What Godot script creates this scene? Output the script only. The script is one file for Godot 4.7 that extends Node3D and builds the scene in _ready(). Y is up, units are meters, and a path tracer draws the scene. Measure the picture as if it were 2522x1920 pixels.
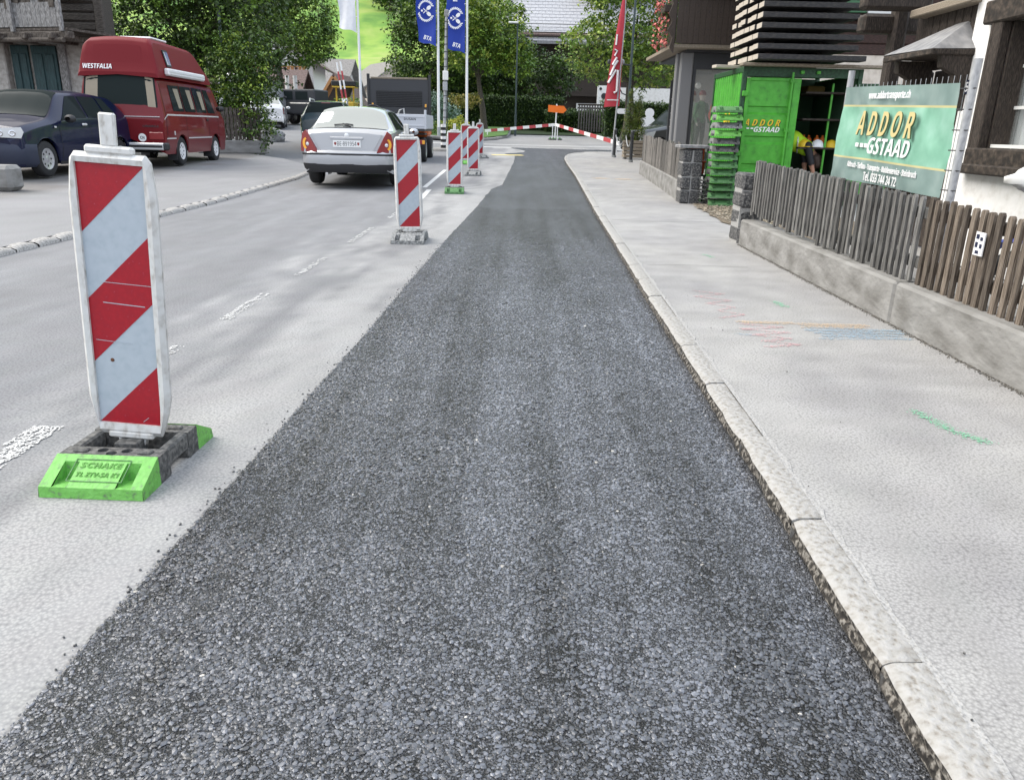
extends Node3D

# ---------------------------------------------------------------- mesh building
class B:
	extends RefCounted
	var v := PackedVector3Array()
	var n := PackedVector3Array()
	var c := PackedColorArray()
	var ix := PackedInt32Array()
	var t := Transform3D()
	var col := Color(1, 1, 1)
	var tinted := false
	func at(x: Transform3D) -> B:
		t = x
		return self
	func tint(k: Color) -> B:
		col = k
		tinted = true
		return self
	func put(p: Vector3, m: Vector3) -> int:
		v.append(t * p)
		n.append((t.basis * m).normalized())
		c.append(col)
		return v.size() - 1
	# corners counter-clockwise seen from outside
	func tri(a: Vector3, b: Vector3, d: Vector3) -> void:
		var m := (b - a).cross(d - a)
		if m.length_squared() < 1e-18:
			return
		var i := put(a, m)
		put(b, m)
		put(d, m)
		ix.append_array([i, i + 2, i + 1])
	func quad(a: Vector3, b: Vector3, d: Vector3, e: Vector3) -> void:
		var m := (d - a).cross(e - b)
		if m.length_squared() < 1e-18:
			return
		var i := put(a, m)
		put(b, m)
		put(d, m)
		put(e, m)
		ix.append_array([i, i + 2, i + 1, i, i + 3, i + 2])
	func box(o: Vector3, s: Vector3, ch := 0.0) -> B:
		var h := s * 0.5
		if ch <= 0.0:
			for a in 3:
				for g in [-1.0, 1.0]:
					var u := (a + 1) % 3
					var w := (a + 2) % 3
					var q := []
					for k in [[-1, -1], [1, -1], [1, 1], [-1, 1]]:
						var p := Vector3()
						p[a] = g * h[a]
						p[u] = k[0] * h[u]
						p[w] = k[1] * h[w]
						q.append(o + p)
					if g > 0:
						quad(q[0], q[1], q[2], q[3])
					else:
						quad(q[3], q[2], q[1], q[0])
			return self
		ch = minf(ch, 0.49 * minf(s.x, minf(s.y, s.z)))
		for a in 3:
			var u := (a + 1) % 3
			var w := (a + 2) % 3
			for g in [-1.0, 1.0]:
				var q := []
				for k in [[-1, -1], [1, -1], [1, 1], [-1, 1]]:
					var p := Vector3()
					p[a] = g * h[a]
					p[u] = k[0] * (h[u] - ch)
					p[w] = k[1] * (h[w] - ch)
					q.append(o + p)
				if g > 0:
					quad(q[0], q[1], q[2], q[3])
				else:
					quad(q[3], q[2], q[1], q[0])
			for g in [-1.0, 1.0]:
				for k in [-1.0, 1.0]:
					var q := []
					for e in [[0, -1], [0, 1], [1, 1], [1, -1]]:
						var p := Vector3()
						p[u] = g * (h[u] if e[0] == 0 else h[u] - ch)
						p[w] = k * (h[w] - ch if e[0] == 0 else h[w])
						p[a] = e[1] * (h[a] - ch)
						q.append(o + p)
					if g * k > 0:
						quad(q[3], q[2], q[1], q[0])
					else:
						quad(q[0], q[1], q[2], q[3])
		for x in [-1.0, 1.0]:
			for y in [-1.0, 1.0]:
				for z in [-1.0, 1.0]:
					var g := Vector3(x, y, z)
					var p1 := o + Vector3(h.x, h.y - ch, h.z - ch) * g
					var p2 := o + Vector3(h.x - ch, h.y, h.z - ch) * g
					var p3 := o + Vector3(h.x - ch, h.y - ch, h.z) * g
					if x * y * z > 0:
						tri(p1, p2, p3)
					else:
						tri(p3, p2, p1)
		return self
	# polygon in xy, counter-clockwise, from z0 (back) to z1 (front)
	func prism(poly: PackedVector2Array, z0: float, z1: float) -> B:
		if Geometry2D.is_polygon_clockwise(poly):
			poly = poly.duplicate()
			poly.reverse()
		var f := Geometry2D.triangulate_polygon(poly)
		for i in range(0, f.size(), 3):
			var a := poly[f[i]]
			var b := poly[f[i + 1]]
			var d := poly[f[i + 2]]
			if (b - a).cross(d - a) < 0:
				var s := b
				b = d
				d = s
			tri(Vector3(a.x, a.y, z1), Vector3(b.x, b.y, z1), Vector3(d.x, d.y, z1))
			tri(Vector3(d.x, d.y, z0), Vector3(b.x, b.y, z0), Vector3(a.x, a.y, z0))
		for i in poly.size():
			var a := poly[i]
			var b := poly[(i + 1) % poly.size()]
			quad(Vector3(a.x, a.y, z0), Vector3(b.x, b.y, z0), Vector3(b.x, b.y, z1), Vector3(a.x, a.y, z1))
		return self
	# smooth sheet of rows of points; wraps within a row if closed
	func sheet(rows: Array, closed := false, flip := false) -> B:
		var r := rows.size()
		var k: int = rows[0].size()
		var base := v.size()
		var acc := PackedVector3Array()
		acc.resize(r * k)
		var faces := PackedInt32Array()
		for i in r - 1:
			for j in (k if closed else k - 1):
				var j2 := (j + 1) % k
				for f in [[i * k + j, i * k + j2, (i + 1) * k + j2], [i * k + j, (i + 1) * k + j2, (i + 1) * k + j]]:
					var a: Vector3 = rows[f[0] / k][f[0] % k]
					var b: Vector3 = rows[f[1] / k][f[1] % k]
					var d: Vector3 = rows[f[2] / k][f[2] % k]
					var m := (b - a).cross(d - a)
					if m.length_squared() < 1e-20:
						continue
					if flip:
						m = -m
					for q in f:
						acc[q] += m
					if flip:
						faces.append_array([f[0], f[1], f[2]])
					else:
						faces.append_array([f[0], f[2], f[1]])
		for i in r:
			for j in k:
				var m := acc[i * k + j]
				put(rows[i][j], m if m.length_squared() > 1e-24 else Vector3.UP)
		for f in faces:
			ix.append(base + f)
		return self
	func tube(path: Array, rad, sides := 8, caps := true) -> B:
		var rows := []
		var up := Vector3.UP
		for i in path.size():
			var d: Vector3 = (path[mini(i + 1, path.size() - 1)] - path[maxi(i - 1, 0)]).normalized()
			if absf(d.dot(up)) > 0.95:
				up = Vector3.RIGHT if absf(d.x) < 0.9 else Vector3.BACK
			var x := d.cross(up).normalized()
			var y := x.cross(d).normalized()
			up = y
			var q: float = rad[i] if rad is Array else rad
			var row := []
			for s in sides:
				var a := TAU * s / sides
				row.append(path[i] + (x * cos(a) + y * sin(a)) * q)
			rows.append(row)
		sheet(rows, true, true)
		if caps:
			for e in [0, path.size() - 1]:
				for s in sides:
					if e == 0:
						tri(path[0], rows[0][s], rows[0][(s + 1) % sides])
					else:
						tri(path[e], rows[e][(s + 1) % sides], rows[e][s])
		return self
	# profile of (radius, height) turned about y
	func lathe(prof: Array, sides := 16, hard := false) -> B:
		var rows := []
		for p in prof:
			var row := []
			for s in sides:
				var a := TAU * s / sides
				row.append(Vector3(cos(a) * p.x, p.y, sin(a) * p.x))
			rows.append(row)
		if hard:
			for i in rows.size() - 1:
				sheet([rows[i], rows[i + 1]], true, true)
		else:
			sheet(rows, true, true)
		return self
	func mesh() -> ArrayMesh:
		var a := []
		a.resize(Mesh.ARRAY_MAX)
		a[Mesh.ARRAY_VERTEX] = v
		a[Mesh.ARRAY_NORMAL] = n
		if tinted:
			a[Mesh.ARRAY_COLOR] = c
		a[Mesh.ARRAY_INDEX] = ix
		var m := ArrayMesh.new()
		m.add_surface_from_arrays(Mesh.PRIMITIVE_TRIANGLES, a)
		return m

# ---------------------------------------------------------------- naming and placing
var taken := {}
func numbered(called: String) -> String:
	var k: int = taken.get(called, 0)
	taken[called] = k + 1
	return called if k == 0 else "%s_%03d" % [called, k]
func tag(o: Node, label: String, category: String, group := "") -> Node:
	o.set_meta("label", label)
	o.set_meta("category", category)
	if group != "":
		o.set_meta("group", group)
	return o
func thing(called: String, label: String, category: String, at := Vector3.ZERO, turn := 0.0, group := "") -> Node3D:
	var o := Node3D.new()
	o.name = numbered(called)
	add_child(o)
	o.position = at
	o.rotation.y = turn
	tag(o, label, category, group)
	return o
func part(parent: Node, called: String, b, m: Material, x := Transform3D()) -> MeshInstance3D:
	var o := MeshInstance3D.new()
	o.name = called
	o.mesh = b.mesh() if b is B else b
	o.material_override = m
	o.transform = x
	parent.add_child(o, true)
	return o
func solo(called: String, b, m: Material, label: String, category: String, at := Vector3.ZERO, turn := 0.0, group := "") -> MeshInstance3D:
	var o := part(self, numbered(called), b, m)
	o.position = at
	o.rotation.y = turn
	tag(o, label, category, group)
	return o
func struct(called: String, b, m: Material) -> MeshInstance3D:
	var o := part(self, numbered(called), b, m)
	o.set_meta("kind", "structure")
	return o
func copy_of(o: Node3D, at: Vector3, turn: float, label := "") -> Node3D:
	var c: Node3D = o.duplicate()
	var base: String = o.name
	if base.substr(base.length() - 4, 1) == "_":
		base = base.substr(0, base.length() - 4)
	c.name = numbered(base)
	add_child(c)
	c.position = at
	c.rotation.y = turn
	if label != "":
		c.set_meta("label", label)
	return c
func scatter(parent: Node, called: String, mesh: Mesh, m: Material, xs: Array, cols := PackedColorArray(), stuff := true) -> MultiMeshInstance3D:
	var mm := MultiMesh.new()
	mm.transform_format = MultiMesh.TRANSFORM_3D
	mm.use_colors = cols.size() > 0
	mm.mesh = mesh
	mm.instance_count = xs.size()
	for i in xs.size():
		mm.set_instance_transform(i, xs[i])
		if cols.size() > 0:
			mm.set_instance_color(i, cols[i])
	var o := MultiMeshInstance3D.new()
	o.name = called
	o.multimesh = mm
	o.material_override = m
	parent.add_child(o, true)
	if stuff:
		o.set_meta("kind", "stuff")
	return o
func xf(p: Vector3, ry := 0.0, rx := 0.0, rz := 0.0) -> Transform3D:
	return Transform3D(Basis.from_euler(Vector3(rx, ry, rz)), p)
# flat lettering: height = letter height in metres, centred
func lettering(parent: Node, called: String, s: String, height: float, wide: float, m: Material, x: Transform3D, slant := 0.0, bold := true, deep := 0.004) -> MeshInstance3D:
	var f := SystemFont.new()
	f.font_names = PackedStringArray(["Droid Sans"])
	f.font_weight = 700 if bold else 400
	var tm := TextMesh.new()
	tm.font = f
	tm.text = s
	tm.font_size = 64
	tm.pixel_size = 0.01
	tm.depth = 0.02
	tm.curve_step = 1.0
	var bb := tm.get_aabb()
	var am := ArrayMesh.new()
	am.add_surface_from_arrays(Mesh.PRIMITIVE_TRIANGLES, tm.get_mesh_arrays())
	var o := MeshInstance3D.new()
	o.name = called
	o.mesh = am
	o.material_override = m
	var k := height / bb.size.y
	var kx := wide / bb.size.x if wide > 0 else k
	var bs := Basis(Vector3(kx, 0, 0), Vector3(slant * k, k, 0), Vector3(0, 0, deep / 0.02))
	o.transform = x * Transform3D(bs, Vector3.ZERO) * Transform3D(Basis(), -bb.get_center())
	parent.add_child(o, true)
	return o

# ---------------------------------------------------------------- materials
var M := {}
var reliefs := {}
func lin(r: float, g: float, b: float) -> Color:
	return Color(r, g, b).linear_to_srgb()
func plain(key: String, r: float, g: float, b: float, rough := 0.6, metal := 0.0) -> StandardMaterial3D:
	var m := StandardMaterial3D.new()
	m.resource_name = key
	m.albedo_color = lin(r, g, b)
	m.roughness = rough
	m.metallic = metal
	M[key] = m
	return m
func noise_tex(freq: float, kind: int, octaves: int, ramp: Array, size := 512, sd := 1, normal := 0.0) -> NoiseTexture2D:
	var f := FastNoiseLite.new()
	f.seed = sd
	f.noise_type = kind as FastNoiseLite.NoiseType
	f.frequency = freq
	f.fractal_octaves = octaves
	if octaves <= 1:
		f.fractal_type = FastNoiseLite.FRACTAL_NONE
	var t := NoiseTexture2D.new()
	t.width = size
	t.height = size
	t.seamless = true
	t.noise = f
	if ramp.size() > 0:
		var g := Gradient.new()
		var off := PackedFloat32Array()
		var cs := PackedColorArray()
		for r in ramp:
			off.append(r[0])
			cs.append(lin(r[1], r[2], r[3]))
		g.offsets = off
		g.colors = cs
		t.color_ramp = g
	return t
# surface with a noise colour; tile = metres a tile spans along x, y, z
func noisy(key: String, ramp: Array, freq: float, octaves: int, tile: Vector3, rough: float, relief := 0.0, world := false, kind := 0, size := 512, sd := 1) -> StandardMaterial3D:
	var m := StandardMaterial3D.new()
	m.resource_name = key
	m.albedo_texture = noise_tex(freq, kind, octaves, ramp, size, sd)
	m.roughness = rough
	m.uv1_triplanar = true
	m.uv1_world_triplanar = world
	m.uv1_scale = Vector3(1.0 / tile.x, 1.0 / tile.y, 1.0 / tile.z)
	if relief != 0.0:
		m.heightmap_enabled = true
		var key2 := "%s %d %d %d" % [("%.3f" % freq) if size > 512 else "any", kind if size > 512 else 0, size, sd if size > 512 else 0]
		if not reliefs.has(key2):
			reliefs[key2] = noise_tex(freq if size > 512 else 0.035, kind, octaves, [], size, sd)
		m.heightmap_texture = reliefs[key2]
		m.heightmap_scale = relief
	M[key] = m
	return m
func glass(key: String, r: float, g: float, b: float, a: float) -> StandardMaterial3D:
	var m := plain(key, r, g, b, 0.03)
	m.albedo_color.a = a
	m.transparency = BaseMaterial3D.TRANSPARENCY_ALPHA
	m.metallic_specular = 0.6
	return m
func paint(key: String, r: float, g: float, b: float, rough := 0.3, coat := 1.0) -> StandardMaterial3D:
	var m := plain(key, r, g, b, rough)
	m.clearcoat_enabled = coat > 0
	m.clearcoat = coat
	m.clearcoat_roughness = 0.04
	return m

var rng := RandomNumberGenerator.new()
func rnd(a: float, b: float) -> float:
	return rng.randf_range(a, b)
var fn := FastNoiseLite.new()

# height of the road surface
func gy(x: float, z: float) -> float:
	var d := -z
	return 0.0165 * maxf(0.0, d - 13.0) + 0.02 * maxf(0.0, d - 36.0) + 0.45 * smoothstep(24.0, 38.0, d) * smoothstep(5.0, 9.0, -x)
func on(x: float, z: float, h := 0.0) -> Vector3:
	return Vector3(x, gy(x, z) + h, z)

func camera_and_light() -> void:
	var cam := Camera3D.new()
	cam.name = "camera"
	cam.fov = 53.61
	cam.near = 0.05
	cam.far = 1500.0
	cam.transform = Transform3D(Basis(Vector3.RIGHT, deg_to_rad(-18.7)) * Basis(Vector3.BACK, deg_to_rad(1.4)), Vector3(0, 1.28, 0))
	cam.current = true
	add_child(cam)
	var sky := ProceduralSkyMaterial.new()
	sky.sky_top_color = Color(0.79, 0.84, 0.915)
	sky.sky_horizon_color = Color(0.86, 0.87, 0.89)
	sky.sky_curve = 0.2
	sky.ground_bottom_color = Color(0.35, 0.35, 0.34)
	sky.ground_horizon_color = Color(0.6, 0.6, 0.6)
	sky.sun_angle_max = 1.0
	var env := Environment.new()
	env.background_mode = Environment.BG_SKY
	env.sky = Sky.new()
	env.sky.sky_material = sky
	env.background_energy_multiplier = 0.8
	env.tonemap_mode = Environment.TONE_MAPPER_LINEAR
	env.tonemap_exposure = 2.95
	env.sdfgi_enabled = true
	env.ssao_enabled = true
	env.ssil_enabled = true
	var we := WorldEnvironment.new()
	we.name = "world"
	we.environment = env
	add_child(we)
	var sun := DirectionalLight3D.new()
	sun.name = "sun"
	sun.light_color = Color(1.0, 0.985, 0.965)
	sun.light_energy = 0.5
	sun.light_angular_distance = 50.0
	sun.shadow_enabled = true
	sun.transform = Transform3D(Basis.looking_at(Vector3(0.66, -0.74, 0.12).normalized(), Vector3.UP), Vector3(0, 30, 0))
	add_child(sun)

# front top edge of the kerb on the right, as (distance ahead, x)
const KERB := [[-4.0, 0.74], [1.2, 0.885], [3.0, 0.95], [5.75, 1.025], [13.6, 1.28], [20.0, 1.46], [25.0, 1.54], [28.0, 1.62], [30.0, 1.76], [31.5, 1.96], [32.8, 2.3], [33.8, 2.85], [34.5, 3.6], [34.9, 4.6]]
func kerb_x(d: float) -> float:
	for i in KERB.size() - 1:
		if d <= KERB[i + 1][0]:
			return lerpf(KERB[i][1], KERB[i + 1][1], clampf((d - KERB[i][0]) / (KERB[i + 1][0] - KERB[i][0]), 0, 1))
	return 4.6
const EDGE := [[-4.0, -1.12], [1.3, -1.085], [2.14, -1.05], [3.13, -1.01], [4.76, -0.95], [6.09, -0.92], [8.17, -0.865], [9.75, -0.817], [12.04, -0.729], [14.12, -0.65], [16.77, -0.53], [17.87, -0.33], [22.0, -0.23], [27.0, -0.12], [31.0, -0.1], [32.0, -0.45], [32.6, -0.55], [33.2, -0.1], [34.0, 0.25], [35.5, 0.35], [36.5, 0.1], [37.3, -0.3]]
func edge_x(d: float) -> float:
	for i in EDGE.size() - 1:
		if d <= EDGE[i + 1][0]:
			return lerpf(EDGE[i][1], EDGE[i + 1][1], clampf((d - EDGE[i][0]) / (EDGE[i + 1][0] - EDGE[i][0]), 0, 1))
	return -0.3

func setting_materials() -> void:
	# old carriageway: pale worn asphalt
	var m := noisy("old_asphalt", [[0.0, 1.0, 1.0, 1.0], [0.22, 1.0, 1.0, 0.99], [0.4, 0.82, 0.82, 0.82], [0.6, 0.72, 0.72, 0.73], [1.0, 0.5, 0.5, 0.52]], 0.1, 2, Vector3(2.6, 2.6, 2.6), 0.85, 0.0, true, FastNoiseLite.TYPE_CELLULAR, 2048, 3)
	m.vertex_color_use_as_albedo = true
	m = noisy("walk_asphalt", [[0.0, 1.0, 1.0, 1.0], [0.2, 1.0, 0.995, 0.985], [0.38, 0.83, 0.825, 0.815], [0.6, 0.7, 0.695, 0.69], [1.0, 0.44, 0.435, 0.43]], 0.1, 2, Vector3(2.2, 2.2, 2.2), 0.85, -0.08, true, FastNoiseLite.TYPE_CELLULAR, 2048, 5)
	m.vertex_color_use_as_albedo = true
	m = noisy("fresh_asphalt", [[0.0, 0.012, 0.012, 0.014], [0.4, 0.025, 0.027, 0.031], [0.52, 0.08, 0.085, 0.096], [0.7, 0.155, 0.163, 0.184], [1.0, 0.22, 0.23, 0.26]], 0.11, 3, Vector3(1.9, 1.9, 1.9), 0.42, 0.8, true, FastNoiseLite.TYPE_SIMPLEX, 2048, 7)
	m.vertex_color_use_as_albedo = true
	m = plain("asphalt_stone", 1, 1, 1, 0.36)
	m.metallic_specular = 0.65
	m.vertex_color_use_as_albedo = true
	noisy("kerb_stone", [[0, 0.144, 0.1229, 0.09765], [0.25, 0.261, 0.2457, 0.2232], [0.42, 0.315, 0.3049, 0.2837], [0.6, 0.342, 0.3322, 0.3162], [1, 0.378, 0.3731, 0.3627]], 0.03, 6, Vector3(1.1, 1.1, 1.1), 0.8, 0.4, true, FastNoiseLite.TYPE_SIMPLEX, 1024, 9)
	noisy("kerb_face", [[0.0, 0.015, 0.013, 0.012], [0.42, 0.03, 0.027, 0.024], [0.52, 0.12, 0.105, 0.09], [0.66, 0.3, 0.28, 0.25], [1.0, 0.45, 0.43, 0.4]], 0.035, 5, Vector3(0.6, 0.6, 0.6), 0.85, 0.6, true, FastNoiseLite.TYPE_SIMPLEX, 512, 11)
	noisy("left_kerb", [[0.0, 0.12, 0.11, 0.1], [0.4, 0.3, 0.29, 0.27], [0.7, 0.42, 0.4, 0.38], [1.0, 0.5, 0.48, 0.45]], 0.04, 4, Vector3(0.8, 0.8, 0.8), 0.85, 0.3, true, FastNoiseLite.TYPE_SIMPLEX, 512, 12)
	noisy("concrete", [[0.0, 0.13, 0.125, 0.115], [0.35, 0.2, 0.195, 0.185], [0.6, 0.235, 0.23, 0.22], [0.8, 0.27, 0.265, 0.255], [1.0, 0.32, 0.315, 0.305]], 0.008, 6, Vector3(2.2, 1.1, 2.2), 0.85, 0.4, true, FastNoiseLite.TYPE_SIMPLEX, 512, 13)
	noisy("mortar", [[0.0, 0.2, 0.195, 0.185], [0.5, 0.34, 0.335, 0.325], [1.0, 0.4, 0.395, 0.385]], 0.06, 4, Vector3(0.5, 0.5, 0.5), 0.9, 0.4, true, FastNoiseLite.TYPE_SIMPLEX, 512, 15)
	noisy("line_paint", [[0.0, 0.42, 0.42, 0.41], [0.5, 0.55, 0.55, 0.54], [1.0, 0.66, 0.66, 0.65]], 0.1, 3, Vector3(0.4, 0.4, 0.4), 0.7, 0.0, true)
	noisy("yellow_paint", [[0.0, 0.6, 0.45, 0.1], [0.5, 0.75, 0.6, 0.2], [1.0, 0.7, 0.62, 0.35]], 0.1, 3, Vector3(0.6, 0.6, 0.6), 0.7, 0.0, true)
	noisy("dirt", [[0.0, 0.03, 0.022, 0.014], [0.4, 0.1, 0.075, 0.05], [0.6, 0.2, 0.16, 0.11], [1.0, 0.4, 0.35, 0.28]], 0.05, 5, Vector3(0.6, 0.6, 0.6), 0.95, 1.0, true)
	noisy("grass", [[0.0, 0.03, 0.07, 0.015], [0.5, 0.07, 0.16, 0.03], [1.0, 0.13, 0.24, 0.06]], 0.05, 4, Vector3(2, 2, 2), 0.9, 1.0, true)

func stone_mesh(sd: int, flat := 0.6) -> ArrayMesh:
	var r := RandomNumberGenerator.new()
	r.seed = sd
	var p := []
	var g := (1.0 + sqrt(5.0)) / 2.0
	for q in [[-1, g, 0], [1, g, 0], [-1, -g, 0], [1, -g, 0], [0, -1, g], [0, 1, g], [0, -1, -g], [0, 1, -g], [g, 0, -1], [g, 0, 1], [-g, 0, -1], [-g, 0, 1]]:
		p.append(Vector3(q[0], q[1] * flat, q[2]).normalized() * Vector3(1, flat, 1) * r.randf_range(0.72, 1.15))
	var b := B.new()
	for f in [[0, 11, 5], [0, 5, 1], [0, 1, 7], [0, 7, 10], [0, 10, 11], [1, 5, 9], [5, 11, 4], [11, 10, 2], [10, 7, 6], [7, 1, 8], [3, 9, 4], [3, 4, 2], [3, 2, 6], [3, 6, 8], [3, 8, 9], [4, 9, 5], [2, 4, 11], [6, 2, 10], [8, 6, 7], [9, 8, 1]]:
		b.tri(p[f[0]], p[f[1]], p[f[2]])
	return b.mesh()

func ground_sheet(b: B, d0: float, d1: float, dd: float, left: Callable, right: Callable, k: int, h: float, tone: Callable) -> void:
	var rows := []
	var d := d0
	var base := b.v.size()
	var cnt := 0
	while d < d1 + dd * 0.5:
		var row := []
		var xl: float = left.call(d)
		var xr: float = right.call(d)
		for j in k + 1:
			var x := lerpf(xl, xr, float(j) / k)
			row.append(Vector3(x, gy(x, -d) + h, -d))
		rows.append(row)
		d += dd
	b.tinted = true
	b.sheet(rows, false, false)
	for i in range(base, b.v.size()):
		b.c[i] = tone.call(b.v[i].x, -b.v[i].z)

func road_tone(x: float, d: float) -> Color:
	# pale milling dust beside the new strip, darker wheel tracks, patches
	var n1 := fn.get_noise_2d(x * 26.0, d * 2.2)
	var n2 := fn.get_noise_2d(x * 60.0 + 300.0, d * 9.0)
	var n3 := fn.get_noise_2d(x * 120.0, d * 40.0 + 77.0)
	var base := Color(0.215, 0.217, 0.224)
	var dust := Color(0.335, 0.333, 0.327)
	var e := edge_x(d)
	var k := (x - (e - 0.95)) / 0.9 + n1 * 0.9 + n2 * 0.5 + n3 * 0.4
	k = smoothstep(-0.35, 0.8, k)
	if x < e - 2.2:
		k *= 0.35
	var c := base.lerp(dust, k * 0.9)
	var s := 1.0 + 0.16 * n1 + 0.14 * n2 + 0.12 * n3
	# older darker mend left of the line
	return Color(c.r * s, c.g * s, c.b * s)

func walk_tone(x: float, d: float) -> Color:
	var n1 := fn.get_noise_2d(x * 12.0 + 50.0, d * 8.0)
	var n2 := fn.get_noise_2d(x * 55.0 + 10.0, d * 45.0)
	var n3 := fn.get_noise_2d(x * 20.0 + 210.0, d * 90.0)
	var s := 1.0 + 0.2 * n1 + 0.16 * n2 + 0.14 * n3
	var c := Color(0.35, 0.346, 0.341)
	return Color(c.r * s, c.g * s, c.b * s * (1.0 - 0.03 * n1))

func fresh_tone(x: float, d: float) -> Color:
	var streak := fn.get_noise_2d(x * 75.0 + 900.0, d * 1.6)
	var n1 := fn.get_noise_2d(x * 25.0, d * 9.0 + 400.0)
	var s := 1.0
	if d <= 13.25:
		s = clampf(0.52 + 0.5 * streak + 0.25 * n1 + 0.5 * fn.get_noise_2d(x * 170.0, d * 120.0), 0.06, 1.0)
	elif d > 13.2:
		s = clampf(0.74 + 0.35 * n1 + 0.3 * streak + 0.2 * fn.get_noise_2d(x * 160.0, d * 90.0), 0.2, 1.0)
	return Color(s, s, s)

func build_setting() -> void:
	setting_materials()
	fn.seed = 5
	fn.frequency = 0.05
	fn.fractal_octaves = 3
	# the carriageway and everything paved beyond it
	var b := B.new()
	ground_sheet(b, -4.0, 16.0, 0.1, func(_d): return -6.0, edge_x, 50, 0.0, road_tone)
	ground_sheet(b, 16.0, 38.0, 0.25, func(_d): return -6.0, edge_x, 36, 0.0, road_tone)
	struct("road", b, M.old_asphalt)
	b = B.new()
	ground_sheet(b, -4.0, 38.0, 1.0, func(_d): return -60.0, func(_d): return -6.0, 40, 0.0, road_tone)
	ground_sheet(b, 37.2, 130.0, 1.2, func(_d): return -90.0, func(_d): return 90.0, 90, -0.004, road_tone)
	ground_sheet(b, -4.0, 38.0, 1.0, edge_x, func(_d): return 90.0, 60, -0.03, road_tone)
	struct("ground", b, M.old_asphalt)
	# the freshly laid strip
	b = B.new()
	ground_sheet(b, 0.6, 6.2, 0.03, func(d): return edge_x(d) + 0.012 * fn.get_noise_1d(d * 330.0), func(d): return kerb_x(d) + 0.03, 64, 0.008, fresh_tone)
	struct("fresh_asphalt_strip", b, M.fresh_asphalt)
	b = B.new()
	ground_sheet(b, 6.2, 13.3, 0.08, func(d): return edge_x(d) + 0.012 * fn.get_noise_1d(d * 330.0), func(d): return kerb_x(d) + 0.03, 40, 0.008, fresh_tone)
	struct("fresh_asphalt_strip", b, M.fresh_asphalt)
	b = B.new()
	ground_sheet(b, 13.3, 38.0, 0.2, func(d): return edge_x(d) + 0.04 * fn.get_noise_1d(d * 160.0), func(d): return kerb_x(d) + 0.03, 24, 0.004, fresh_tone)
	ground_sheet(b, 34.9, 37.6, 0.3, func(_d): return 4.5, func(d): return 4.8 + 30.0 * smoothstep(34.0, 35.4, d), 6, 0.004, fresh_tone)
	struct("fresh_asphalt_apron", b, M.fresh_asphalt)
	# loose-packed chippings of the new surface
	rng.seed = 11
	var variants := [stone_mesh(1, 0.55), stone_mesh(2, 0.6), stone_mesh(3, 0.5), stone_mesh(4, 0.7)]
	var lots := [[], [], [], []]
	var cols := [PackedColorArray(), PackedColorArray(), PackedColorArray(), PackedColorArray()]
	for zone in [[1.05, 2.6, 36000.0, 0.0043], [2.6, 4.2, 26000.0, 0.0048], [4.2, 10.5, 15000.0, 0.0055]]:
		var cnt := int((zone[1] - zone[0]) * 2.05 * zone[2])
		for i in cnt:
			var d := rnd(zone[0], zone[1])
			if d > 5.0 and rng.randf() > (10.5 - d) / 5.5:
				continue
			var xl := edge_x(d) - 0.008 * absf(rng.randfn())
			var xr := kerb_x(d) + 0.01
			var x := rnd(xl, xr)
			var n1 := fn.get_noise_2d(x * 30.0, d * 30.0 + 130.0)
			var r: float = zone[3] * (rnd(0.5, 1.05) if rng.randf() < 0.8 else rnd(1.1, 1.7)) * (1.0 + 0.25 * n1)
			var k := rng.randi() % 4
			var bs := Basis.from_euler(Vector3(rnd(-0.2, 0.2), rnd(0, TAU), rnd(-0.2, 0.2))) * Basis.from_scale(Vector3(r * rnd(0.9, 1.5), r * rnd(0.6, 0.95), r))
			lots[k].append(Transform3D(bs, Vector3(x, gy(x, -d) + 0.007 + rnd(-0.45, 0.4) * r, -d)))
			var t := clampf(1.0 + 0.85 * fn.get_noise_2d(x * 75.0 + 900.0, d * 1.6) + 0.4 * fn.get_noise_2d(x * 25.0, d * 9.0 + 400.0), 0.2, 2.0)
			var g := 0.088 * maxf(0.25, 0.3 + 0.7 * t) * rnd(0.35, 1.7)
			if rng.randf() < 0.0012:
				g = rnd(0.25, 0.5)
				cols[k].append(Color(g, g * 0.95, g * 0.86))
			else:
				cols[k].append(Color(g * 0.91, g * 0.975, g * 1.13))
	for k in 4:
		var o := scatter(self, numbered("asphalt_chippings"), variants[k], M.asphalt_stone, lots[k], cols[k])
		tag(o, "dark angular chippings packed in the freshly laid black asphalt strip", "chippings", "chippings of the new asphalt")
	# pavement on the right and its kerb
	b = B.new()
	ground_sheet(b, -4.0, 12.0, 0.1, func(d): return kerb_x(d) + 0.108, func(d): return 2.62 if d < 9.35 else 3.3, 20, 0.088, walk_tone)
	ground_sheet(b, 12.0, 34.8, 0.25, func(d): return kerb_x(d) + 0.108, func(d): return maxf(3.3, kerb_x(d) + 0.2), 16, 0.088, walk_tone)
	ground_sheet(b, -4.0, 9.3, 0.6, func(_d): return 2.7, func(_d): return 30.0, 30, 0.086, walk_tone)
	ground_sheet(b, 9.3, 12.3, 0.6, func(_d): return 3.28, func(_d): return 30.0, 30, 0.086, walk_tone)
	ground_sheet(b, 12.0, 34.8, 0.6, func(d): return maxf(3.3, kerb_x(d) + 0.2), func(_d): return 30.0, 30, 0.088, walk_tone)
	struct("pavement", b, M.walk_asphalt)
	var kerb := Node3D.new()
	kerb.name = "kerb"
	add_child(kerb)
	kerb.set_meta("kind", "structure")
	var d := -2.05
	var joints := PackedFloat32Array()
	while d < 33.5:
		joints.append(d)
		d += 0.72 if d < 28 else 0.45
	rng.seed = 21
	for i in joints.size() - 1:
		kerb_piece(kerb, joints[i] + 0.004, joints[i + 1] - 0.004, 0.09)
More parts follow.
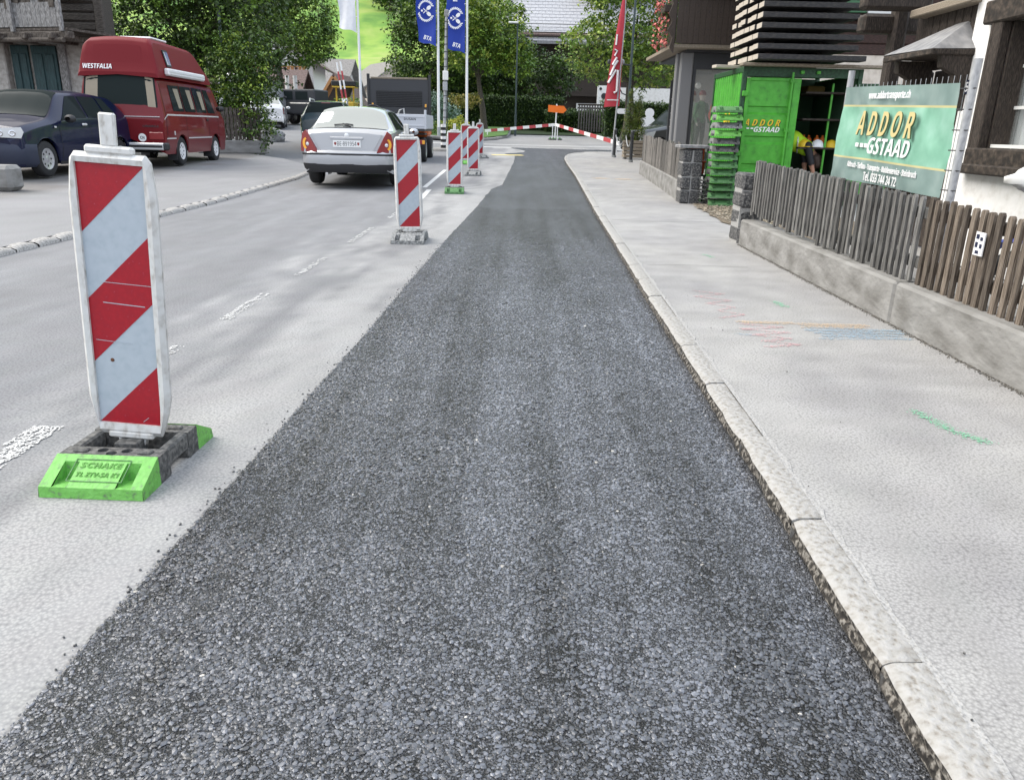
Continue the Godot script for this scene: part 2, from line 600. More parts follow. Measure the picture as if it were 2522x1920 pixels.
	# the kerb bends round the corner and runs off to the right
	var cb := B.new()
	cb.tube([on(2.75, -33.75, 0.03), on(3.3, -34.35, 0.03), on(4.2, -34.75, 0.03), on(5.6, -34.95, 0.03), on(14.0, -35.1, 0.03)], 0.07, 6)
	part(kerb, "kerb_return", cb, M.kerb_stone)
	# mortar seam behind the kerb
	b = B.new()
	var rows := []
	d = -3.0
	while d < 31.0:
		var w := 0.022 + 0.01 * fn.get_noise_1d(d * 90.0)
		var x0 := kerb_x(d) + 0.103
		rows.append([on(x0, -d, 0.0915), on(x0 + w + 0.012 * fn.get_noise_1d(d * 400.0), -d, 0.0915)])
		d += 0.06
	b.sheet(rows)
	struct("kerb_mortar_seam", b, M.mortar)

func kerb_piece(parent: Node, d0: float, d1: float, h: float) -> void:
	var b := B.new()
	var f := B.new()
	var top := []
	var face := []
	var steps := 9
	var dip := rnd(-0.004, 0.004)
	for i in steps + 1:
		var d := lerpf(d0, d1, float(i) / steps)
		var x := kerb_x(d)
		var y := gy(x, -d)
		var rough := 0.007 * fn.get_noise_1d(d * 300.0) + 0.004 * fn.get_noise_1d(d * 900.0)
		var hh := h + dip + 0.002 * fn.get_noise_1d(d * 500.0)
		var inset := 0.008 if i == 0 or i == steps else 0.0
		top.append([Vector3(x + 0.002 + rough + inset, y + hh - 0.012, -d), Vector3(x + 0.016 + rough + inset, y + hh - 0.002 - inset * 0.4, -d), Vector3(x + 0.035, y + hh - inset * 0.3, -d), Vector3(x + 0.105, y + hh, -d), Vector3(x + 0.114, y + hh - 0.02, -d)])
		var g1 := 0.012 * fn.get_noise_2d(d * 420.0, 10.0)
		var g2 := 0.016 * fn.get_noise_2d(d * 420.0, 60.0)
		face.append([Vector3(x + 0.03 + g2, y - 0.03, -d), Vector3(x + 0.012 + g2, y + 0.02, -d), Vector3(x + 0.02 + g1, y + 0.045, -d), Vector3(x + 0.004 + rough + g1 * 0.5, y + 0.066, -d), Vector3(x + 0.002 + rough + inset, y + hh - 0.012, -d)])
	b.sheet(top)
	var lo: Array = top[0]
	var hi: Array = top[steps]
	for e in [lo, hi]:
		for q in e.size() - 1:
			var p0: Vector3 = e[q]
			var p1: Vector3 = e[q + 1]
			b.quad(p0, p1, p1 - Vector3(0, 0.09, 0), p0 - Vector3(0, 0.09, 0))
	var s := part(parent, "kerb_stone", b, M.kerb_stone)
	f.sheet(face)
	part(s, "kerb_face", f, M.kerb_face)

# ---------------------------------------------------------------- guide beacons
func beacon_materials() -> void:
	noisy("beacon_white", [[0.0, 0.3, 0.28, 0.25], [0.3, 0.5, 0.49, 0.465], [0.5, 0.58, 0.58, 0.56], [1.0, 0.63, 0.63, 0.62]], 0.02, 5, Vector3(0.5, 0.9, 0.5), 0.5, 0.05)
	noisy("sheeting_white", [[0.0, 0.34, 0.4, 0.45], [0.4, 0.38, 0.435, 0.485], [1.0, 0.41, 0.465, 0.515]], 0.02, 4, Vector3(0.6, 0.6, 0.6), 0.35)
	noisy("sheeting_red", [[0.0, 0.4, 0.08, 0.1], [0.16, 0.3, 0.004, 0.016], [0.5, 0.32, 0.003, 0.013], [1.0, 0.36, 0.005, 0.017]], 0.025, 5, Vector3(0.4, 0.5, 0.4), 0.35)
	noisy("rubber_black", [[0.0, 0.04, 0.04, 0.04], [0.4, 0.075, 0.075, 0.073], [0.6, 0.11, 0.109, 0.104], [1.0, 0.19, 0.185, 0.175]], 0.02, 5, Vector3(0.4, 0.4, 0.4), 0.8, 0.2)
	noisy("rubber_grey", [[0.0, 0.08, 0.085, 0.085], [0.4, 0.17, 0.175, 0.175], [0.6, 0.25, 0.255, 0.25], [1.0, 0.36, 0.36, 0.35]], 0.02, 5, Vector3(0.4, 0.4, 0.4), 0.8, 0.2)
	noisy("rubber_green", [[0.0, 0.1, 0.12, 0.09], [0.24, 0.12, 0.3, 0.075], [0.4, 0.135, 0.4, 0.07], [1.0, 0.17, 0.46, 0.1]], 0.018, 5, Vector3(0.45, 0.45, 0.45), 0.6, 0.2)
	noisy("rubber_green_dull", [[0, 0.0434, 0.062, 0.0434], [0.3, 0.062, 0.1612, 0.0558], [0.6, 0.0806, 0.2108, 0.0682], [1, 0.155, 0.2604, 0.1364]], 0.018, 5, Vector3(0.45, 0.45, 0.45), 0.65, 0.2)
	plain("black", 0.012, 0.012, 0.013, 0.7)
	plain("near_black", 0.02, 0.021, 0.023, 0.5)

const BASE_W := 0.375
const BASE_L := 0.6
const BASE_H := 0.11
func base_cap_mesh() -> ArrayMesh:
	# sloping end piece with two hand holds, facing +z; z from 0.165 to 0.30
	var b := B.new()
	var w := BASE_W / 2
	var z0 := 0.165
	var z1 := BASE_L / 2
	var yl := 0.04
	var yt := BASE_H
	var cols := [-w, -w + 0.045, -w + 0.1, w - 0.1, w - 0.045, w]
	for i in 5:
		var x0: float = cols[i]
		var x1: float = cols[i + 1]
		if i == 1 or i == 3:
			# pocket: floor near the ground, back wall, side walls
			var zb := z0 + 0.03
			var yb := lerpf(yt, yl, 0.03 / (z1 - z0))
			b.quad(Vector3(x0, yt, z0), Vector3(x0, yb, zb), Vector3(x1, yb, zb), Vector3(x1, yt, z0))
			b.quad(Vector3(x0, yb, zb), Vector3(x0, yl * 0.8, zb + 0.006), Vector3(x1, yl * 0.8, zb + 0.006), Vector3(x1, yb, zb))
			b.quad(Vector3(x0, yl * 0.8, zb + 0.006), Vector3(x0, yl, z1 - 0.018), Vector3(x1, yl, z1 - 0.018), Vector3(x1, yl * 0.8, zb + 0.006))
			b.quad(Vector3(x0, yl, z1 - 0.018), Vector3(x0, yl, z1), Vector3(x1, yl, z1), Vector3(x1, yl, z1 - 0.018))
			for e in [[x0, 1.0], [x1, -1.0]]:
				var x: float = e[0]
				b.tri(Vector3(x, yl * 0.8, zb + 0.006), Vector3(x, yb, zb), Vector3(x, yl, z1 - 0.018))
		else:
			b.quad(Vector3(x0, yt, z0), Vector3(x0, yl, z1), Vector3(x1, yl, z1), Vector3(x1, yt, z0))
	b.quad(Vector3(-w, 0, z1 + 0.004), Vector3(w, 0, z1 + 0.004), Vector3(w, yl, z1), Vector3(-w, yl, z1))
	for sx in [-1.0, 1.0]:
		var p := [Vector3(sx * w, 0, z0), Vector3(sx * (w + 0.003), 0, z1 + 0.004), Vector3(sx * w, yl, z1), Vector3(sx * w, yt, z0)]
		if sx > 0:
			b.quad(p[3], p[2], p[1], p[0])
		else:
			b.quad(p[0], p[1], p[2], p[3])
	b.quad(Vector3(w, 0, z0), Vector3(-w, 0, z0), Vector3(-w, yt, z0), Vector3(w, yt, z0))
	# sunk name plate between the holds
	return b.mesh()

func base_body_mesh() -> ArrayMesh:
	var b := B.new()
	var w := BASE_W / 2
	var z0 := 0.165
	# two decks, two rails, arched underneath at the sides
	for s in [-1.0, 1.0]:
		var zc: float = s * (0.085 + (z0 - 0.085) * 0.5)
		var dz := z0 - 0.085
		deck(b, zc, dz, s)
		b.box(Vector3(s * (w - 0.022), 0.072, 0), Vector3(0.042, 0.07, 0.17), 0.008)
		b.box(Vector3(s * (w - 0.03), 0.02, 0.12), Vector3(0.06, 0.04, 0.088), 0.004)
		b.box(Vector3(s * (w - 0.03), 0.02, -0.12), Vector3(0.06, 0.04, 0.088), 0.004)
	b.box(Vector3(0, 0.06, 0), Vector3(0.09, 0.09, 0.08), 0.004)
	b.box(Vector3(0, 0.012, 0), Vector3(BASE_W * 0.72, 0.02, 0.33), 0.002)
	return b.mesh()
# deck plate with three round sockets and two raised pads
func deck(b: B, zc: float, dz: float, s: float) -> void:
	var w := BASE_W / 2
	var y := BASE_H - 0.004
	var holes := [Vector2(-0.045, zc - s * 0.012), Vector2(0.045, zc - s * 0.012), Vector2(0, zc + s * 0.014)]
	var r := 0.02
	# plate: cells round each socket, the rest filled with strips
	var sides := 12
	var xs := [-w, -0.07, -0.0225, 0.0225, 0.07, w]
	for i in 5:
		var x0: float = xs[i]
		var x1: float = xs[i + 1]
		var za := zc - dz / 2
		var zb := zc + dz / 2
		if i == 0 or i == 4:
			b.quad(Vector3(x0, y, zb), Vector3(x1, y, zb), Vector3(x1, y, za), Vector3(x0, y, za))
			continue
		var h: Vector2 = holes[0] if i == 1 else holes[2] if i == 2 else holes[1]
		var outer := []
		var inner := []
		for k in sides:
			var a := TAU * k / sides
			var dx := cos(a)
			var dy := sin(a)
			var tx := INF
			if dx > 1e-6:
				tx = (x1 - h.x) / dx
			elif dx < -1e-6:
				tx = (x0 - h.x) / dx
			var ty := INF
			if dy > 1e-6:
				ty = (zb - h.y) / dy
			elif dy < -1e-6:
				ty = (za - h.y) / dy
			var q := minf(tx, ty)
			outer.append(Vector3(h.x + dx * q, y, h.y + dy * q))
			inner.append(Vector3(h.x + dx * r, y, h.y + dy * r))
		for k in sides:
			var k2 := (k + 1) % sides
			b.quad(inner[k], inner[k2], outer[k2], outer[k])
			b.quad(inner[k], inner[k] - Vector3(0, 0.07, 0), inner[k2] - Vector3(0, 0.07, 0), inner[k2])
		for cx in [x0, x1]:
			for cz in [za, zb]:
				# corner left between the rays
				var best := []
				for k in sides:
					best.append([outer[k].distance_squared_to(Vector3(cx, y, cz)), outer[k]])
				best.sort_custom(func(p, q): return p[0] < q[0])
				b.tri(Vector3(cx, y, cz), best[0][1], best[1][1])
				
	b.quad(Vector3(-w, 0.03, zc - s * dz / 2), Vector3(w, 0.03, zc - s * dz / 2), Vector3(w, y, zc - s * dz / 2), Vector3(-w, y, zc - s * dz / 2))
	for sx in [-1.0, 1.0]:
		b.quad(Vector3(sx * w, 0.0, zc - dz / 2), Vector3(sx * w, 0.0, zc + dz / 2), Vector3(sx * w, y, zc + dz / 2), Vector3(sx * w, y, zc - dz / 2))
		b.box(Vector3(sx * 0.12, y + 0.003, zc), Vector3(0.055, 0.012, 0.032), 0.005)

var base_meshes := []
func make_base(parent: Node, cap: Material, body: Material, words: bool, x := Transform3D()) -> void:
	if base_meshes.is_empty():
		base_meshes = [base_body_mesh(), base_cap_mesh()]
	part(parent, "base_body", base_meshes[0], body, x)
	for s in 2:
		var e := part(parent, "base_end", base_meshes[1], cap, x * Transform3D(Basis(Vector3.UP, PI * s), Vector3.ZERO))
		if words and s == 0:
			var tilt := atan2(BASE_H - 0.04, BASE_L / 2 - 0.165)
			var mid := Vector3(0, (BASE_H + 0.04) / 2, (0.165 + BASE_L / 2) / 2)
			var fr := Transform3D(Basis(Vector3.RIGHT, -(PI / 2 - tilt)), mid)
			var pl := B.new()
			for q in [[Vector3(0, 0.052, 0.0012), Vector3(0.2, 0.003, 0.003)], [Vector3(0, -0.047, 0.0012), Vector3(0.2, 0.003, 0.003)], [Vector3(-0.1, 0.002, 0.0012), Vector3(0.003, 0.1, 0.003)], [Vector3(0.1, 0.002, 0.0012), Vector3(0.003, 0.1, 0.003)]]:
				pl.box(q[0], q[1])
			part(e, "plate_edge", pl, M.rubber_green_dull, fr)
			lettering(e, "raised_lettering", "SCHAKE", 0.024, 0.15, cap, fr * xf(Vector3(0, 0.026, 0.0005)), 0.1, true, 0.004)
			lettering(e, "raised_lettering", "TL ZTV-SA K1", 0.02, 0.155, cap, fr * xf(Vector3(0, -0.016, 0.0005)), 0.1, true, 0.004)

func rounded(w: float, h: float, cut: float) -> PackedVector2Array:
	return PackedVector2Array([Vector2(-w + cut, -h), Vector2(w - cut, -h), Vector2(w, -h + cut), Vector2(w, h - cut), Vector2(w - cut, h), Vector2(-w + cut, h), Vector2(-w, h - cut), Vector2(-w, -h + cut)])

var board_parts := {}
func make_board(parent: Node, x: Transform3D, old: bool) -> void:
	# board: sheeting 0.25 x 1.0, its bottom edge at y = 0.05
	if board_parts.is_empty():
		var f := B.new()
		# frame round the sheeting: outer outline tapers at top and bottom corners
		var o := [Vector2(-0.118, 0.0), Vector2(0.118, 0.0), Vector2(0.15, 0.1), Vector2(0.162, 0.16), Vector2(0.162, 0.93), Vector2(0.147, 1.06), Vector2(0.128, 1.085), Vector2(-0.128, 1.085), Vector2(-0.147, 1.06), Vector2(-0.162, 0.93), Vector2(-0.162, 0.16), Vector2(-0.15, 0.1)]
		var i := [Vector2(-0.125, 0.05), Vector2(0.125, 0.05), Vector2(0.125, 0.12), Vector2(0.125, 0.18), Vector2(0.125, 0.92), Vector2(0.125, 1.0), Vector2(0.125, 1.05), Vector2(-0.125, 1.05), Vector2(-0.125, 1.0), Vector2(-0.125, 0.92), Vector2(-0.125, 0.18), Vector2(-0.125, 0.12)]
		for s in [1.0, -1.0]:
			for k in 12:
				var k2 := (k + 1) % 12
				var a := Vector3(o[k].x, o[k].y, 0.006 * s)
				var a2 := Vector3(o[k2].x, o[k2].y, 0.006 * s)
				var m := o[k].lerp(i[k], 0.45) as Vector2
				var m2 := o[k2].lerp(i[k2], 0.45) as Vector2
				var c := Vector3(m.x, m.y, 0.024 * s)
				var c2 := Vector3(m2.x, m2.y, 0.024 * s)
				var e := Vector3(i[k].x, i[k].y, 0.02 * s)
				var e2 := Vector3(i[k2].x, i[k2].y, 0.02 * s)
				var g := Vector3(i[k].x, i[k].y, 0.0)
				var g2 := Vector3(i[k2].x, i[k2].y, 0.0)
				if s > 0:
					f.quad(a, a2, c2, c)
					f.quad(c, c2, e2, e)
					f.quad(e, e2, g2, g)
					f.quad(Vector3(a2.x, a2.y, -0.006), a2, a, Vector3(a.x, a.y, -0.006))
				else:
					f.quad(c, c2, a2, a)
					f.quad(e, e2, c2, c)
					f.quad(g, g2, e2, e)
		f.box(Vector3(0, 1.096, 0), Vector3(0.175, 0.03, 0.034), 0.008)
		f.box(Vector3(0, 0.004, 0.002), Vector3(0.18, 0.028, 0.046), 0.006)
		board_parts.frame = f.mesh()
		var tn := B.new()
		tn.box(Vector3(0, 1.165, 0), Vector3(0.058, 0.115, 0.022), 0.006)
		board_parts.tongue = tn.mesh()
		var ft := B.new()
		ft.prism(PackedVector2Array([Vector2(-0.06, -0.0), Vector2(-0.03, -0.1), Vector2(0.03, -0.1), Vector2(0.06, 0.0)]), -0.014, 0.014)
		board_parts.foot = ft.mesh()
		var wh := B.new()
		wh.box(Vector3(0, 0.55, 0), Vector3(0.252, 1.002, 0.016))
		board_parts.panel = wh.mesh()
		board_parts.stripes = []
		for k in [0, 2, 4]:
			var poly := PackedVector2Array([Vector2(-0.125, 1.05 - 0.25 * k), Vector2(-0.125, 1.05 - 0.25 * (k + 1)), Vector2(0.125, 1.05 - 0.25 * k), Vector2(0.125, 1.05 - 0.25 * (k - 1))])
			var clip := PackedVector2Array([Vector2(-0.125, 0.05), Vector2(0.125, 0.05), Vector2(0.125, 1.05), Vector2(-0.125, 1.05)])
			var got := Geometry2D.intersect_polygons(poly, clip)
			var sb := B.new()
			sb.prism(got[0], 0.0075, 0.0095)
			sb.prism(got[0], -0.0095, -0.0075)
			board_parts.stripes.append(sb.mesh())
	part(parent, "frame", board_parts.frame, M.beacon_white, x)
	part(parent, "tongue", board_parts.tongue, M.beacon_white, x)
	part(parent, "foot", board_parts.foot, M.beacon_white, x)
	var p := part(parent, "reflective_panel", board_parts.panel, M.sheeting_white, x)
	for s in board_parts.stripes:
		part(p, "red_stripe", s, M.sheeting_red)
	if old:
		# scratches through the red sheeting and a rusty fixing hole
		for q in [[0.02, 0.615, 0.2, 0.002, -0.02], [0.01, 0.535, 0.16, 0.003, -0.04], [-0.04, 0.385, 0.14, 0.002, -0.05], [0.06, 0.07, 0.03, 0.002, 0.7]]:
			part(p, "scratch", B.new().at(xf(Vector3(q[0], q[1], 0.0098), 0, 0, q[4])).box(Vector3.ZERO, Vector3(q[2], q[3], 0.0006)), M.sheeting_white)
		var rs := B.new()
		rs.at(xf(Vector3(-0.055, 0.31, 0.0085), 0, PI / 2)).lathe([Vector2(0.0, 0.002), Vector2(0.007, 0.0015), Vector2(0.008, 0)], 8)
		part(p, "rusty_hole", rs, plain("rust", 0.12, 0.05, 0.025, 0.9))

func make_beacon(at: Vector3, turn: float, lean: float, cap: String, body: String, label: String, words := false) -> void:
	var o := thing("guide_beacon", label, "guide beacon", at, turn, "red and white beacons along the works")
	make_base(o, M[cap], M[body], words)
	make_board(o, xf(Vector3(0, 0.115, -0.03), 0, 0, lean) * Transform3D(Basis.from_scale(Vector3(0.97, 0.97, 1)), Vector3.ZERO), words)

func build_beacons() -> void:
	beacon_materials()
	make_beacon(on(-1.475, -2.76, 0.001), -0.03, -0.055, "rubber_green", "rubber_black", "tall red and white striped beacon with rusty hole on bright green and black foot", true)
	make_beacon(on(-1.245, -9.17, 0.001), 0.02, 0.02, "rubber_grey", "rubber_grey", "red and white striped beacon on grey rubber foot beside the silver car's lane")
	make_beacon(on(-1.24, -15.8, 0.001), 0.05, 0.0, "rubber_green_dull", "rubber_black", "red and white striped beacon on dull green foot where the asphalt narrows")
	make_beacon(on(-1.13, -20.5, 0.001), -0.04, 0.01, "rubber_grey", "rubber_grey", "red and white striped beacon on grey foot next to the widened asphalt patch")
	make_beacon(on(-1.62, -25.2, 0.001), 0.1, 0.01, "rubber_green", "rubber_black", "half hidden red and white beacon on bright green foot behind two others")
	make_beacon(on(-1.35, -28.8, 0.001), 0.6, 0.0, "rubber_grey", "rubber_black", "last red and white beacon of the row near the yellow road marks")

# ---------------------------------------------------------------- right-hand side
func right_materials() -> void:
	for k in 3:
		var t: float = [0.5, 0.72, 1.0][k]
		noisy("picket_grey%d" % k, [[0.0, 0.02 * t, 0.02 * t, 0.02 * t], [0.35, 0.09 * t, 0.085 * t, 0.08 * t], [0.55, 0.2 * t, 0.195 * t, 0.185 * t], [1.0, 0.36 * t, 0.355 * t, 0.34 * t]], 0.04, 5, Vector3(0.12, 5.0, 0.12), 0.85, 0.2, true, 0, 512, 31 + k)
		noisy("picket_brown%d" % k, [[0.0, 0.025 * t, 0.017 * t, 0.012 * t], [0.35, 0.1 * t, 0.075 * t, 0.055 * t], [0.6, 0.2 * t, 0.16 * t, 0.125 * t], [1.0, 0.34 * t, 0.3 * t, 0.25 * t]], 0.04, 5, Vector3(0.12, 5.0, 0.12), 0.85, 0.2, true, 0, 512, 34 + k)
		noisy("board_grey%d" % k, [[0.0, 0.03 * t, 0.027 * t, 0.024 * t], [0.4, 0.12 * t, 0.11 * t, 0.1 * t], [0.65, 0.21 * t, 0.195 * t, 0.18 * t], [1.0, 0.33 * t, 0.31 * t, 0.29 * t]], 0.04, 5, Vector3(0.15, 5.0, 0.15), 0.9, 0.2, true, 0, 512, 37 + k)
	noisy("plank_dark", [[0, 0.0072, 0.0072, 0.00792], [0.5, 0.0252, 0.02448, 0.02592], [0.75, 0.054, 0.04896, 0.0432], [1, 0.144, 0.108, 0.072]], 0.03, 5, Vector3(1.6, 0.15, 0.4), 0.8, 0.2, true, 0, 512, 41)
	noisy("plank_end", [[0, 0.255, 0.2125, 0.1615], [0.4, 0.4675, 0.4165, 0.3485], [1, 0.595, 0.5525, 0.4845]], 0.06, 4, Vector3(0.4, 0.3, 0.4), 0.85, 0.1, true, 0, 512, 42)
	noisy("plank_pale", [[0, 0.112, 0.088, 0.064], [0.5, 0.24, 0.2, 0.152], [1, 0.36, 0.312, 0.248]], 0.04, 4, Vector3(1.5, 0.2, 0.3), 0.85, 0.1, true, 0, 512, 43)
	noisy("dark_timber", [[0, 0.00864, 0.00648, 0.00504], [0.45, 0.0288, 0.02088, 0.01584], [0.7, 0.054, 0.04032, 0.03096], [1, 0.1008, 0.0792, 0.0612]], 0.03, 5, Vector3(0.22, 1.6, 1.6), 0.8, 0.3, true, 0, 512, 44)
	noisy("dark_timber_up", [[0, 0.00864, 0.00648, 0.00504], [0.45, 0.0324, 0.02376, 0.018], [0.7, 0.0612, 0.04536, 0.036], [1, 0.108, 0.08496, 0.0684]], 0.03, 5, Vector3(0.16, 1.6, 0.16), 0.8, 0.3, true, 0, 512, 45)
	noisy("red_timber", [[0, 0.01152, 0.00576, 0.00432], [0.5, 0.0396, 0.01728, 0.01224], [1, 0.0792, 0.0396, 0.0288]], 0.03, 5, Vector3(1.8, 0.25, 0.3), 0.75, 0.2, true, 0, 512, 46)
	noisy("balcony_brown", [[0, 0.0216, 0.0144, 0.01008], [0.5, 0.04464, 0.03024, 0.02232], [1, 0.072, 0.05256, 0.04176]], 0.03, 5, Vector3(0.2, 1.4, 0.2), 0.7, 0.2, true, 0, 512, 47)
	noisy("stone_block", [[0.0, 0.02, 0.021, 0.023], [0.4, 0.06, 0.06, 0.063], [0.65, 0.12, 0.118, 0.115], [1.0, 0.3, 0.29, 0.27]], 0.025, 5, Vector3(0.6, 0.6, 0.6), 0.85, 0.8, true, 0, 512, 48)
	noisy("plaster", [[0.0, 0.68, 0.66, 0.63], [0.4, 0.78, 0.77, 0.75], [1.0, 0.84, 0.83, 0.82]], 0.015, 5, Vector3(1.6, 1.6, 1.6), 0.9, 0.4, true, 0, 512, 49)
	noisy("plaster_cream", [[0.0, 0.5, 0.43, 0.36], [0.5, 0.62, 0.55, 0.47], [1.0, 0.68, 0.61, 0.53]], 0.015, 5, Vector3(2, 2, 2), 0.9, 0.2, true, 0, 512, 50)
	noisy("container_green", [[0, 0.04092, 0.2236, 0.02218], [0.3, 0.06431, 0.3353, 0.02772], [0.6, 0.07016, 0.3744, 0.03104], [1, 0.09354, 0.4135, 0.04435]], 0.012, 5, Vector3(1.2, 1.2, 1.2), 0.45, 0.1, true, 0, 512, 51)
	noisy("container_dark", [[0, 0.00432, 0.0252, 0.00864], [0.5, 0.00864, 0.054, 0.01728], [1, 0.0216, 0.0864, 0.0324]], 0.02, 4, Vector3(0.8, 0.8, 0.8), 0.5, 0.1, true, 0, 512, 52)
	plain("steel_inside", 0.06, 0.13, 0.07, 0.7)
	plain("yellow_print", 0.75, 0.5, 0.02, 0.5)
	plain("white_print", 0.8, 0.8, 0.8, 0.5)
	plain("shadow_print", 0.02, 0.07, 0.03, 0.5)
	noisy("galvanised", [[0.0, 0.25, 0.26, 0.27], [0.5, 0.36, 0.37, 0.385], [1.0, 0.46, 0.47, 0.48]], 0.03, 4, Vector3(0.3, 0.6, 0.3), 0.5, 0.0, false, 0, 256, 53)
	noisy("lead_grey", [[0.0, 0.14, 0.14, 0.145], [0.5, 0.24, 0.24, 0.245], [1.0, 0.36, 0.35, 0.34]], 0.02, 4, Vector3(0.8, 0.8, 0.8), 0.6, 0.1, true, 0, 256, 54)
	plain("orange", 0.75, 0.16, 0.02, 0.5)
	plain("bright_red", 0.42, 0.02, 0.02, 0.5)
	plain("skin", 0.45, 0.24, 0.16, 0.55)
	plain("chrome", 0.6, 0.6, 0.62, 0.2, 1.0)
	glass("pane", 0.6, 0.65, 0.65, 0.12)
	plain("car_glass_flat", 0.03, 0.035, 0.037, 0.1)
	plain("white_paint", 0.72, 0.72, 0.7, 0.5)
	plain("navy", 0.01, 0.015, 0.05, 0.5)
	plain("curtain", 0.5, 0.52, 0.53, 0.9)
	plain("anthracite", 0.035, 0.037, 0.042, 0.5)
	plain("interior_wall", 0.4, 0.39, 0.37, 0.9)

func picket(h: float, w: float, d: float) -> ArrayMesh:
	# upright batten with a rounded head, base at y = 0, facing +z
	var b := B.new()
	var p := PackedVector2Array([Vector2(-w, 0), Vector2(w, 0), Vector2(w, h - 0.016), Vector2(w * 0.6, h - 0.003), Vector2(0, h), Vector2(-w * 0.6, h - 0.003), Vector2(-w, h - 0.016)])
	b.prism(p, -d, d)
	return b.mesh()

func build_fences() -> void:
	rng.seed = 31
	var wall := thing("plinth_wall", "long low concrete plinth under the grey and brown picket fence", "wall")
	for q in [[-8.93, -5.15], [-5.135, -1.3], [-1.285, 2.5]]:
		part(wall, "concrete_block", B.new().box(Vector3(2.66, 0.2, (q[0] + q[1]) / 2), Vector3(0.22, 0.34, q[1] - q[0]), 0.018), M.concrete)
	# crack and grit where wall meets pavement
	var lines := [[-8.88, -5.12, "picket_grey", "weathered grey picket fence on concrete plinth behind the pavement"], [-5.045, -1.9, "picket_brown", "brown picket fence on concrete plinth with blue and white tile"]]
	for ln in lines:
		var f := thing("picket_fence", ln[3], "fence", Vector3(2.645, 0, 0))
		var z: float = ln[0]
		var vars := []
		for k in 5:
			vars.append(picket(0.55 + 0.012 * k, 0.0205 + 0.0016 * (k % 3), 0.011))
		while z < ln[1]:
			var top := lerpf(0.905, 1.02, clampf((-z - 4.1) / 5.0, 0, 1))
			var k := rng.randi() % 5
			var h := 0.55 + 0.012 * k
			part(f, "picket", vars[k], M["%s%d" % [ln[2], rng.randi() % 3]], xf(Vector3(rnd(-0.004, 0.004), top - h + rnd(-0.01, 0.006), z), -PI / 2 + rnd(-0.08, 0.08), 0, rnd(-0.012, 0.012)))
			z += (0.094 if ln[2] == "picket_grey" else 0.084) + rnd(-0.007, 0.007)
		for y in [0.5, 0.82]:
			var m: float = (ln[0] + ln[1]) / 2
			part(f, "rail", B.new().box(Vector3(0.04, y, m), Vector3(0.05, 0.07, ln[1] - ln[0] + 0.06), 0.006), M[ln[2] + "0"])
		if ln[2] == "picket_brown":
			var pl := part(f, "tile_plate", B.new().box(Vector3.ZERO, Vector3(0.085, 0.13, 0.012), 0.003), M.white_print, xf(Vector3(-0.03, 0.725, -4.4), -PI / 2))
			for q in [[-0.018, 0.04, 0.03, 0.026], [0.02, 0.03, 0.026, 0.02], [-0.02, -0.005, 0.026, 0.03], [0.022, -0.01, 0.024, 0.024], [-0.004, -0.045, 0.034, 0.018]]:
				part(pl, "blue_mark", B.new().box(Vector3(q[0], q[1], 0.0065), Vector3(q[2], q[3], 0.001)), M.navy)
	# stone pillar at the end of the near fence and the one across the gap
	pillar("rough stone gate pillar at the end of the grey picket fence", Vector3(2.68, 0.09, -9.15), 0.3, 0.34, 0.78, 4, 1, false)
	pillar("stone gate pillar with grey slab cap beside the stacked beacon feet", Vector3(3.03, 0.1, -14.1), 0.36, 0.34, 0.93, 4, 2, true)
	# boarded fence beyond
	var f2 := thing("board_fence", "old wide board fence on concrete plinth in front of the shop", "fence")
	var a := Vector3(2.97, 0, -14.28)
	var e := Vector3(3.3, 0, -21.3)
	var dir := (e - a).normalized()
	var yaw := atan2(-dir.z, dir.x)
	var run := 0.0
	var length := a.distance_to(e)
	while run < length - 0.1:
		var w := rnd(0.16, 0.3)
		var p := a + dir * (run + w / 2)
		var h := rnd(0.66, 0.72)
		part(f2, "board", B.new().box(Vector3(0, h / 2, 0), Vector3(w - 0.014, h, 0.022), 0.004), M["board_grey%d" % (rng.randi() % 3)], xf(Vector3(p.x, gy(p.x, p.z) + 0.37, p.z), yaw, rnd(-0.02, 0.02), rnd(-0.015, 0.015)))
		run += w
	for k in 3:
		var p0 := a + dir * (length * k / 3.0)
		var p1 := a + dir * (length * (k + 1) / 3.0)
		var m := (p0 + p1) / 2
		var slope := atan2(gy(p1.x, p1.z) - gy(p0.x, p0.z), length / 3.0)
		part(f2, "plinth_block", B.new().box(Vector3(0, 0.1, 0), Vector3(length / 3.0 - 0.012, 0.48, 0.16), 0.012), M.concrete, Transform3D(Basis(Vector3.UP, yaw) * Basis(Vector3.BACK, slope), Vector3(m.x + 0.02, gy(m.x, m.z) + 0.09, m.z)))

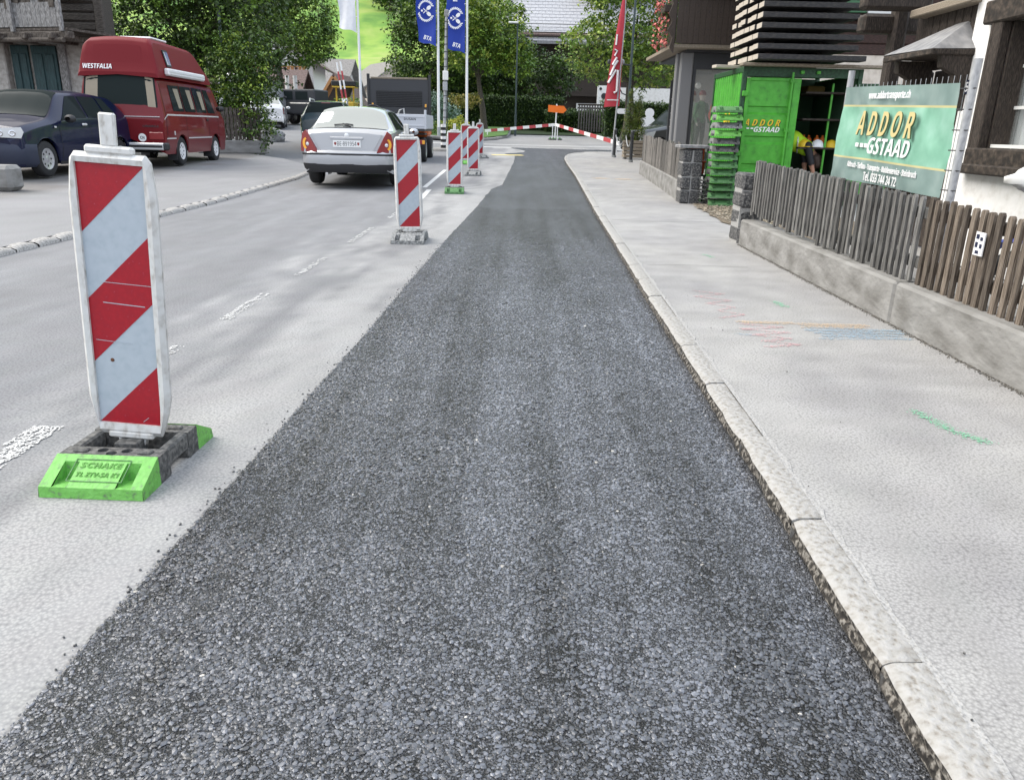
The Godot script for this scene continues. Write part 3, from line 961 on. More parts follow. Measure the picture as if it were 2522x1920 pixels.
func pillar(label: String, at: Vector3, wx: float, wz: float, h: float, courses: int, across: int, cap: bool) -> void:
	var o := thing("stone_pillar", label, "pillar", at)
	part(o, "core", B.new().box(Vector3(0, h / 2 - 0.02, 0), Vector3(wx - 0.03, h - 0.02, wz - 0.03)), M.mortar)
	var y := 0.0
	for c in courses:
		var ch := h / courses
		for k in across:
			var w := wx / across
			var b := B.new()
			b.box(Vector3.ZERO, Vector3(w - 0.012 + rnd(-0.006, 0.01), ch - 0.014, wz + rnd(-0.015, 0.03)), rnd(0.012, 0.03))
			for i in b.v.size():
				var q := b.v[i]
				b.v[i] = q + Vector3(fn.get_noise_3d(q.x * 300 + c * 70, q.y * 300, q.z * 300 + k * 50), fn.get_noise_3d(q.y * 300, q.x * 300 + c * 40, q.z * 300), fn.get_noise_3d(q.z * 300, q.y * 300, q.x * 300 + c * 90)) * 0.02
			part(o, "stone", b, M.stone_block, xf(Vector3((k + 0.5) * w - wx / 2 + rnd(-0.005, 0.005), y + ch / 2, rnd(-0.01, 0.01))))
		y += ch
	if cap:
		part(o, "cap_slab", B.new().box(Vector3(0, h + 0.03, 0), Vector3(wx + 0.14, 0.055, wz + 0.12), 0.01), M.lead_grey)

func build_container() -> void:
	var x0 := 3.73
	var x1 := 5.73
	var zf := -13.9
	var zb := -15.95
	var y0 := 0.13
	var y1 := 2.35
	var o := thing("storage_container", "bright green storage container with one door leaf open, yellow and white lettering", "container", Vector3(x0, y0, zf))
	var w := x1 - x0
	var h := y1 - y0
	var dp := zf - zb
	for q in [[0.035, -0.035], [w - 0.035, -0.035], [0.035, -dp + 0.035], [w - 0.035, -dp + 0.035]]:
		part(o, "corner_post", B.new().box(Vector3(q[0], h / 2, q[1]), Vector3(0.07, h, 0.07), 0.004), M.container_dark)
	part(o, "top_rail", B.new().box(Vector3(w / 2, h - 0.075, -0.04), Vector3(w - 0.14, 0.15, 0.06), 0.004), M.container_dark)
	part(o, "bottom_rail", B.new().box(Vector3(w / 2, 0.05, -0.04), Vector3(w - 0.14, 0.1, 0.06), 0.004), M.container_dark)
	part(o, "side_rail", B.new().box(Vector3(0.03, h - 0.04, -dp / 2), Vector3(0.05, 0.08, dp - 0.14), 0.004), M.container_dark)
	# corrugated walls
	for side in 2:
		var rows := [[], []]
		var z := -0.07
		var xx := 0.02 if side == 0 else w - 0.02
		var inn := 0.03 if side == 0 else -0.03
		var pitch := 0.155
		while z > -dp + 0.1:
			for s in [[0.0, 0.0], [0.055, 0.0], [0.08, 1.0], [0.13, 1.0]]:
				for r in 2:
					rows[r].append(Vector3(xx + inn * s[1], 0.1 + (h - 0.18) * r, z - s[0]))
			z -= pitch
		var b := B.new()
		for i in rows[0].size() - 1:
			if side == 0:
				b.quad(rows[0][i + 1], rows[0][i], rows[1][i], rows[1][i + 1])
			else:
				b.quad(rows[0][i], rows[0][i + 1], rows[1][i + 1], rows[1][i])
		part(o, "corrugated_wall", b, M.container_green)
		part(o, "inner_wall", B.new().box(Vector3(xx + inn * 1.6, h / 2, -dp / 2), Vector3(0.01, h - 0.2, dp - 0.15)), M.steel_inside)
	part(o, "roof", B.new().box(Vector3(w / 2, h - 0.02, -dp / 2), Vector3(w - 0.04, 0.03, dp - 0.1)), M.container_green)
	part(o, "floor", B.new().box(Vector3(w / 2, 0.06, -dp / 2), Vector3(w - 0.1, 0.05, dp - 0.15)), M.dark_timber)
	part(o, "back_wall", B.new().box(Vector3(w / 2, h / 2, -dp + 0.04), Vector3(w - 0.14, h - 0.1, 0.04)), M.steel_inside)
	# closed door leaf: sheet with three sunk bands, extruded across
	var door := Node3D.new()
	door.name = "door_leaf"
	o.add_child(door)
	door.position = Vector3(0.075, 0.09, 0.0)
	door.rotation.y = -0.02
	var dw := 0.9
	var dh := h - 0.26
	var prof := [Vector2(0.0, 0.0), Vector2(0.0, dh * 0.2)]
	for k in 3:
		var ym: float = dh * [0.27, 0.5, 0.745][k]
		prof.append_array([Vector2(0.0, ym - 0.075), Vector2(-0.028, ym - 0.045), Vector2(-0.028, ym + 0.045), Vector2(0.0, ym + 0.06)])
	prof.append(Vector2(0.0, dh))
	var db := B.new()
	for i in prof.size() - 1:
		var p0: Vector2 = prof[i]
		var p1: Vector2 = prof[i + 1]
		db.quad(Vector3(0.06, p0.y, p0.x), Vector3(dw - 0.12, p0.y, p0.x), Vector3(dw - 0.12, p1.y, p1.x), Vector3(0.06, p1.y, p1.x))
	part(door, "door_sheet", db, M.container_green)
	part(door, "door_back", B.new().box(Vector3(dw / 2, dh / 2, -0.045), Vector3(dw, dh, 0.02)), M.container_green)
	for q in [[0.03, dh / 2, 0.06, dh], [dw - 0.06, dh / 2, 0.12, dh]]:
		part(door, "door_stile", B.new().box(Vector3(q[0], q[1], -0.008), Vector3(q[2], q[3], 0.05), 0.006), M.container_green)
	for y in [0.02, dh - 0.02]:
		part(door, "door_rim", B.new().box(Vector3(dw / 2 - 0.03, y, -0.006), Vector3(dw - 0.18, 0.05, 0.05), 0.006), M.container_green)
	part(door, "locking_bar", B.new().tube([Vector3(dw - 0.16, -0.06, 0.05), Vector3(dw - 0.16, dh + 0.09, 0.05)], 0.019, 8), M.container_green)
	for y in [0.0, 0.45, 1.1, dh - 0.08]:
		part(door, "bar_bracket", B.new().box(Vector3(dw - 0.16, y + 0.04, 0.035), Vector3(0.07, 0.06, 0.05), 0.006), M.container_green)
	for y in [0.25, 0.75, 1.15, dh - 0.25]:
		part(door, "hinge", B.new().box(Vector3(-0.01, y, 0.012), Vector3(0.1, 0.085, 0.045), 0.008), M.container_green)
	part(door, "handle", B.new().box(Vector3(dw - 0.38, 0.56, 0.05), Vector3(0.45, 0.03, 0.02), 0.005), M.container_dark)
	part(door, "padlock", B.new().box(Vector3(dw - 0.37, 0.5, 0.065), Vector3(0.05, 0.06, 0.03), 0.008), M.chrome)
	part(door, "padlock_box", B.new().box(Vector3(dw - 0.36, 0.58, 0.06), Vector3(0.06, 0.07, 0.03), 0.006), M.near_black)
	var ty := 1.2
	lettering(door, "lettering_shadow", "A D D O R", 0.105, 0.6, M.shadow_print, xf(Vector3(0.352, ty + 0.045, 0.003)), 0.28, true, 0.003)
	lettering(door, "lettering", "A D D O R", 0.105, 0.6, M.yellow_print, xf(Vector3(0.34, ty + 0.055, 0.006)), 0.28, true, 0.003)
	lettering(door, "lettering", "GSTAAD", 0.085, 0.43, M.white_print, xf(Vector3(0.42, ty - 0.055, 0.006)), 0.28, true, 0.003)
	for k in 3:
		part(door, "dash", B.new().box(Vector3(0.03 + 0.07 * k, ty - 0.04, 0.004), Vector3(0.045, 0.022, 0.003)), M.white_print)
	for q in [[0.98, h - 0.07], [1.25, h - 0.07]]:
		part(o, "cam_keeper", B.new().box(Vector3(q[0], q[1], 0.005), Vector3(0.06, 0.05, 0.05), 0.006), M.container_green)
	lettering(o, "side_lettering", "DA", 0.16, 0.42, M.yellow_print, Transform3D(Basis(Vector3.UP, -PI / 2), Vector3(-0.002, 1.42, -0.75)), 0.28)
	# shelves inside
	for q in [[1.36, 0.95], [1.36, 1.42], [1.36, 1.85]]:
		part(o, "shelf", B.new().box(Vector3(q[0] + 0.17, q[1], -0.75), Vector3(0.75, 0.03, 1.1)), M.dark_timber)
	part(o, "shelf_upright", B.new().box(Vector3(1.62, 1.0, -0.25), Vector3(0.03, 2.0, 0.03)), M.container_green)
	rng.seed = 77
	for k in 5:
		solo("orange_canister", B.new().lathe([Vector2(0, 0), Vector2(0.05, 0), Vector2(0.055, 0.02), Vector2(0.055, 0.13), Vector2(0.02, 0.17), Vector2(0.02, 0.2), Vector2(0, 0.2)], 10), M.orange, "orange canister on the middle shelf inside the green container", "canister", Vector3(x0 + 1.26 + 0.115 * k, y0 + 0.966, zf - 0.62 - rnd(0, 0.1)), 0, "canisters on the container shelf")
	for k in 3:
		solo("hard_hat", helmet_mesh(), [M.yellow_print, M.white_print, M.yellow_print][k], ["yellow hard hat on the container shelf next to the open door", "white hard hat with its peak forward on the container shelf", "yellow hard hat at the outer end of the container shelf"][k], "hard hat", Vector3(x0 + 1.28 + 0.24 * k, y0 + 0.966, zf - 0.33), [0.4, -0.5, 2.0][k])
	solo("tool_case", B.new().box(Vector3(0, 0.06, 0), Vector3(0.34, 0.12, 0.3), 0.02), plain("case_ochre", 0.16, 0.1, 0.015, 0.7), "yellow tool case on the top shelf of the green container", "tool case", Vector3(x0 + 1.5, y0 + 1.866, zf - 0.9), 0.2)
	# second container behind
	var c2 := thing("storage_container", "second green container half hidden behind the printed banner", "container", Vector3(5.95, 0.13, -14.9))
	part(c2, "body", B.new().box(Vector3(0.95, 1.0, -1.0), Vector3(1.9, 2.0, 2.0), 0.01), M.container_dark)
	part(c2, "door_leaf", B.new().box(Vector3(0.5, 1.0, 0.02), Vector3(0.9, 1.9, 0.03), 0.01), M.container_green)
	part(c2, "roof_rail", B.new().box(Vector3(0.95, 2.03, 0.0), Vector3(1.92, 0.06, 0.06), 0.006), M.container_dark)

func helmet_mesh() -> ArrayMesh:
	var b := B.new()
	var prof := []
	for i in 7:
		var a := PI / 2 * i / 6.0
		prof.append(Vector2(0.115 * cos(a) + 0.0001, 0.13 * sin(a)))
	prof.push_front(Vector2(0.135, -0.0))
	b.lathe(prof, 14)
	b.box(Vector3(0, 0.008, 0.13), Vector3(0.14, 0.012, 0.06), 0.004)
	return b.mesh()

func build_stacks() -> void:
	# spare beacon feet piled beside the container
	rng.seed = 41
	var tones := [["rubber_green_dull", "rubber_black", "dull green"], ["rubber_green_dull", "rubber_black", "dull green"], ["rubber_green_dull", "rubber_black", "dull green"], ["rubber_green_dull", "rubber_black", "dull green"], ["rubber_green_dull", "rubber_black", "dull green"], ["rubber_green_dull", "rubber_grey", "dull green"], ["rubber_green_dull", "rubber_grey", "dull green"], ["rubber_black", "rubber_grey", "black"], ["rubber_black", "rubber_grey", "black"], ["rubber_green", "rubber_grey", "green"], ["rubber_grey", "rubber_grey", "grey"], ["rubber_green", "rubber_grey", "green"], ["rubber_green_dull", "rubber_grey", "pale dusty"]]  # grey bodies: dusty black rubber, with sunlit paleness put into the colour
	for k in tones.size():
		var where: String = ["lowest", "second", "third", "fourth", "fifth", "sixth", "seventh", "eighth", "ninth", "tenth", "eleventh", "twelfth", "topmost"][k]
		var o := thing("beacon_foot", "%s rubber beacon foot, %s%s of the stack beside the container" % [tones[k][2], where, " from the bottom" if k > 0 and k < 12 else ""], "beacon foot", Vector3(3.5 + rnd(-0.015, 0.015), 0.11 + 0.126 * k, -13.78 + rnd(-0.02, 0.02)), rnd(-0.05, 0.05), "spare beacon feet in a stack")
		make_base(o, M[tones[k][0]], M[tones[k][1]], false, Transform3D(Basis.from_scale(Vector3(1.12, 0.84, 0.8)), Vector3.ZERO))
	# red crates and black cable hanks between pillar and stack
	for k in 2:
		var c := thing("red_crate", ["red plastic crate, upper of the two behind the stone pillar", "red plastic crate, lower of the two behind the stone pillar"][k], "crate", Vector3(3.16 + 0.02 * k, 0.82 - 0.24 * k, -14.55), 0.1, "red crates by the pillar")
		part(c, "tub", B.new().box(Vector3(0, 0.11, 0), Vector3(0.34, 0.22, 0.3), 0.02), M.bright_red)
		part(c, "rim", B.new().box(Vector3(0, 0.215, 0), Vector3(0.37, 0.03, 0.33), 0.008), M.bright_red)
	var shelf := thing("steel_rack", "low dark steel rack carrying the red crates", "rack", Vector3(3.17, 0.1, -14.55))
	part(shelf, "top", B.new().box(Vector3(0, 0.46, 0), Vector3(0.42, 0.03, 0.36)), M.near_black)
	for q in [[-0.19, -0.16], [0.19, -0.16], [-0.19, 0.16], [0.19, 0.16]]:
		part(shelf, "leg", B.new().box(Vector3(q[0], 0.22, q[1]), Vector3(0.03, 0.45, 0.03)), M.near_black)
	var hank := thing("lamp_frame_pile", "heap of thin black wire frames beside the stone pillar", "wire frames", Vector3(3.24, 0.1, -13.75))
	for k in 16:
		var pts := []
		var y := 0.03 + 0.026 * k
		var r := rnd(0.05, 0.075)
		for i in 9:
			var a := TAU * i / 8.0
			pts.append(Vector3(rnd(-0.01, 0.01) + r * cos(a) + (0.04 if k % 2 == 0 else -0.04), y + 0.015 * sin(a * 2 + k), r * sin(a)))
		part(hank, "wire", B.new().tube(pts, 0.009, 5, false), M.rubber_black if k % 3 == 0 else M.near_black)
	# timber piled on the container roof
	rng.seed = 43
	part(thing("roof_board", "long grey board lying across the green container roof under the plank pile", "plank", Vector3(4.85, 2.375, -13.8)), "board", B.new().box(Vector3.ZERO, Vector3(2.4, 0.045, 0.22), 0.006), M.plank_pale)
	part(thing("roof_board", "short pale board at the left end of the green container roof", "plank", Vector3(3.62, 2.385, -14.55), 0.15), "board", B.new().box(Vector3.ZERO, Vector3(0.5, 0.05, 0.2), 0.006), M.plank_end)
	for l in 8:
		var y := 2.47 + 0.152 * l
		for k in 6:
			var len := rnd(1.45, 1.75) if k == 0 else 1.5
			var z := -13.55 - 0.29 * k
			var xl := 3.78 + rnd(-0.02, 0.03)
			var o := thing("plank", "dark weathered plank with pale sawn end, %s layer of the pile on the container" % ["lowest", "second", "third", "fourth", "fifth", "sixth", "seventh", "topmost"][l], "plank", Vector3(xl, y, z), rnd(-0.01, 0.012), "planks piled on the container")
			part(o, "board", B.new().box(Vector3(len / 2, 0, 0), Vector3(len, 0.078, 0.275), 0.005), M.plank_dark)
			part(o, "sawn_end", B.new().box(Vector3(-0.002, 0, 0), Vector3(0.006, 0.074, 0.268)), M.plank_end)
		for s in [0.35, 1.15]:
			var st := solo("spacer_batten", B.new().box(Vector3.ZERO, Vector3(0.06, 0.073, 1.3)), M.dark_timber, "short dark batten under the %s layer of the plank pile" % ["lowest", "second", "third", "fourth", "fifth", "sixth", "seventh", "topmost"][l], "batten", Vector3(3.78 + s, y - 0.0757, -14.5), 0, "spacers in the plank pile")

func build_banner() -> void:
	var o := thing("construction_banner", "green printed banner laced to a steel mesh fence behind the pickets", "banner", Vector3(2.95, 0.1, -6.5))
	part(o, "post", B.new().tube([Vector3(0.02, 0.0, 1.04), Vector3(0.02, 1.68, 1.06)], 0.028, 10), M.galvanised)
	part(o, "post", B.new().tube([Vector3(0.02, 0.0, -0.98), Vector3(0.02, 1.74, -0.96)], 0.028, 10), M.galvanised)
	for k in 26:
		var z := -0.93 + 1.95 * k / 25.0
		part(o, "mesh_wire", B.new().tube([Vector3(0.03, 0.3, z), Vector3(0.03, 1.62 - 0.03 * k / 25.0, z)], 0.0025, 4), M.galvanised)
	var bands := [[0.0, 0.235, "band_slate"], [0.235, 0.255, "band_line"], [0.255, 0.79, "band_green"], [0.79, 0.81, "band_line"], [0.81, 1.0, "band_slate"]]
	noisy("band_slate", [[0, 0.154, 0.224, 0.2128], [0.5, 0.196, 0.2731, 0.2591], [1, 0.266, 0.3431, 0.3289]], 0.01, 4, Vector3(1, 1, 1), 0.4, 0.0, true, 0, 256, 61)
	noisy("band_green", [[0, 0.162, 0.3553, 0.2592], [0.5, 0.2268, 0.4509, 0.3402], [1, 0.324, 0.5466, 0.4536]], 0.01, 4, Vector3(1, 1, 1), 0.4, 0.0, true, 0, 256, 62)
	plain("band_line", 0.5, 0.46, 0.24, 0.5)
	plain("cream_print", 0.6, 0.5, 0.24, 0.5)
	var surf := func(u: float, q: float) -> Vector3:
		var z := lerpf(-0.95, 1.0, u)
		var top := lerpf(1.6, 1.535, u)
		var bot := lerpf(0.83, 0.795, u)
		var fold := 0.012 * sin(u * 9.0 + q * 5.0) + 0.01 * fn.get_noise_2d(u * 60 + q * 50, q * 20) + 0.016 * exp(-pow((u - 0.42 * q - 0.02) * 16.0, 2.0))
		return Vector3(-0.025 - fold, lerpf(bot, top, q), z)
	for q in bands:
		var rows := []
		var steps := maxi(1, int((q[1] - q[0]) * 24))
		for j in steps + 1:
			var row := []
			for i in 41:
				row.append(surf.call(i / 40.0, lerpf(q[0], q[1], float(j) / steps)))
			rows.append(row)
		part(o, "printed_band", B.new().sheet(rows), M[q[2]])
	var face := func(u: float, q: float) -> Transform3D:
		var p: Vector3 = surf.call(u, q)
		return Transform3D(Basis(Vector3.UP, -PI / 2) * Basis(Vector3.BACK, -0.025), p + Vector3(-0.016, 0, 0))
	lettering(o, "lettering", "www.addortransporte.ch", 0.075, 0.72, M.white_print, face.call(0.5, 0.9) * xf(Vector3(0, 0, 0.014)), 0.0, true, 0.004)
	lettering(o, "lettering_shadow", "A D D O R", 0.19, 0.98, M.shadow_print, face.call(0.505, 0.62), 0.25, true, 0.002)
	lettering(o, "lettering", "A D D O R", 0.19, 0.98, M.cream_print, face.call(0.5, 0.625) * xf(Vector3(0, 0, 0.004)), 0.25, true, 0.002)
	lettering(o, "lettering", "GSTAAD", 0.13, 0.72, M.white_print, face.call(0.545, 0.395), 0.25, true, 0.002)
	for k in 3:
		part(o, "dash", B.new().box(Vector3.ZERO, Vector3(0.065, 0.032, 0.002)), M.white_print, face.call(0.24 + 0.042 * k, 0.39))
	lettering(o, "lettering", "Abbruch - Tiefbau - Transporte - Muldenservice - Steinbruch", 0.062, 1.25, M.white_print, face.call(0.5, 0.165) * xf(Vector3(0, 0, 0.012)), 0.0, true, 0.004)
	lettering(o, "lettering", "Tel. 033 744 24 72", 0.075, 0.6, M.white_print, face.call(0.5, 0.07), 0.0, true, 0.004)
	for k in 6:
		part(o, "cable_tie", B.new().tube([Vector3(-0.03, 0.85 + 0.13 * k, 1.0), Vector3(0.02, 0.85 + 0.13 * k, 1.1)], 0.004, 4), M.near_black)

func build_house_right() -> void:
	# white plastered house beside the pavement
	var xw := 4.4
	var o := thing("plastered_house", "white plastered house with dark timber upper floor and brown framed window", "house", Vector3(xw, 0.1, -8.25))
	# wall pieces round the window opening (local z from 0 to 8)
	var zl := 0.52
	var zr := 1.92
	var yb := 0.98
	var yt := 2.2
	part(o, "wall", B.new().box(Vector3(0.15, 1.25, zl / 2), Vector3(0.3, 2.5, zl)), M.plaster)
	part(o, "wall", B.new().box(Vector3(0.15, yb / 2, (zl + zr) / 2), Vector3(0.3, yb, zr - zl)), M.plaster)
	part(o, "wall", B.new().box(Vector3(0.15, 1.25, (zr + 8.0) / 2), Vector3(0.3, 2.5, 8.0 - zr)), M.plaster)
	part(o, "wall", B.new().box(Vector3(3.0, 1.25, -0.1), Vector3(5.4, 2.5, 0.2)), M.plaster)
	part(o, "room_ceiling", B.new().box(Vector3(0.95, 2.52, 4.0), Vector3(1.4, 0.06, 8.0)), M.interior_wall)
	part(o, "room_end", B.new().box(Vector3(0.95, 1.25, 0.05), Vector3(1.3, 2.5, 0.1)), M.interior_wall)
	part(o, "room_back", B.new().box(Vector3(1.6, 1.25, 4.0), Vector3(0.1, 2.5, 8.0)), M.interior_wall)
	var w := Node3D.new()
	w.name = "window"
	o.add_child(w)
	for q in [[zl - 0.04, 0.18], [zr + 0.04, 0.18]]:
		part(w, "casing", B.new().box(Vector3(-0.01, (yb + yt) / 2, q[0]), Vector3(0.1, yt - yb + 0.04, q[1]), 0.012), M.dark_timber_up)
		part(w, "casing", B.new().box(Vector3(-0.045, (yb + yt) / 2, q[0] - 0.05), Vector3(0.04, yt - yb + 0.04, 0.05), 0.01), M.dark_timber_up)
	part(w, "reveal", B.new().box(Vector3(0.14, (yb + yt) / 2, zl + 0.06), Vector3(0.2, yt - yb, 0.03)), M.dark_timber_up)
	part(w, "reveal", B.new().box(Vector3(0.14, (yb + yt) / 2, zr - 0.06), Vector3(0.2, yt - yb, 0.03)), M.dark_timber_up)
	part(w, "lintel", B.new().box(Vector3(-0.01, yt + 0.1, (zl + zr) / 2), Vector3(0.14, 0.2, zr - zl + 0.5), 0.015), M.dark_timber)
	part(w, "sill_board", B.new().box(Vector3(0.0, yb + 0.05, (zl + zr) / 2), Vector3(0.16, 0.16, zr - zl + 0.22), 0.015), M.dark_timber)
	part(w, "sill", B.new().box(Vector3(-0.06, yb - 0.06, (zl + zr) / 2), Vector3(0.16, 0.09, zr - zl + 0.36), 0.015), M.dark_timber)
	part(w, "inner_sill", B.new().box(Vector3(0.14, yb + 0.15, (zl + zr) / 2), Vector3(0.18, 0.03, zr - zl - 0.12)), M.white_paint)
	part(w, "pane", B.new().box(Vector3(0.22, (yb + yt) / 2 + 0.08, (zl + zr) / 2), Vector3(0.008, yt - yb - 0.16, zr - zl - 0.1)), M.pane)
	part(w, "mullion", B.new().box(Vector3(0.21, (yb + yt) / 2, (zl + zr) / 2 + 0.02), Vector3(0.05, yt - yb, 0.09)), M.dark_timber_up)
	for y in [1.47, 1.83]:
		part(w, "glazing_bar", B.new().box(Vector3(0.21, y, (zl + zr) / 2), Vector3(0.03, 0.028, zr - zl - 0.14)), M.white_paint)
	var cr := []
	for j in 2:
		var row := []
		for i in 41:
			row.append(Vector3(0.27 + 0.015 * sin(i * 1.3), yb + 0.15 + j * (yt - yb - 0.15), zl + 0.06 + (zr - zl - 0.12) * i / 40.0))
		cr.append(row)
	part(w, "net_curtain", B.new().sheet(cr), M.curtain)
	# timber storey above
	for k in 6:
		part(o, "log_course", B.new().box(Vector3(0.16, 2.6 + 0.22 * k, 3.9), Vector3(0.46, 0.21, 8.3), 0.03), M.dark_timber)
	part(o, "back_boards", B.new().box(Vector3(0.12, 2.2, -0.72), Vector3(0.06, 0.62, 1.3)), M.dark_timber_up)
	for k in 7:
		part(o, "wall_board", B.new().box(Vector3(0.06, 2.25, -0.1 - 0.15 * k), Vector3(0.04, 0.55, 0.135), 0.006), M.dark_timber_up)
	part(o, "head_beam", B.new().box(Vector3(-0.02, 2.47, -0.55), Vector3(0.2, 0.08, 1.2), 0.01), M.plank_pale)
	# entrance recess and carved posts
	part(o, "door", B.new().box(Vector3(0.3, 0.95, -0.65), Vector3(0.06, 1.9, 1.0), 0.01), M.dark_timber_up)
	part(o, "door_jamb", B.new().box(Vector3(0.12, 0.95, -1.2), Vector3(0.3, 1.9, 0.12), 0.02), M.dark_timber_up)
	var canopy := Node3D.new()
	canopy.name = "canopy"
	o.add_child(canopy)
	var e := [Vector3(-0.42, 2.03, -0.95), Vector3(-0.42, 2.01, 0.1), Vector3(0.05, 2.02, 0.1), Vector3(0.05, 2.04, -0.95)]
	var apex0 := Vector3(0.05, 2.3, -0.4)
	var apex1 := Vector3(0.05, 2.3, -0.2)
	var rb := B.new()
	rb.quad(e[0], e[1], apex1, apex0)
	rb.tri(e[1], e[2], apex1)
	rb.tri(e[3], e[0], apex0)
	part(canopy, "lead_roof", rb, M.lead_grey)
	part(canopy, "eave_board", B.new().box(Vector3(-0.405, 1.985, -0.42), Vector3(0.035, 0.055, 1.06), 0.008), M.dark_timber)
	part(canopy, "eave_board", B.new().box(Vector3(-0.17, 1.985, 0.085), Vector3(0.44, 0.055, 0.035), 0.008), M.dark_timber)
	part(canopy, "soffit", B.new().box(Vector3(-0.18, 1.99, -0.42), Vector3(0.42, 0.02, 0.98)), M.dark_timber)
	for z in [-0.88, 0.03]:
		var br := PackedVector2Array([Vector2(0, 1.97), Vector2(-0.38, 1.97), Vector2(-0.36, 1.85), Vector2(-0.22, 1.78), Vector2(-0.2, 1.6), Vector2(-0.08, 1.45), Vector2(-0.06, 1.3), Vector2(0, 1.25)])
		part(canopy, "bracket", B.new().prism(br, -0.05, 0.05), M.dark_timber_up, xf(Vector3(0.08, 0, z)))
	for q in [[-0.45, 2.62, -1.25], [-0.3, 2.42, -1.6]]:
		part(o, "beam_end", B.new().box(Vector3(q[0] + 0.2, q[1], q[2]), Vector3(0.75, 0.2, 0.2), 0.03), M.dark_timber)
	part(o, "carved_post", B.new().box(Vector3(-0.05, 1.3, -1.55), Vector3(0.16, 2.6, 0.18), 0.03), M.dark_timber_up)
	var ns := solo("house_number", B.new().box(Vector3.ZERO, Vector3(0.16, 0.13, 0.01), 0.003), M.navy, "small dark blue house number plate on the white house corner", "number plate", Vector3(xw - 0.008, 1.77, -8.13), -PI / 2)
	lettering(ns, "numeral", "5", 0.09, 0.05, M.white_print, xf(Vector3(-0.02, 0, 0.006)), 0.0, true, 0.002)
	# plant pot trailing at the window
	# house across the yard
	var h := thing("chalet", "chalet with cream plaster ground floor, red brown timber and green shutter behind the container", "house", Vector3(5.4, 0.15, -20.0))
	part(h, "plaster_wall", B.new().box(Vector3(4.5, 1.5, -0.2), Vector3(9.0, 3.0, 0.4)), M.plaster_cream)
	for k in 7:
		part(h, "timber_course", B.new().box(Vector3(4.5, 3.1 + 0.25 * k, -0.2), Vector3(9.0, 0.24, 0.46), 0.02), M.red_timber)
	part(h, "ledge", B.new().box(Vector3(4.5, 3.78, 0.12), Vector3(9.0, 0.05, 0.25), 0.01), M.plank_pale)
	for k in 60:
		part(h, "scallop", B.new().tube([Vector3(1.4 + 0.07 * k, 3.74, 0.24), Vector3(1.4 + 0.07 * k, 3.74, 0.26)], 0.03, 8), M.dark_timber)
	part(h, "pane", B.new().box(Vector3(3.0, 4.35, 0.06), Vector3(0.62, 0.9, 0.02)), M.car_glass_flat)
	part(h, "window_frame", B.new().box(Vector3(3.0, 3.9, 0.09), Vector3(0.66, 0.07, 0.08)), M.white_paint)
	for x in [2.69, 3.02, 3.3]:
		part(h, "window_frame", B.new().box(Vector3(x, 4.35, 0.09), Vector3(0.06, 0.9, 0.06)), M.white_paint)
	var sh := part(h, "green_shutter", B.new().box(Vector3(2.4, 4.35, 0.08), Vector3(0.5, 0.95, 0.04), 0.01), plain("shutter_green", 0.05, 0.15, 0.07, 0.6))
	for k in 2:
		part(sh, "shutter_panel", B.new().box(Vector3(2.4, 4.1 + 0.45 * k, 0.105), Vector3(0.36, 0.34, 0.02), 0.008), M.shutter_green)
	part(h, "roof", B.new().box(Vector3(4.5, 5.2, -1.0), Vector3(9.8, 0.2, 3.6)), M.dark_timber)

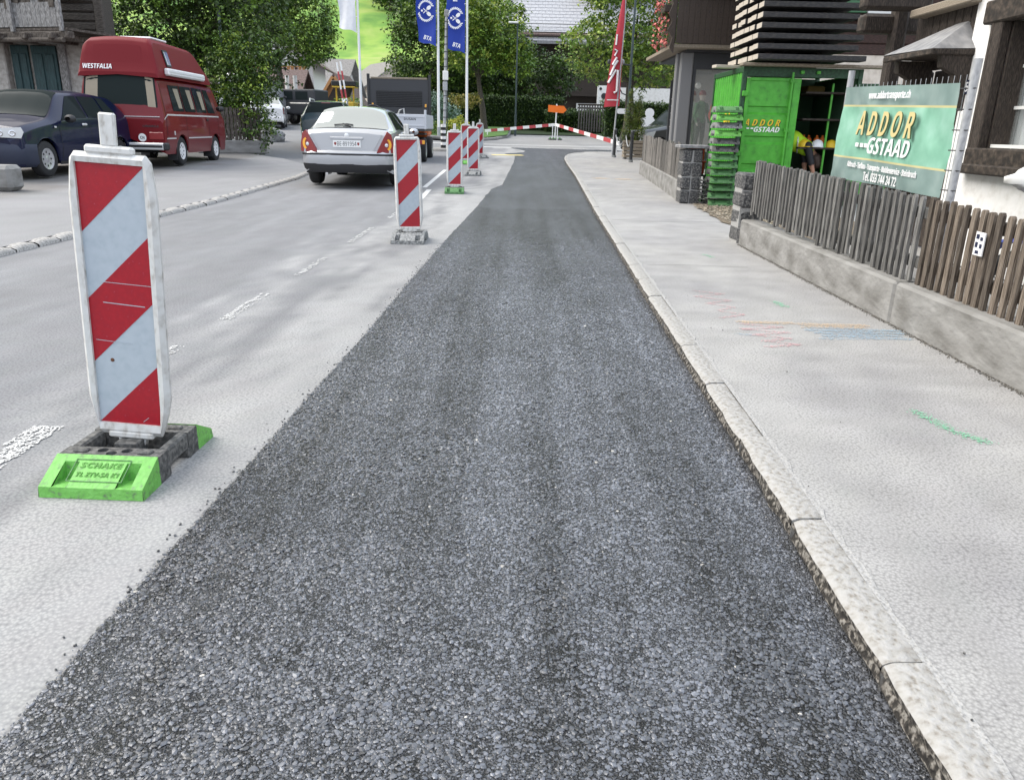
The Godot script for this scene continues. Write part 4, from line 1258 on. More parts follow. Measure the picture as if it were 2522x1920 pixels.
func build_motorbike() -> void:
	# small motorcycle parked behind the fence, its tank and bars showing above the pickets
	var o := thing("motorcycle", "blue and white motorcycle with a plastic bag over its handlebar behind the brown fence", "motorcycle", Vector3(3.4, 0.02, -4.35), 0.3)
	plain("bike_blue", 0.02, 0.04, 0.28, 0.35)
	for s in [-1.0, 1.0]:
		var wh := Node3D.new()
		wh.name = "wheel"
		o.add_child(wh, true)
		wh.position = Vector3(0, 0.3, s * 0.62)
		var t := B.new()
		var ring := []
		for i in 25:
			var a := TAU * i / 24.0
			ring.append(Vector3(0, sin(a) * 0.25, cos(a) * 0.25))
		t.tube(ring, 0.05, 8, false)
		part(wh, "tyre", t, M.near_black)
		part(wh, "hub", B.new().at(xf(Vector3.ZERO, 0, 0, PI / 2)).lathe([Vector2(0, -0.06), Vector2(0.05, -0.06), Vector2(0.05, 0.06), Vector2(0, 0.06)], 10), M.chrome)
		for i in 8:
			var a := TAU * i / 8.0
			part(wh, "spoke", B.new().tube([Vector3(0, sin(a) * 0.04, cos(a) * 0.04), Vector3(0, sin(a) * 0.22, cos(a) * 0.22)], 0.005, 4), M.chrome)
	part(o, "frame", B.new().tube([Vector3(0, 0.3, 0.62), Vector3(0, 0.62, 0.3), Vector3(0, 0.7, -0.25), Vector3(0, 0.95, -0.42)], 0.03, 8), M.bike_blue)
	part(o, "engine", B.new().box(Vector3(0, 0.42, -0.05), Vector3(0.24, 0.3, 0.36), 0.04), M.anthracite)
	part(o, "fork", B.new().tube([Vector3(0.08, 0.3, -0.62), Vector3(0.08, 1.0, -0.4)], 0.025, 8), M.chrome)
	part(o, "fork", B.new().tube([Vector3(-0.08, 0.3, -0.62), Vector3(-0.08, 1.0, -0.4)], 0.025, 8), M.chrome)
	var tank := []
	for i in 7:
		var q := i / 6.0
		var row := []
		for j in 10:
			var a := TAU * j / 10.0
			var r := 0.13 * sin(PI * (0.12 + 0.8 * q))
			row.append(Vector3(cos(a) * r, 0.84 + sin(a) * r * 0.8, lerpf(-0.35, 0.1, q)))
		tank.append(row)
	part(o, "tank", B.new().sheet(tank, true), M.bike_blue)
	var fender := []
	for i in 9:
		var a := PI * (0.05 + 0.75 * i / 8.0)
		fender.append([Vector3(-0.07, 0.3 + 0.36 * sin(a), -0.62 - 0.36 * cos(a)), Vector3(0.0, 0.3 + 0.39 * sin(a), -0.62 - 0.39 * cos(a)), Vector3(0.07, 0.3 + 0.36 * sin(a), -0.62 - 0.36 * cos(a))])
	part(o, "front_mudguard", B.new().sheet(fender), M.bike_blue)
	part(o, "fairing", B.new().box(Vector3(0, 0.93, -0.5), Vector3(0.26, 0.16, 0.12), 0.04), M.bike_blue)
	part(o, "seat", B.new().box(Vector3(0, 0.82, 0.38), Vector3(0.24, 0.12, 0.62), 0.05), M.white_paint)
	part(o, "handlebar", B.new().tube([Vector3(-0.36, 1.0, -0.26), Vector3(-0.2, 1.06, -0.36), Vector3(0.2, 1.06, -0.36), Vector3(0.36, 1.0, -0.26)], 0.014, 6), M.chrome)
	for s in [-1.0, 1.0]:
		part(o, "grip", B.new().tube([Vector3(s * 0.26, 1.04, -0.32), Vector3(s * 0.38, 0.99, -0.25)], 0.02, 8), M.near_black)
		part(o, "mirror", B.new().box(Vector3(s * 0.3, 1.13, -0.33), Vector3(0.1, 0.06, 0.02), 0.01), M.near_black)
	var bag := []
	for i in 8:
		var q := i / 7.0
		var row := []
		for j in 12:
			var a := TAU * j / 12.0
			var r = 0.13 * sin(PI * (0.1 + 0.82 * q)) * (1.0 + 0.25 * fn.get_noise_2d(i * 90, j * 70))
			row.append(Vector3(-0.3 + cos(a) * r * 1.3, 1.12 - 0.14 * q + 0.03 * fn.get_noise_2d(i * 50, j * 90), -0.4 + sin(a) * r * 0.8))
		bag.append(row)
	solo("plastic_bag", B.new().sheet(bag, true, true), plain("bag_white", 0.62, 0.62, 0.6, 0.5), "crumpled whitish plastic bag over the motorcycle handlebar", "bag", Vector3(3.4, 0.02, -4.35), 0.3)

func build_shop() -> void:
	var g := gy(5.0, -24.0) + 0.08
	var o := thing("shop_building", "shop with grey corner column, big window and brown boarded balcony", "shop", Vector3(4.6, g, -24.0))
	plain("column_grey", 0.19, 0.19, 0.195, 0.6)
	for q in [[0.18, 0.0, 0.36], [0.0, -0.3, 0.16]]:
		part(o, "column", B.new().box(Vector3(q[0], 1.6, q[1]), Vector3(q[2], 3.2, 0.22), 0.03), M.column_grey)
	part(o, "side_mullion", B.new().box(Vector3(0.85, 1.6, -2.2), Vector3(0.08, 3.2, 0.1)), M.anthracite)
	part(o, "fascia", B.new().box(Vector3(2.7, 2.98, -0.02), Vector3(4.7, 0.45, 0.12)), M.anthracite)
	part(o, "corner_mullion", B.new().box(Vector3(0.42, 1.6, 0.02), Vector3(0.08, 3.2, 0.08)), M.anthracite)
	part(o, "stall_riser", B.new().box(Vector3(2.7, 0.25, -0.05), Vector3(4.6, 0.5, 0.1)), M.anthracite)
	part(o, "shop_window", B.new().box(Vector3(2.7, 1.65, -0.05), Vector3(4.5, 2.3, 0.01)), M.pane)
	part(o, "side_window", B.new().box(Vector3.ZERO, Vector3(0.01, 2.6, 4.0)), M.pane, xf(Vector3(0.85, 1.65, -2.1), -0.21))
	part(o, "floor", B.new().box(Vector3(3.2, 0.4, -2.2), Vector3(4.0, 0.08, 4.2)), M.plank_pale)
	part(o, "back_wall", B.new().box(Vector3(3.4, 1.6, -4.2), Vector3(4.2, 3.2, 0.1)), M.interior_wall)
	part(o, "ceiling", B.new().box(Vector3(2.7, 3.22, -2.0), Vector3(5.2, 0.06, 4.6)), M.anthracite)
	# balcony
	var bal := Node3D.new()
	bal.name = "balcony"
	o.add_child(bal)
	part(bal, "floor_slab", B.new().box(Vector3(2.3, 3.3, -1.6), Vector3(5.4, 0.1, 4.6), 0.01), M.plank_pale)
	var x := -0.32
	rng.seed = 51
	var k := 0
	while x < 4.9:
		var w := 0.155
		# solid boards; black discs paint in the shade of little drilled holes
		part(bal, "balcony_board", B.new().box(Vector3(x + w / 2, 3.95, 0.72), Vector3(w - 0.006, 1.18, 0.03), 0.004), M.balcony_brown)
		for y in [3.55, 3.72, 4.15, 4.3]:
			if (k + int(y * 10)) % 2 == 0:
				part(bal, "cut_out", B.new().tube([Vector3(x + w / 2, y, 0.73), Vector3(x + w / 2, y, 0.7385)], 0.017, 6), M.black)
		x += w
		k += 1
	part(bal, "hand_rail", B.new().box(Vector3(2.3, 4.57, 0.72), Vector3(5.4, 0.07, 0.16), 0.01), M.red_timber)
	for j in 14:
		part(bal, "side_board", B.new().box(Vector3(-0.34, 3.95, 0.62 - 0.16 * j), Vector3(0.03, 1.18, 0.15), 0.004), M.balcony_brown)
	var pr := PackedVector2Array([Vector2(0, 3.1), Vector2(0.12, 3.25), Vector2(0.06, 3.5), Vector2(0.2, 3.7), Vector2(0.1, 3.9), Vector2(0.2, 4.1), Vector2(0.1, 4.35), Vector2(0.16, 4.5), Vector2(0, 4.5)])
	part(bal, "carved_bracket", B.new().prism(pr, -0.04, 0.04), M.balcony_brown, Transform3D(Basis(Vector3.UP, PI), Vector3(-0.36, 0, 0.7)))
	part(o, "upper_wall", B.new().box(Vector3(2.7, 4.6, -1.2), Vector3(5.0, 2.6, 0.2)), M.dark_timber)
	part(o, "roof_edge", B.new().box(Vector3(2.4, 5.9, -1.6), Vector3(6.0, 0.2, 4.6)), M.lead_grey)
	# geraniums hanging from the side of the balcony
	plain("geranium", 0.75, 0.22, 0.2, 0.6)
	plain("geranium_leaf", 0.05, 0.12, 0.02, 0.6)
	var fl := thing("geranium_box", "pink and red geraniums trailing from the side of the brown balcony", "flowers", Vector3(4.1, g + 4.3, -24.4))
	part(fl, "window_box", B.new().box(Vector3(0, 0, 0), Vector3(0.2, 0.18, 1.2), 0.01), M.balcony_brown)
	var petals := []
	var leaves := []
	var leaf := leaf_mesh(0.9)
	for i in 160:
		var p := Vector3(rnd(-0.25, 0.12), rnd(-1.0, 0.3), rnd(-0.6, 0.6))
		petals.append(Transform3D(Basis.from_euler(Vector3(rnd(0, 6), rnd(0, 6), 0)).scaled(Vector3.ONE * rnd(0.07, 0.13)), p))
	for i in 240:
		var p := Vector3(rnd(-0.2, 0.12), rnd(-0.9, 0.25), rnd(-0.6, 0.6))
		leaves.append(Transform3D(Basis.from_euler(Vector3(rnd(0, 6), rnd(0, 6), 0)).scaled(Vector3.ONE * rnd(0.05, 0.1)), p))
	scatter(fl, "blossoms", leaf, M.geranium, petals)
	scatter(fl, "leaves", leaf, M.geranium_leaf, leaves)
	# wall lamp inside
	solo("globe_lamp", B.new().at(xf(Vector3.ZERO)).lathe(ball(0.09), 12), plain("opal", 0.85, 0.85, 0.82, 0.3), "round white globe lamp behind the shop window beside the column", "lamp", Vector3(5.28, g + 2.35, -24.5))
	# vertical dark banner sign at the far side of the shop
	var sg := thing("blade_sign", "narrow dark vertical shop sign with blue plate at the corner of the shop", "sign", Vector3(5.2, g, -27.6))
	part(sg, "panel", B.new().box(Vector3(0, 1.7, 0), Vector3(0.34, 1.9, 0.05), 0.01), M.anthracite)
	part(sg, "blue_plate", B.new().box(Vector3(0.12, 2.55, 0.06), Vector3(0.24, 0.26, 0.03), 0.01), plain("sign_blue", 0.03, 0.15, 0.6, 0.5))
	for j in 5:
		part(sg, "white_line", B.new().box(Vector3(0, 1.2 + 0.22 * j, 0.028), Vector3(0.2, 0.03, 0.004)), M.white_print)
	part(sg, "post", B.new().tube([Vector3(-0.1, 0, 0), Vector3(-0.1, 2.7, 0)], 0.03, 8), M.anthracite)

func ball(r: float) -> Array:
	var p := []
	for i in 9:
		var a := -PI / 2 + PI * i / 8.0
		p.append(Vector2(maxf(0.0001, r * cos(a)), r * sin(a)))
	return p

func leaf_mesh(w := 0.7) -> ArrayMesh:
	# one folded leaf of unit length
	var b := B.new()
	var tip := Vector3(0, -0.12, 1.0)
	var base := Vector3(0, 0, 0)
	var mid := Vector3(0, 0.04, 0.5)
	b.tri(base, mid, Vector3(-w * 0.45, 0.14, 0.42))
	b.tri(mid, tip, Vector3(-w * 0.45, 0.14, 0.42))
	b.tri(base, Vector3(w * 0.45, 0.14, 0.42), mid)
	b.tri(mid, Vector3(w * 0.45, 0.14, 0.42), tip)
	return b.mesh()

# ---------------------------------------------------------------- vehicles
class Shell:
	extends RefCounted
	# body built of cross-sections along z; each: [z, [[w, y] x 6]] from sill to roof centre
	var st := []
	var arches := []   # [z, y, radius]
	func sample(z: float) -> Array:
		var n := st.size()
		var i := 0
		while i < n - 2 and z > st[i + 1][0]:
			i += 1
		var z0: float = st[i][0]
		var z1: float = st[i + 1][0]
		var u := clampf((z - z0) / (z1 - z0), 0, 1)
		var h := z1 - z0
		var out := []
		for k in 6:
			var p := [0.0, 0.0]
			for c in 2:
				var a: float = st[i][1][k][c]
				var b: float = st[i + 1][1][k][c]
				var s := (b - a) / h
				var m0 := s
				var m1 := s
				if i > 0:
					var s0: float = (a - st[i - 1][1][k][c]) / (z0 - st[i - 1][0])
					m0 = 0.0 if s0 * s <= 0 else signf(s) * minf(absf(s0), absf(s)) * 1.4
				if i < n - 2:
					var s2: float = (st[i + 2][1][k][c] - b) / (st[i + 2][0] - z1)
					m1 = 0.0 if s2 * s <= 0 else signf(s) * minf(absf(s2), absf(s)) * 1.4
				var u2 := u * u
				var u3 := u2 * u
				p[c] = (2 * u3 - 3 * u2 + 1) * a + (u3 - 2 * u2 + u) * h * m0 + (-2 * u3 + 3 * u2) * b + (u3 - u2) * h * m1
			out.append(Vector2(p[0], p[1]))
		return out
	func at(z: float, v: float, side: float, off := 0.0) -> Vector3:
		var p := sample(z)
		var i := clampi(int(floor(v)), 0, 4)
		var u := v - i
		var a: Vector2 = p[i]
		var b: Vector2 = p[i + 1]
		var pa: Vector2 = p[maxi(0, i - 1)]
		var pb: Vector2 = p[mini(5, i + 2)]
		if i == 4:
			pb = Vector2(-p[4].x, p[4].y)
		var q := a.cubic_interpolate(b, a - (b - a) * 0.5 if i == 0 else a - ((b - pa) * 0.5).limit_length((b - a).length()), b + ((pb - a) * 0.5).limit_length((b - a).length()), u) if false else a.lerp(b, u)
		# round the corners a little
		if u < 0.25 and i > 0:
			q = q.lerp((pa.lerp(a, 0.85) + b.lerp(a, 0.75)) * 0.5, 0.35 * (0.25 - u) / 0.25)
		elif u > 0.75 and i < 4:
			q = q.lerp((pb.lerp(b, 0.85) + a.lerp(b, 0.75)) * 0.5, 0.35 * (u - 0.75) / 0.25)
		var y := q.y
		for w in arches:
			var dz: float = z - w[0]
			if absf(dz) < w[2]:
				y = maxf(y, w[1] + sqrt(w[2] * w[2] - dz * dz))
		var n := Vector2((b - a).y, -(b - a).x).normalized()
		if n.x < 0 and i < 3:
			n = -n
		if n.y < 0 and i >= 3:
			n = -n
		return Vector3((q.x + n.x * off) * side, y + n.y * off, z)
	func body(b: B, dz := 0.05) -> void:
		var z0: float = st[0][0]
		var z1: float = st[st.size() - 1][0]
		var zs := []
		var n := int((z1 - z0) / dz)
		for i in n + 1:
			zs.append(lerpf(z0, z1, float(i) / n))
		var vs := [0.0, 0.12, 0.5, 0.85, 1.0, 1.15, 1.5, 1.85, 2.0, 2.12, 2.4, 2.7, 2.9, 3.0, 3.15, 3.5, 4.0, 4.5, 5.0]
		var rows := []
		for z in zs:
			var row := []
			for v in vs:
				row.append(at(z, v, -1.0))
			for i in range(vs.size() - 2, -1, -1):
				row.append(at(z, vs[i], 1.0))
			rows.append(row)
		b.sheet(rows, false, false)
		for e in [[0, 1], [rows.size() - 1, -1]]:
			var r: Array = rows[e[0]]
			var c := Vector3(0, (r[0].y + r[vs.size() - 1].y) / 2, r[0].z)
			for i in r.size() - 1:
				if e[1] > 0:
					b.tri(c, r[i], r[i + 1])
				else:
					b.tri(c, r[i + 1], r[i])
	# pane on the surface: bottom edge v0 from za to zb, top edge v1 from zc to zd
	func pane(b: B, side: float, v0: float, v1: float, za: float, zb: float, zc: float, zd: float, off := 0.008, nz := 8, nv := 5) -> void:
		var rows := []
		for i in nv + 1:
			var v := lerpf(v0, v1, float(i) / nv)
			var row := []
			for j in nz + 1:
				var u := float(j) / nz
				var z := lerpf(lerpf(za, zb, u), lerpf(zc, zd, u), float(i) / nv)
				row.append(at(z, v, side, off))
			rows.append(row)
		b.sheet(rows, false, side < 0)
	# screen across the car between two stations (front or rear window)
	func screen(b: B, v0: float, za: float, zb: float, off := 0.008) -> void:
		var rows := []
		for i in 7:
			var z := lerpf(za, zb, i / 6.0)
			var row := []
			for j in 9:
				row.append(at(z, lerpf(v0, 5.0, j / 8.0), -1.0, off))
			for j in range(7, -1, -1):
				row.append(at(z, lerpf(v0, 5.0, j / 8.0), 1.0, off))
			rows.append(row)
		b.sheet(rows)

func vehicle_materials() -> void:
	paint("silver_paint", 0.45, 0.46, 0.48, 0.35)
	M.silver_paint.metallic = 0.45
	paint("blue_paint", 0.004, 0.007, 0.032, 0.3, 0.35)
	M.blue_paint.metallic_specular = 0.3
	paint("red_paint", 0.135, 0.005, 0.009, 0.35, 0.35)
	M.red_paint.metallic_specular = 0.3
	paint("red_roof", 0.15, 0.01, 0.015, 0.55, 0.0)
	M.red_roof.metallic_specular = 0.3
	paint("white_car", 0.7, 0.7, 0.7, 0.35)
	paint("black_paint", 0.012, 0.013, 0.015, 0.35)
	paint("teal_paint", 0.02, 0.045, 0.06, 0.35)
	plain("tyre", 0.018, 0.018, 0.019, 0.8)
	plain("rim", 0.5, 0.5, 0.52, 0.35, 0.6)
	plain("hubcap_white", 0.7, 0.7, 0.7, 0.4)
	plain("trim_black", 0.02, 0.02, 0.022, 0.6)
	plain("bumper_blue", 0.02, 0.026, 0.05, 0.6)
	var m := plain("car_glass", 0.02, 0.026, 0.026, 0.03)
	m.metallic_specular = 0.07
	m = plain("rear_glass", 0.5, 0.54, 0.54, 0.06, 0.8)
	m = plain("tail_red", 0.22, 0.003, 0.004, 0.15)
	m.clearcoat_enabled = true
	m = plain("amber", 0.8, 0.36, 0.01, 0.2)
	m.clearcoat_enabled = true
	m = plain("lamp_clear", 0.62, 0.64, 0.66, 0.12, 0.5)
	plain("plate_white", 0.75, 0.75, 0.74, 0.5)
	plain("plate_black", 0.02, 0.02, 0.025, 0.6)
	plain("bright_trim", 0.7, 0.7, 0.7, 0.35, 0.4)
	plain("under", 0.008, 0.008, 0.008, 0.9)

var wheel_cache := {}
func add_wheel(o: Node3D, p: Vector3, r: float, w: float, rim: String) -> void:
	var key := "%.2f %.2f %s" % [r, w, rim]
	if not wheel_cache.has(key):
		var t := B.new()
		t.lathe([Vector2(r * 0.6, -w / 2), Vector2(r * 0.9, -w / 2), Vector2(r * 0.985, -w * 0.36), Vector2(r, -w * 0.2), Vector2(r, w * 0.2), Vector2(r * 0.985, w * 0.36), Vector2(r * 0.9, w / 2), Vector2(r * 0.6, w / 2)], 28)
		var d := B.new()
		d.lathe([Vector2(0.001, w * 0.42), Vector2(r * 0.16, w * 0.43), Vector2(r * 0.2, w * 0.36), Vector2(r * 0.5, w * 0.4), Vector2(r * 0.56, w * 0.5), Vector2(r * 0.62, w * 0.48), Vector2(r * 0.62, -w * 0.4)], 28)
		var holes := []
		for i in 8:
			var a := TAU * i / 8.0
			holes.append(B.new().at(xf(Vector3(cos(a) * r * 0.38, w * 0.385, sin(a) * r * 0.38), -a)).box(Vector3.ZERO, Vector3(r * 0.13, w * 0.06, r * 0.1), 0.006).mesh())
		wheel_cache[key] = [t.mesh(), d.mesh(), holes]
	var k: Array = wheel_cache[key]
	var wn := Node3D.new()
	wn.name = "wheel"
	o.add_child(wn, true)
	wn.transform = Transform3D(Basis(Vector3.BACK, -PI / 2 if p.x > 0 else PI / 2), p)
	part(wn, "tyre", k[0], M.tyre)
	part(wn, "rim", k[1], M[rim])
	for h in k[2]:
		part(wn, "rim_hole", h, M.trim_black)  # dark blocks on the rim put the shade of its holes into colour

func underbody(o: Node3D, w: float, y0: float, y1: float, z0: float, z1: float) -> void:
	part(o, "underbody", B.new().box(Vector3(0, (y0 + y1) / 2, (z0 + z1) / 2), Vector3(w * 2, y1 - y0, z1 - z0)), M.under)

func mirror(o: Node3D, p: Vector3, m: Material) -> void:
	var rows := []
	for i in 6:
		var q := i / 5.0
		var row := []
		for j in 10:
			var a := TAU * j / 10.0
			var r := sin(PI * (0.15 + 0.75 * q))
			row.append(p + Vector3(signf(p.x) * (0.02 + cos(a) * 0.11 * r), sin(a) * 0.075 * r, lerpf(-0.08, 0.08, q)))
		rows.append(row)
	part(o, "door_mirror", B.new().sheet(rows, true), m)

func number_plate(o: Node3D, x: Transform3D, words: String) -> void:
	var pl := part(o, "number_plate", B.new().box(Vector3.ZERO, Vector3(0.52, 0.125, 0.012), 0.004), M.plate_white, x)
	if words != "":
		lettering(pl, "plate_lettering", words, 0.075, 0.36, M.plate_black, xf(Vector3(0, 0, 0.0065)), 0.0, false, 0.002)
		for s in [-1.0, 1.0]:
			part(pl, "plate_shield", B.new().prism(PackedVector2Array([Vector2(-0.02, 0.025), Vector2(-0.02, -0.01), Vector2(0, -0.03), Vector2(0.02, -0.01), Vector2(0.02, 0.025)]), 0.006, 0.008), M.tail_red, xf(Vector3(s * 0.215, 0, 0)))

func build_silver_car() -> void:
	var o := thing("silver_saloon", "silver saloon car seen from behind waiting beside the beacons", "car", on(-3.46, -18.4), 0.035)
	o.scale = Vector3(1.05, 1.09, 1.05)
	var s := Shell.new()
	s.st = [
		[-2.36, [[0.55, 0.25], [0.62, 0.45], [0.6, 0.6], [0.5, 0.66], [0.25, 0.69], [0, 0.7]]],
		[-2.15, [[0.8, 0.27], [0.86, 0.5], [0.82, 0.72], [0.7, 0.79], [0.35, 0.82], [0, 0.83]]],
		[-1.05, [[0.84, 0.27], [0.9, 0.55], [0.86, 0.92], [0.74, 0.98], [0.4, 1.02], [0, 1.03]]],
		[-0.25, [[0.84, 0.27], [0.905, 0.55], [0.87, 0.95], [0.6, 1.37], [0.35, 1.41], [0, 1.42]]],
		[0.6, [[0.84, 0.27], [0.905, 0.55], [0.87, 0.97], [0.6, 1.39], [0.35, 1.435], [0, 1.445]]],
		[1.3, [[0.84, 0.27], [0.9, 0.55], [0.865, 0.98], [0.6, 1.35], [0.37, 1.395], [0, 1.41]]],
		[1.88, [[0.83, 0.22], [0.885, 0.55], [0.84, 0.97], [0.745, 1.01], [0.4, 1.035], [0, 1.04]]],
		[2.2, [[0.82, 0.25], [0.87, 0.55], [0.82, 0.95], [0.74, 1.0], [0.4, 1.025], [0, 1.03]]],
		[2.3, [[0.78, 0.28], [0.85, 0.55], [0.8, 0.92], [0.72, 0.97], [0.4, 1.0], [0, 1.01]]],
		[2.335, [[0.74, 0.3], [0.82, 0.55], [0.77, 0.87], [0.69, 0.92], [0.4, 0.95], [0, 0.96]]]]
	s.arches = [[-1.42, 0.31, 0.36], [1.34, 0.31, 0.36]]
	var b := B.new()
	s.body(b)
	part(o, "body", b, M.silver_paint)
	underbody(o, 0.7, 0.3, 0.6, -2.2, 2.2)
	for z in [-1.42, 1.34]:
		for x in [-1.0, 1.0]:
			add_wheel(o, Vector3(x * 0.8, 0.315, z), 0.32, 0.23, "rim")
	b = B.new()
	s.screen(b, 3.06, 1.24, 1.87)
	part(o, "rear_window", b, M.rear_glass)
	b = B.new()
	s.screen(b, 3.1, -1.0, -0.28)
	part(o, "windscreen", b, M.car_glass)
	for x in [-1.0, 1.0]:
		b = B.new()
		s.pane(b, x, 2.12, 2.9, -0.75, 0.3, -0.1, 0.3)
		part(o, "side_window", b, M.car_glass)
		b = B.new()
		s.pane(b, x, 2.12, 2.9, 0.36, 1.5, 0.36, 1.15)
		part(o, "side_window", b, M.car_glass)
		for z in [0.33, 1.3]:
			b = B.new()
			s.pane(b, x, 0.3, 2.05, z, z + 0.012, z, z + 0.012, 0.004, 1, 6)
			part(o, "door_seam", b, M.black)
		mirror(o, Vector3(x * 0.95, 0.98, -0.7), M.silver_paint)
		# tail lamp: red kite shape reaching round the corner
		var poly := PackedVector2Array([Vector2(-0.16, -0.17), Vector2(0.17, -0.17), Vector2(0.165, -0.02), Vector2(0.125, 0.15), Vector2(0.05, 0.2), Vector2(0.0, 0.12)])
		if x < 0:
			for i in poly.size():
				poly[i].x = -poly[i].x
		var lx := xf(Vector3(x * 0.7, 0.79, 2.325), x * 0.32)
		var tl := part(o, "tail_lamp", B.new().prism(poly, -0.1, 0.035), M.tail_red, lx)
		var am := PackedVector2Array()
		for i in 9:
			var a := PI * (-0.45 + 0.9 * i / 8.0)
			am.append(Vector2(0.05 + 0.075 * cos(a), -0.03 + 0.1 * sin(a)))
		for i in 9:
			var a := PI * (0.45 - 0.9 * i / 8.0)
			am.append(Vector2(0.035 + 0.04 * cos(a), -0.03 + 0.075 * sin(a)))
		if x < 0:
			for i in am.size():
				am[i].x = -am[i].x
		part(tl, "indicator_lens", B.new().prism(am, 0.033, 0.042), M.amber)
		part(tl, "reversing_lens", B.new().at(xf(Vector3(x * 0.03, -0.04, 0.033), 0, PI / 2)).lathe([Vector2(0, 0.008), Vector2(0.03, 0.006), Vector2(0.034, 0)], 12), M.lamp_clear)
	# bumper: smooth bar wrapped round the corners
	var bp := []
	for q in [[-0.86, 1.75], [-0.885, 2.1], [-0.84, 2.32], [-0.7, 2.4], [-0.35, 2.43], [0.0, 2.44], [0.35, 2.43], [0.7, 2.4], [0.84, 2.32], [0.885, 2.1], [0.86, 1.75]]:
		var p := Vector3(q[0], 0, q[1])
		var inw := Vector3(-q[0] * 0.05, 0, -0.03)
		bp.append([p + inw * 1.5 + Vector3(0, 0.36, 0), p + Vector3(0, 0.41, 0), p + Vector3(0, 0.575, 0), p + inw * 0.3 + Vector3(0, 0.6, 0), p + inw + Vector3(0, 0.64, 0), p + inw * 2.5 + Vector3(0, 0.66, 0)])
	var bump := part(o, "rear_bumper", B.new().sheet(bp), M.silver_paint)
	var strip := []
	var valance := []
	for q in [[-0.862, 1.76], [-0.888, 2.1], [-0.845, 2.328], [-0.7, 2.408], [0.0, 2.448], [0.7, 2.408], [0.845, 2.328], [0.888, 2.1], [0.862, 1.76]]:
		strip.append([Vector3(q[0], 0.565, q[1]), Vector3(q[0] * 1.006, 0.58, q[1] + 0.006), Vector3(q[0], 0.6, q[1])])
		valance.append([Vector3(q[0] * 0.9, 0.26, q[1] - 0.06), Vector3(q[0] * 0.97, 0.33, q[1] - 0.015), Vector3(q[0] * 0.995, 0.415, q[1] - 0.004)])
	part(bump, "rubbing_strip", B.new().sheet(strip), M.trim_black)
	part(o, "valance", B.new().sheet(valance), M.trim_black)
	# boot lid, grip, badge and plate
	var lid := PackedVector2Array([Vector2(-0.66, 0.93), Vector2(-0.5, 0.66), Vector2(-0.44, 0.62), Vector2(0.44, 0.62), Vector2(0.5, 0.66), Vector2(0.66, 0.93)])
	var ld := part(o, "boot_lid", B.new().prism(lid, 2.3, 2.352), M.silver_paint)
	part(ld, "lid_grip", B.new().box(Vector3(0, 0.86, 2.36), Vector3(0.62, 0.05, 0.03), 0.012), M.silver_paint)
	part(ld, "badge", B.new().at(xf(Vector3(0, 0.905, 2.352), 0, PI / 2)).lathe([Vector2(0, 0.01), Vector2(0.04, 0.008), Vector2(0.045, 0)], 14), M.bright_trim)
	number_plate(o, xf(Vector3(0, 0.765, 2.362)), "BE·891954")
	# wiper, aerial, high brake lamp
	part(o, "rear_wiper", B.new().tube([s.at(1.8, 4.2, -1.0, 0.03), s.at(1.78, 4.8, -1.0, 0.035), s.at(1.8, 4.9, 1.0, 0.03)], 0.012, 5), M.trim_black)
	part(o, "rear_wiper_arm", B.new().tube([s.at(1.86, 5.0, 1.0, 0.02), s.at(1.79, 4.6, -1.0, 0.045)], 0.014, 5), M.trim_black)
	part(o, "brake_lamp", B.new().box(Vector3(0, 1.4, 1.3), Vector3(0.24, 0.02, 0.02), 0.004), M.tail_red)
	part(o, "aerial", B.new().tube([Vector3(0.05, 1.41, 1.1), Vector3(0.05, 1.48, 1.14)], 0.008, 5), M.trim_black)
	part(o, "exhaust", B.new().tube([Vector3(-0.4, 0.24, 2.0), Vector3(-0.4, 0.24, 2.36)], 0.025, 8), M.chrome)

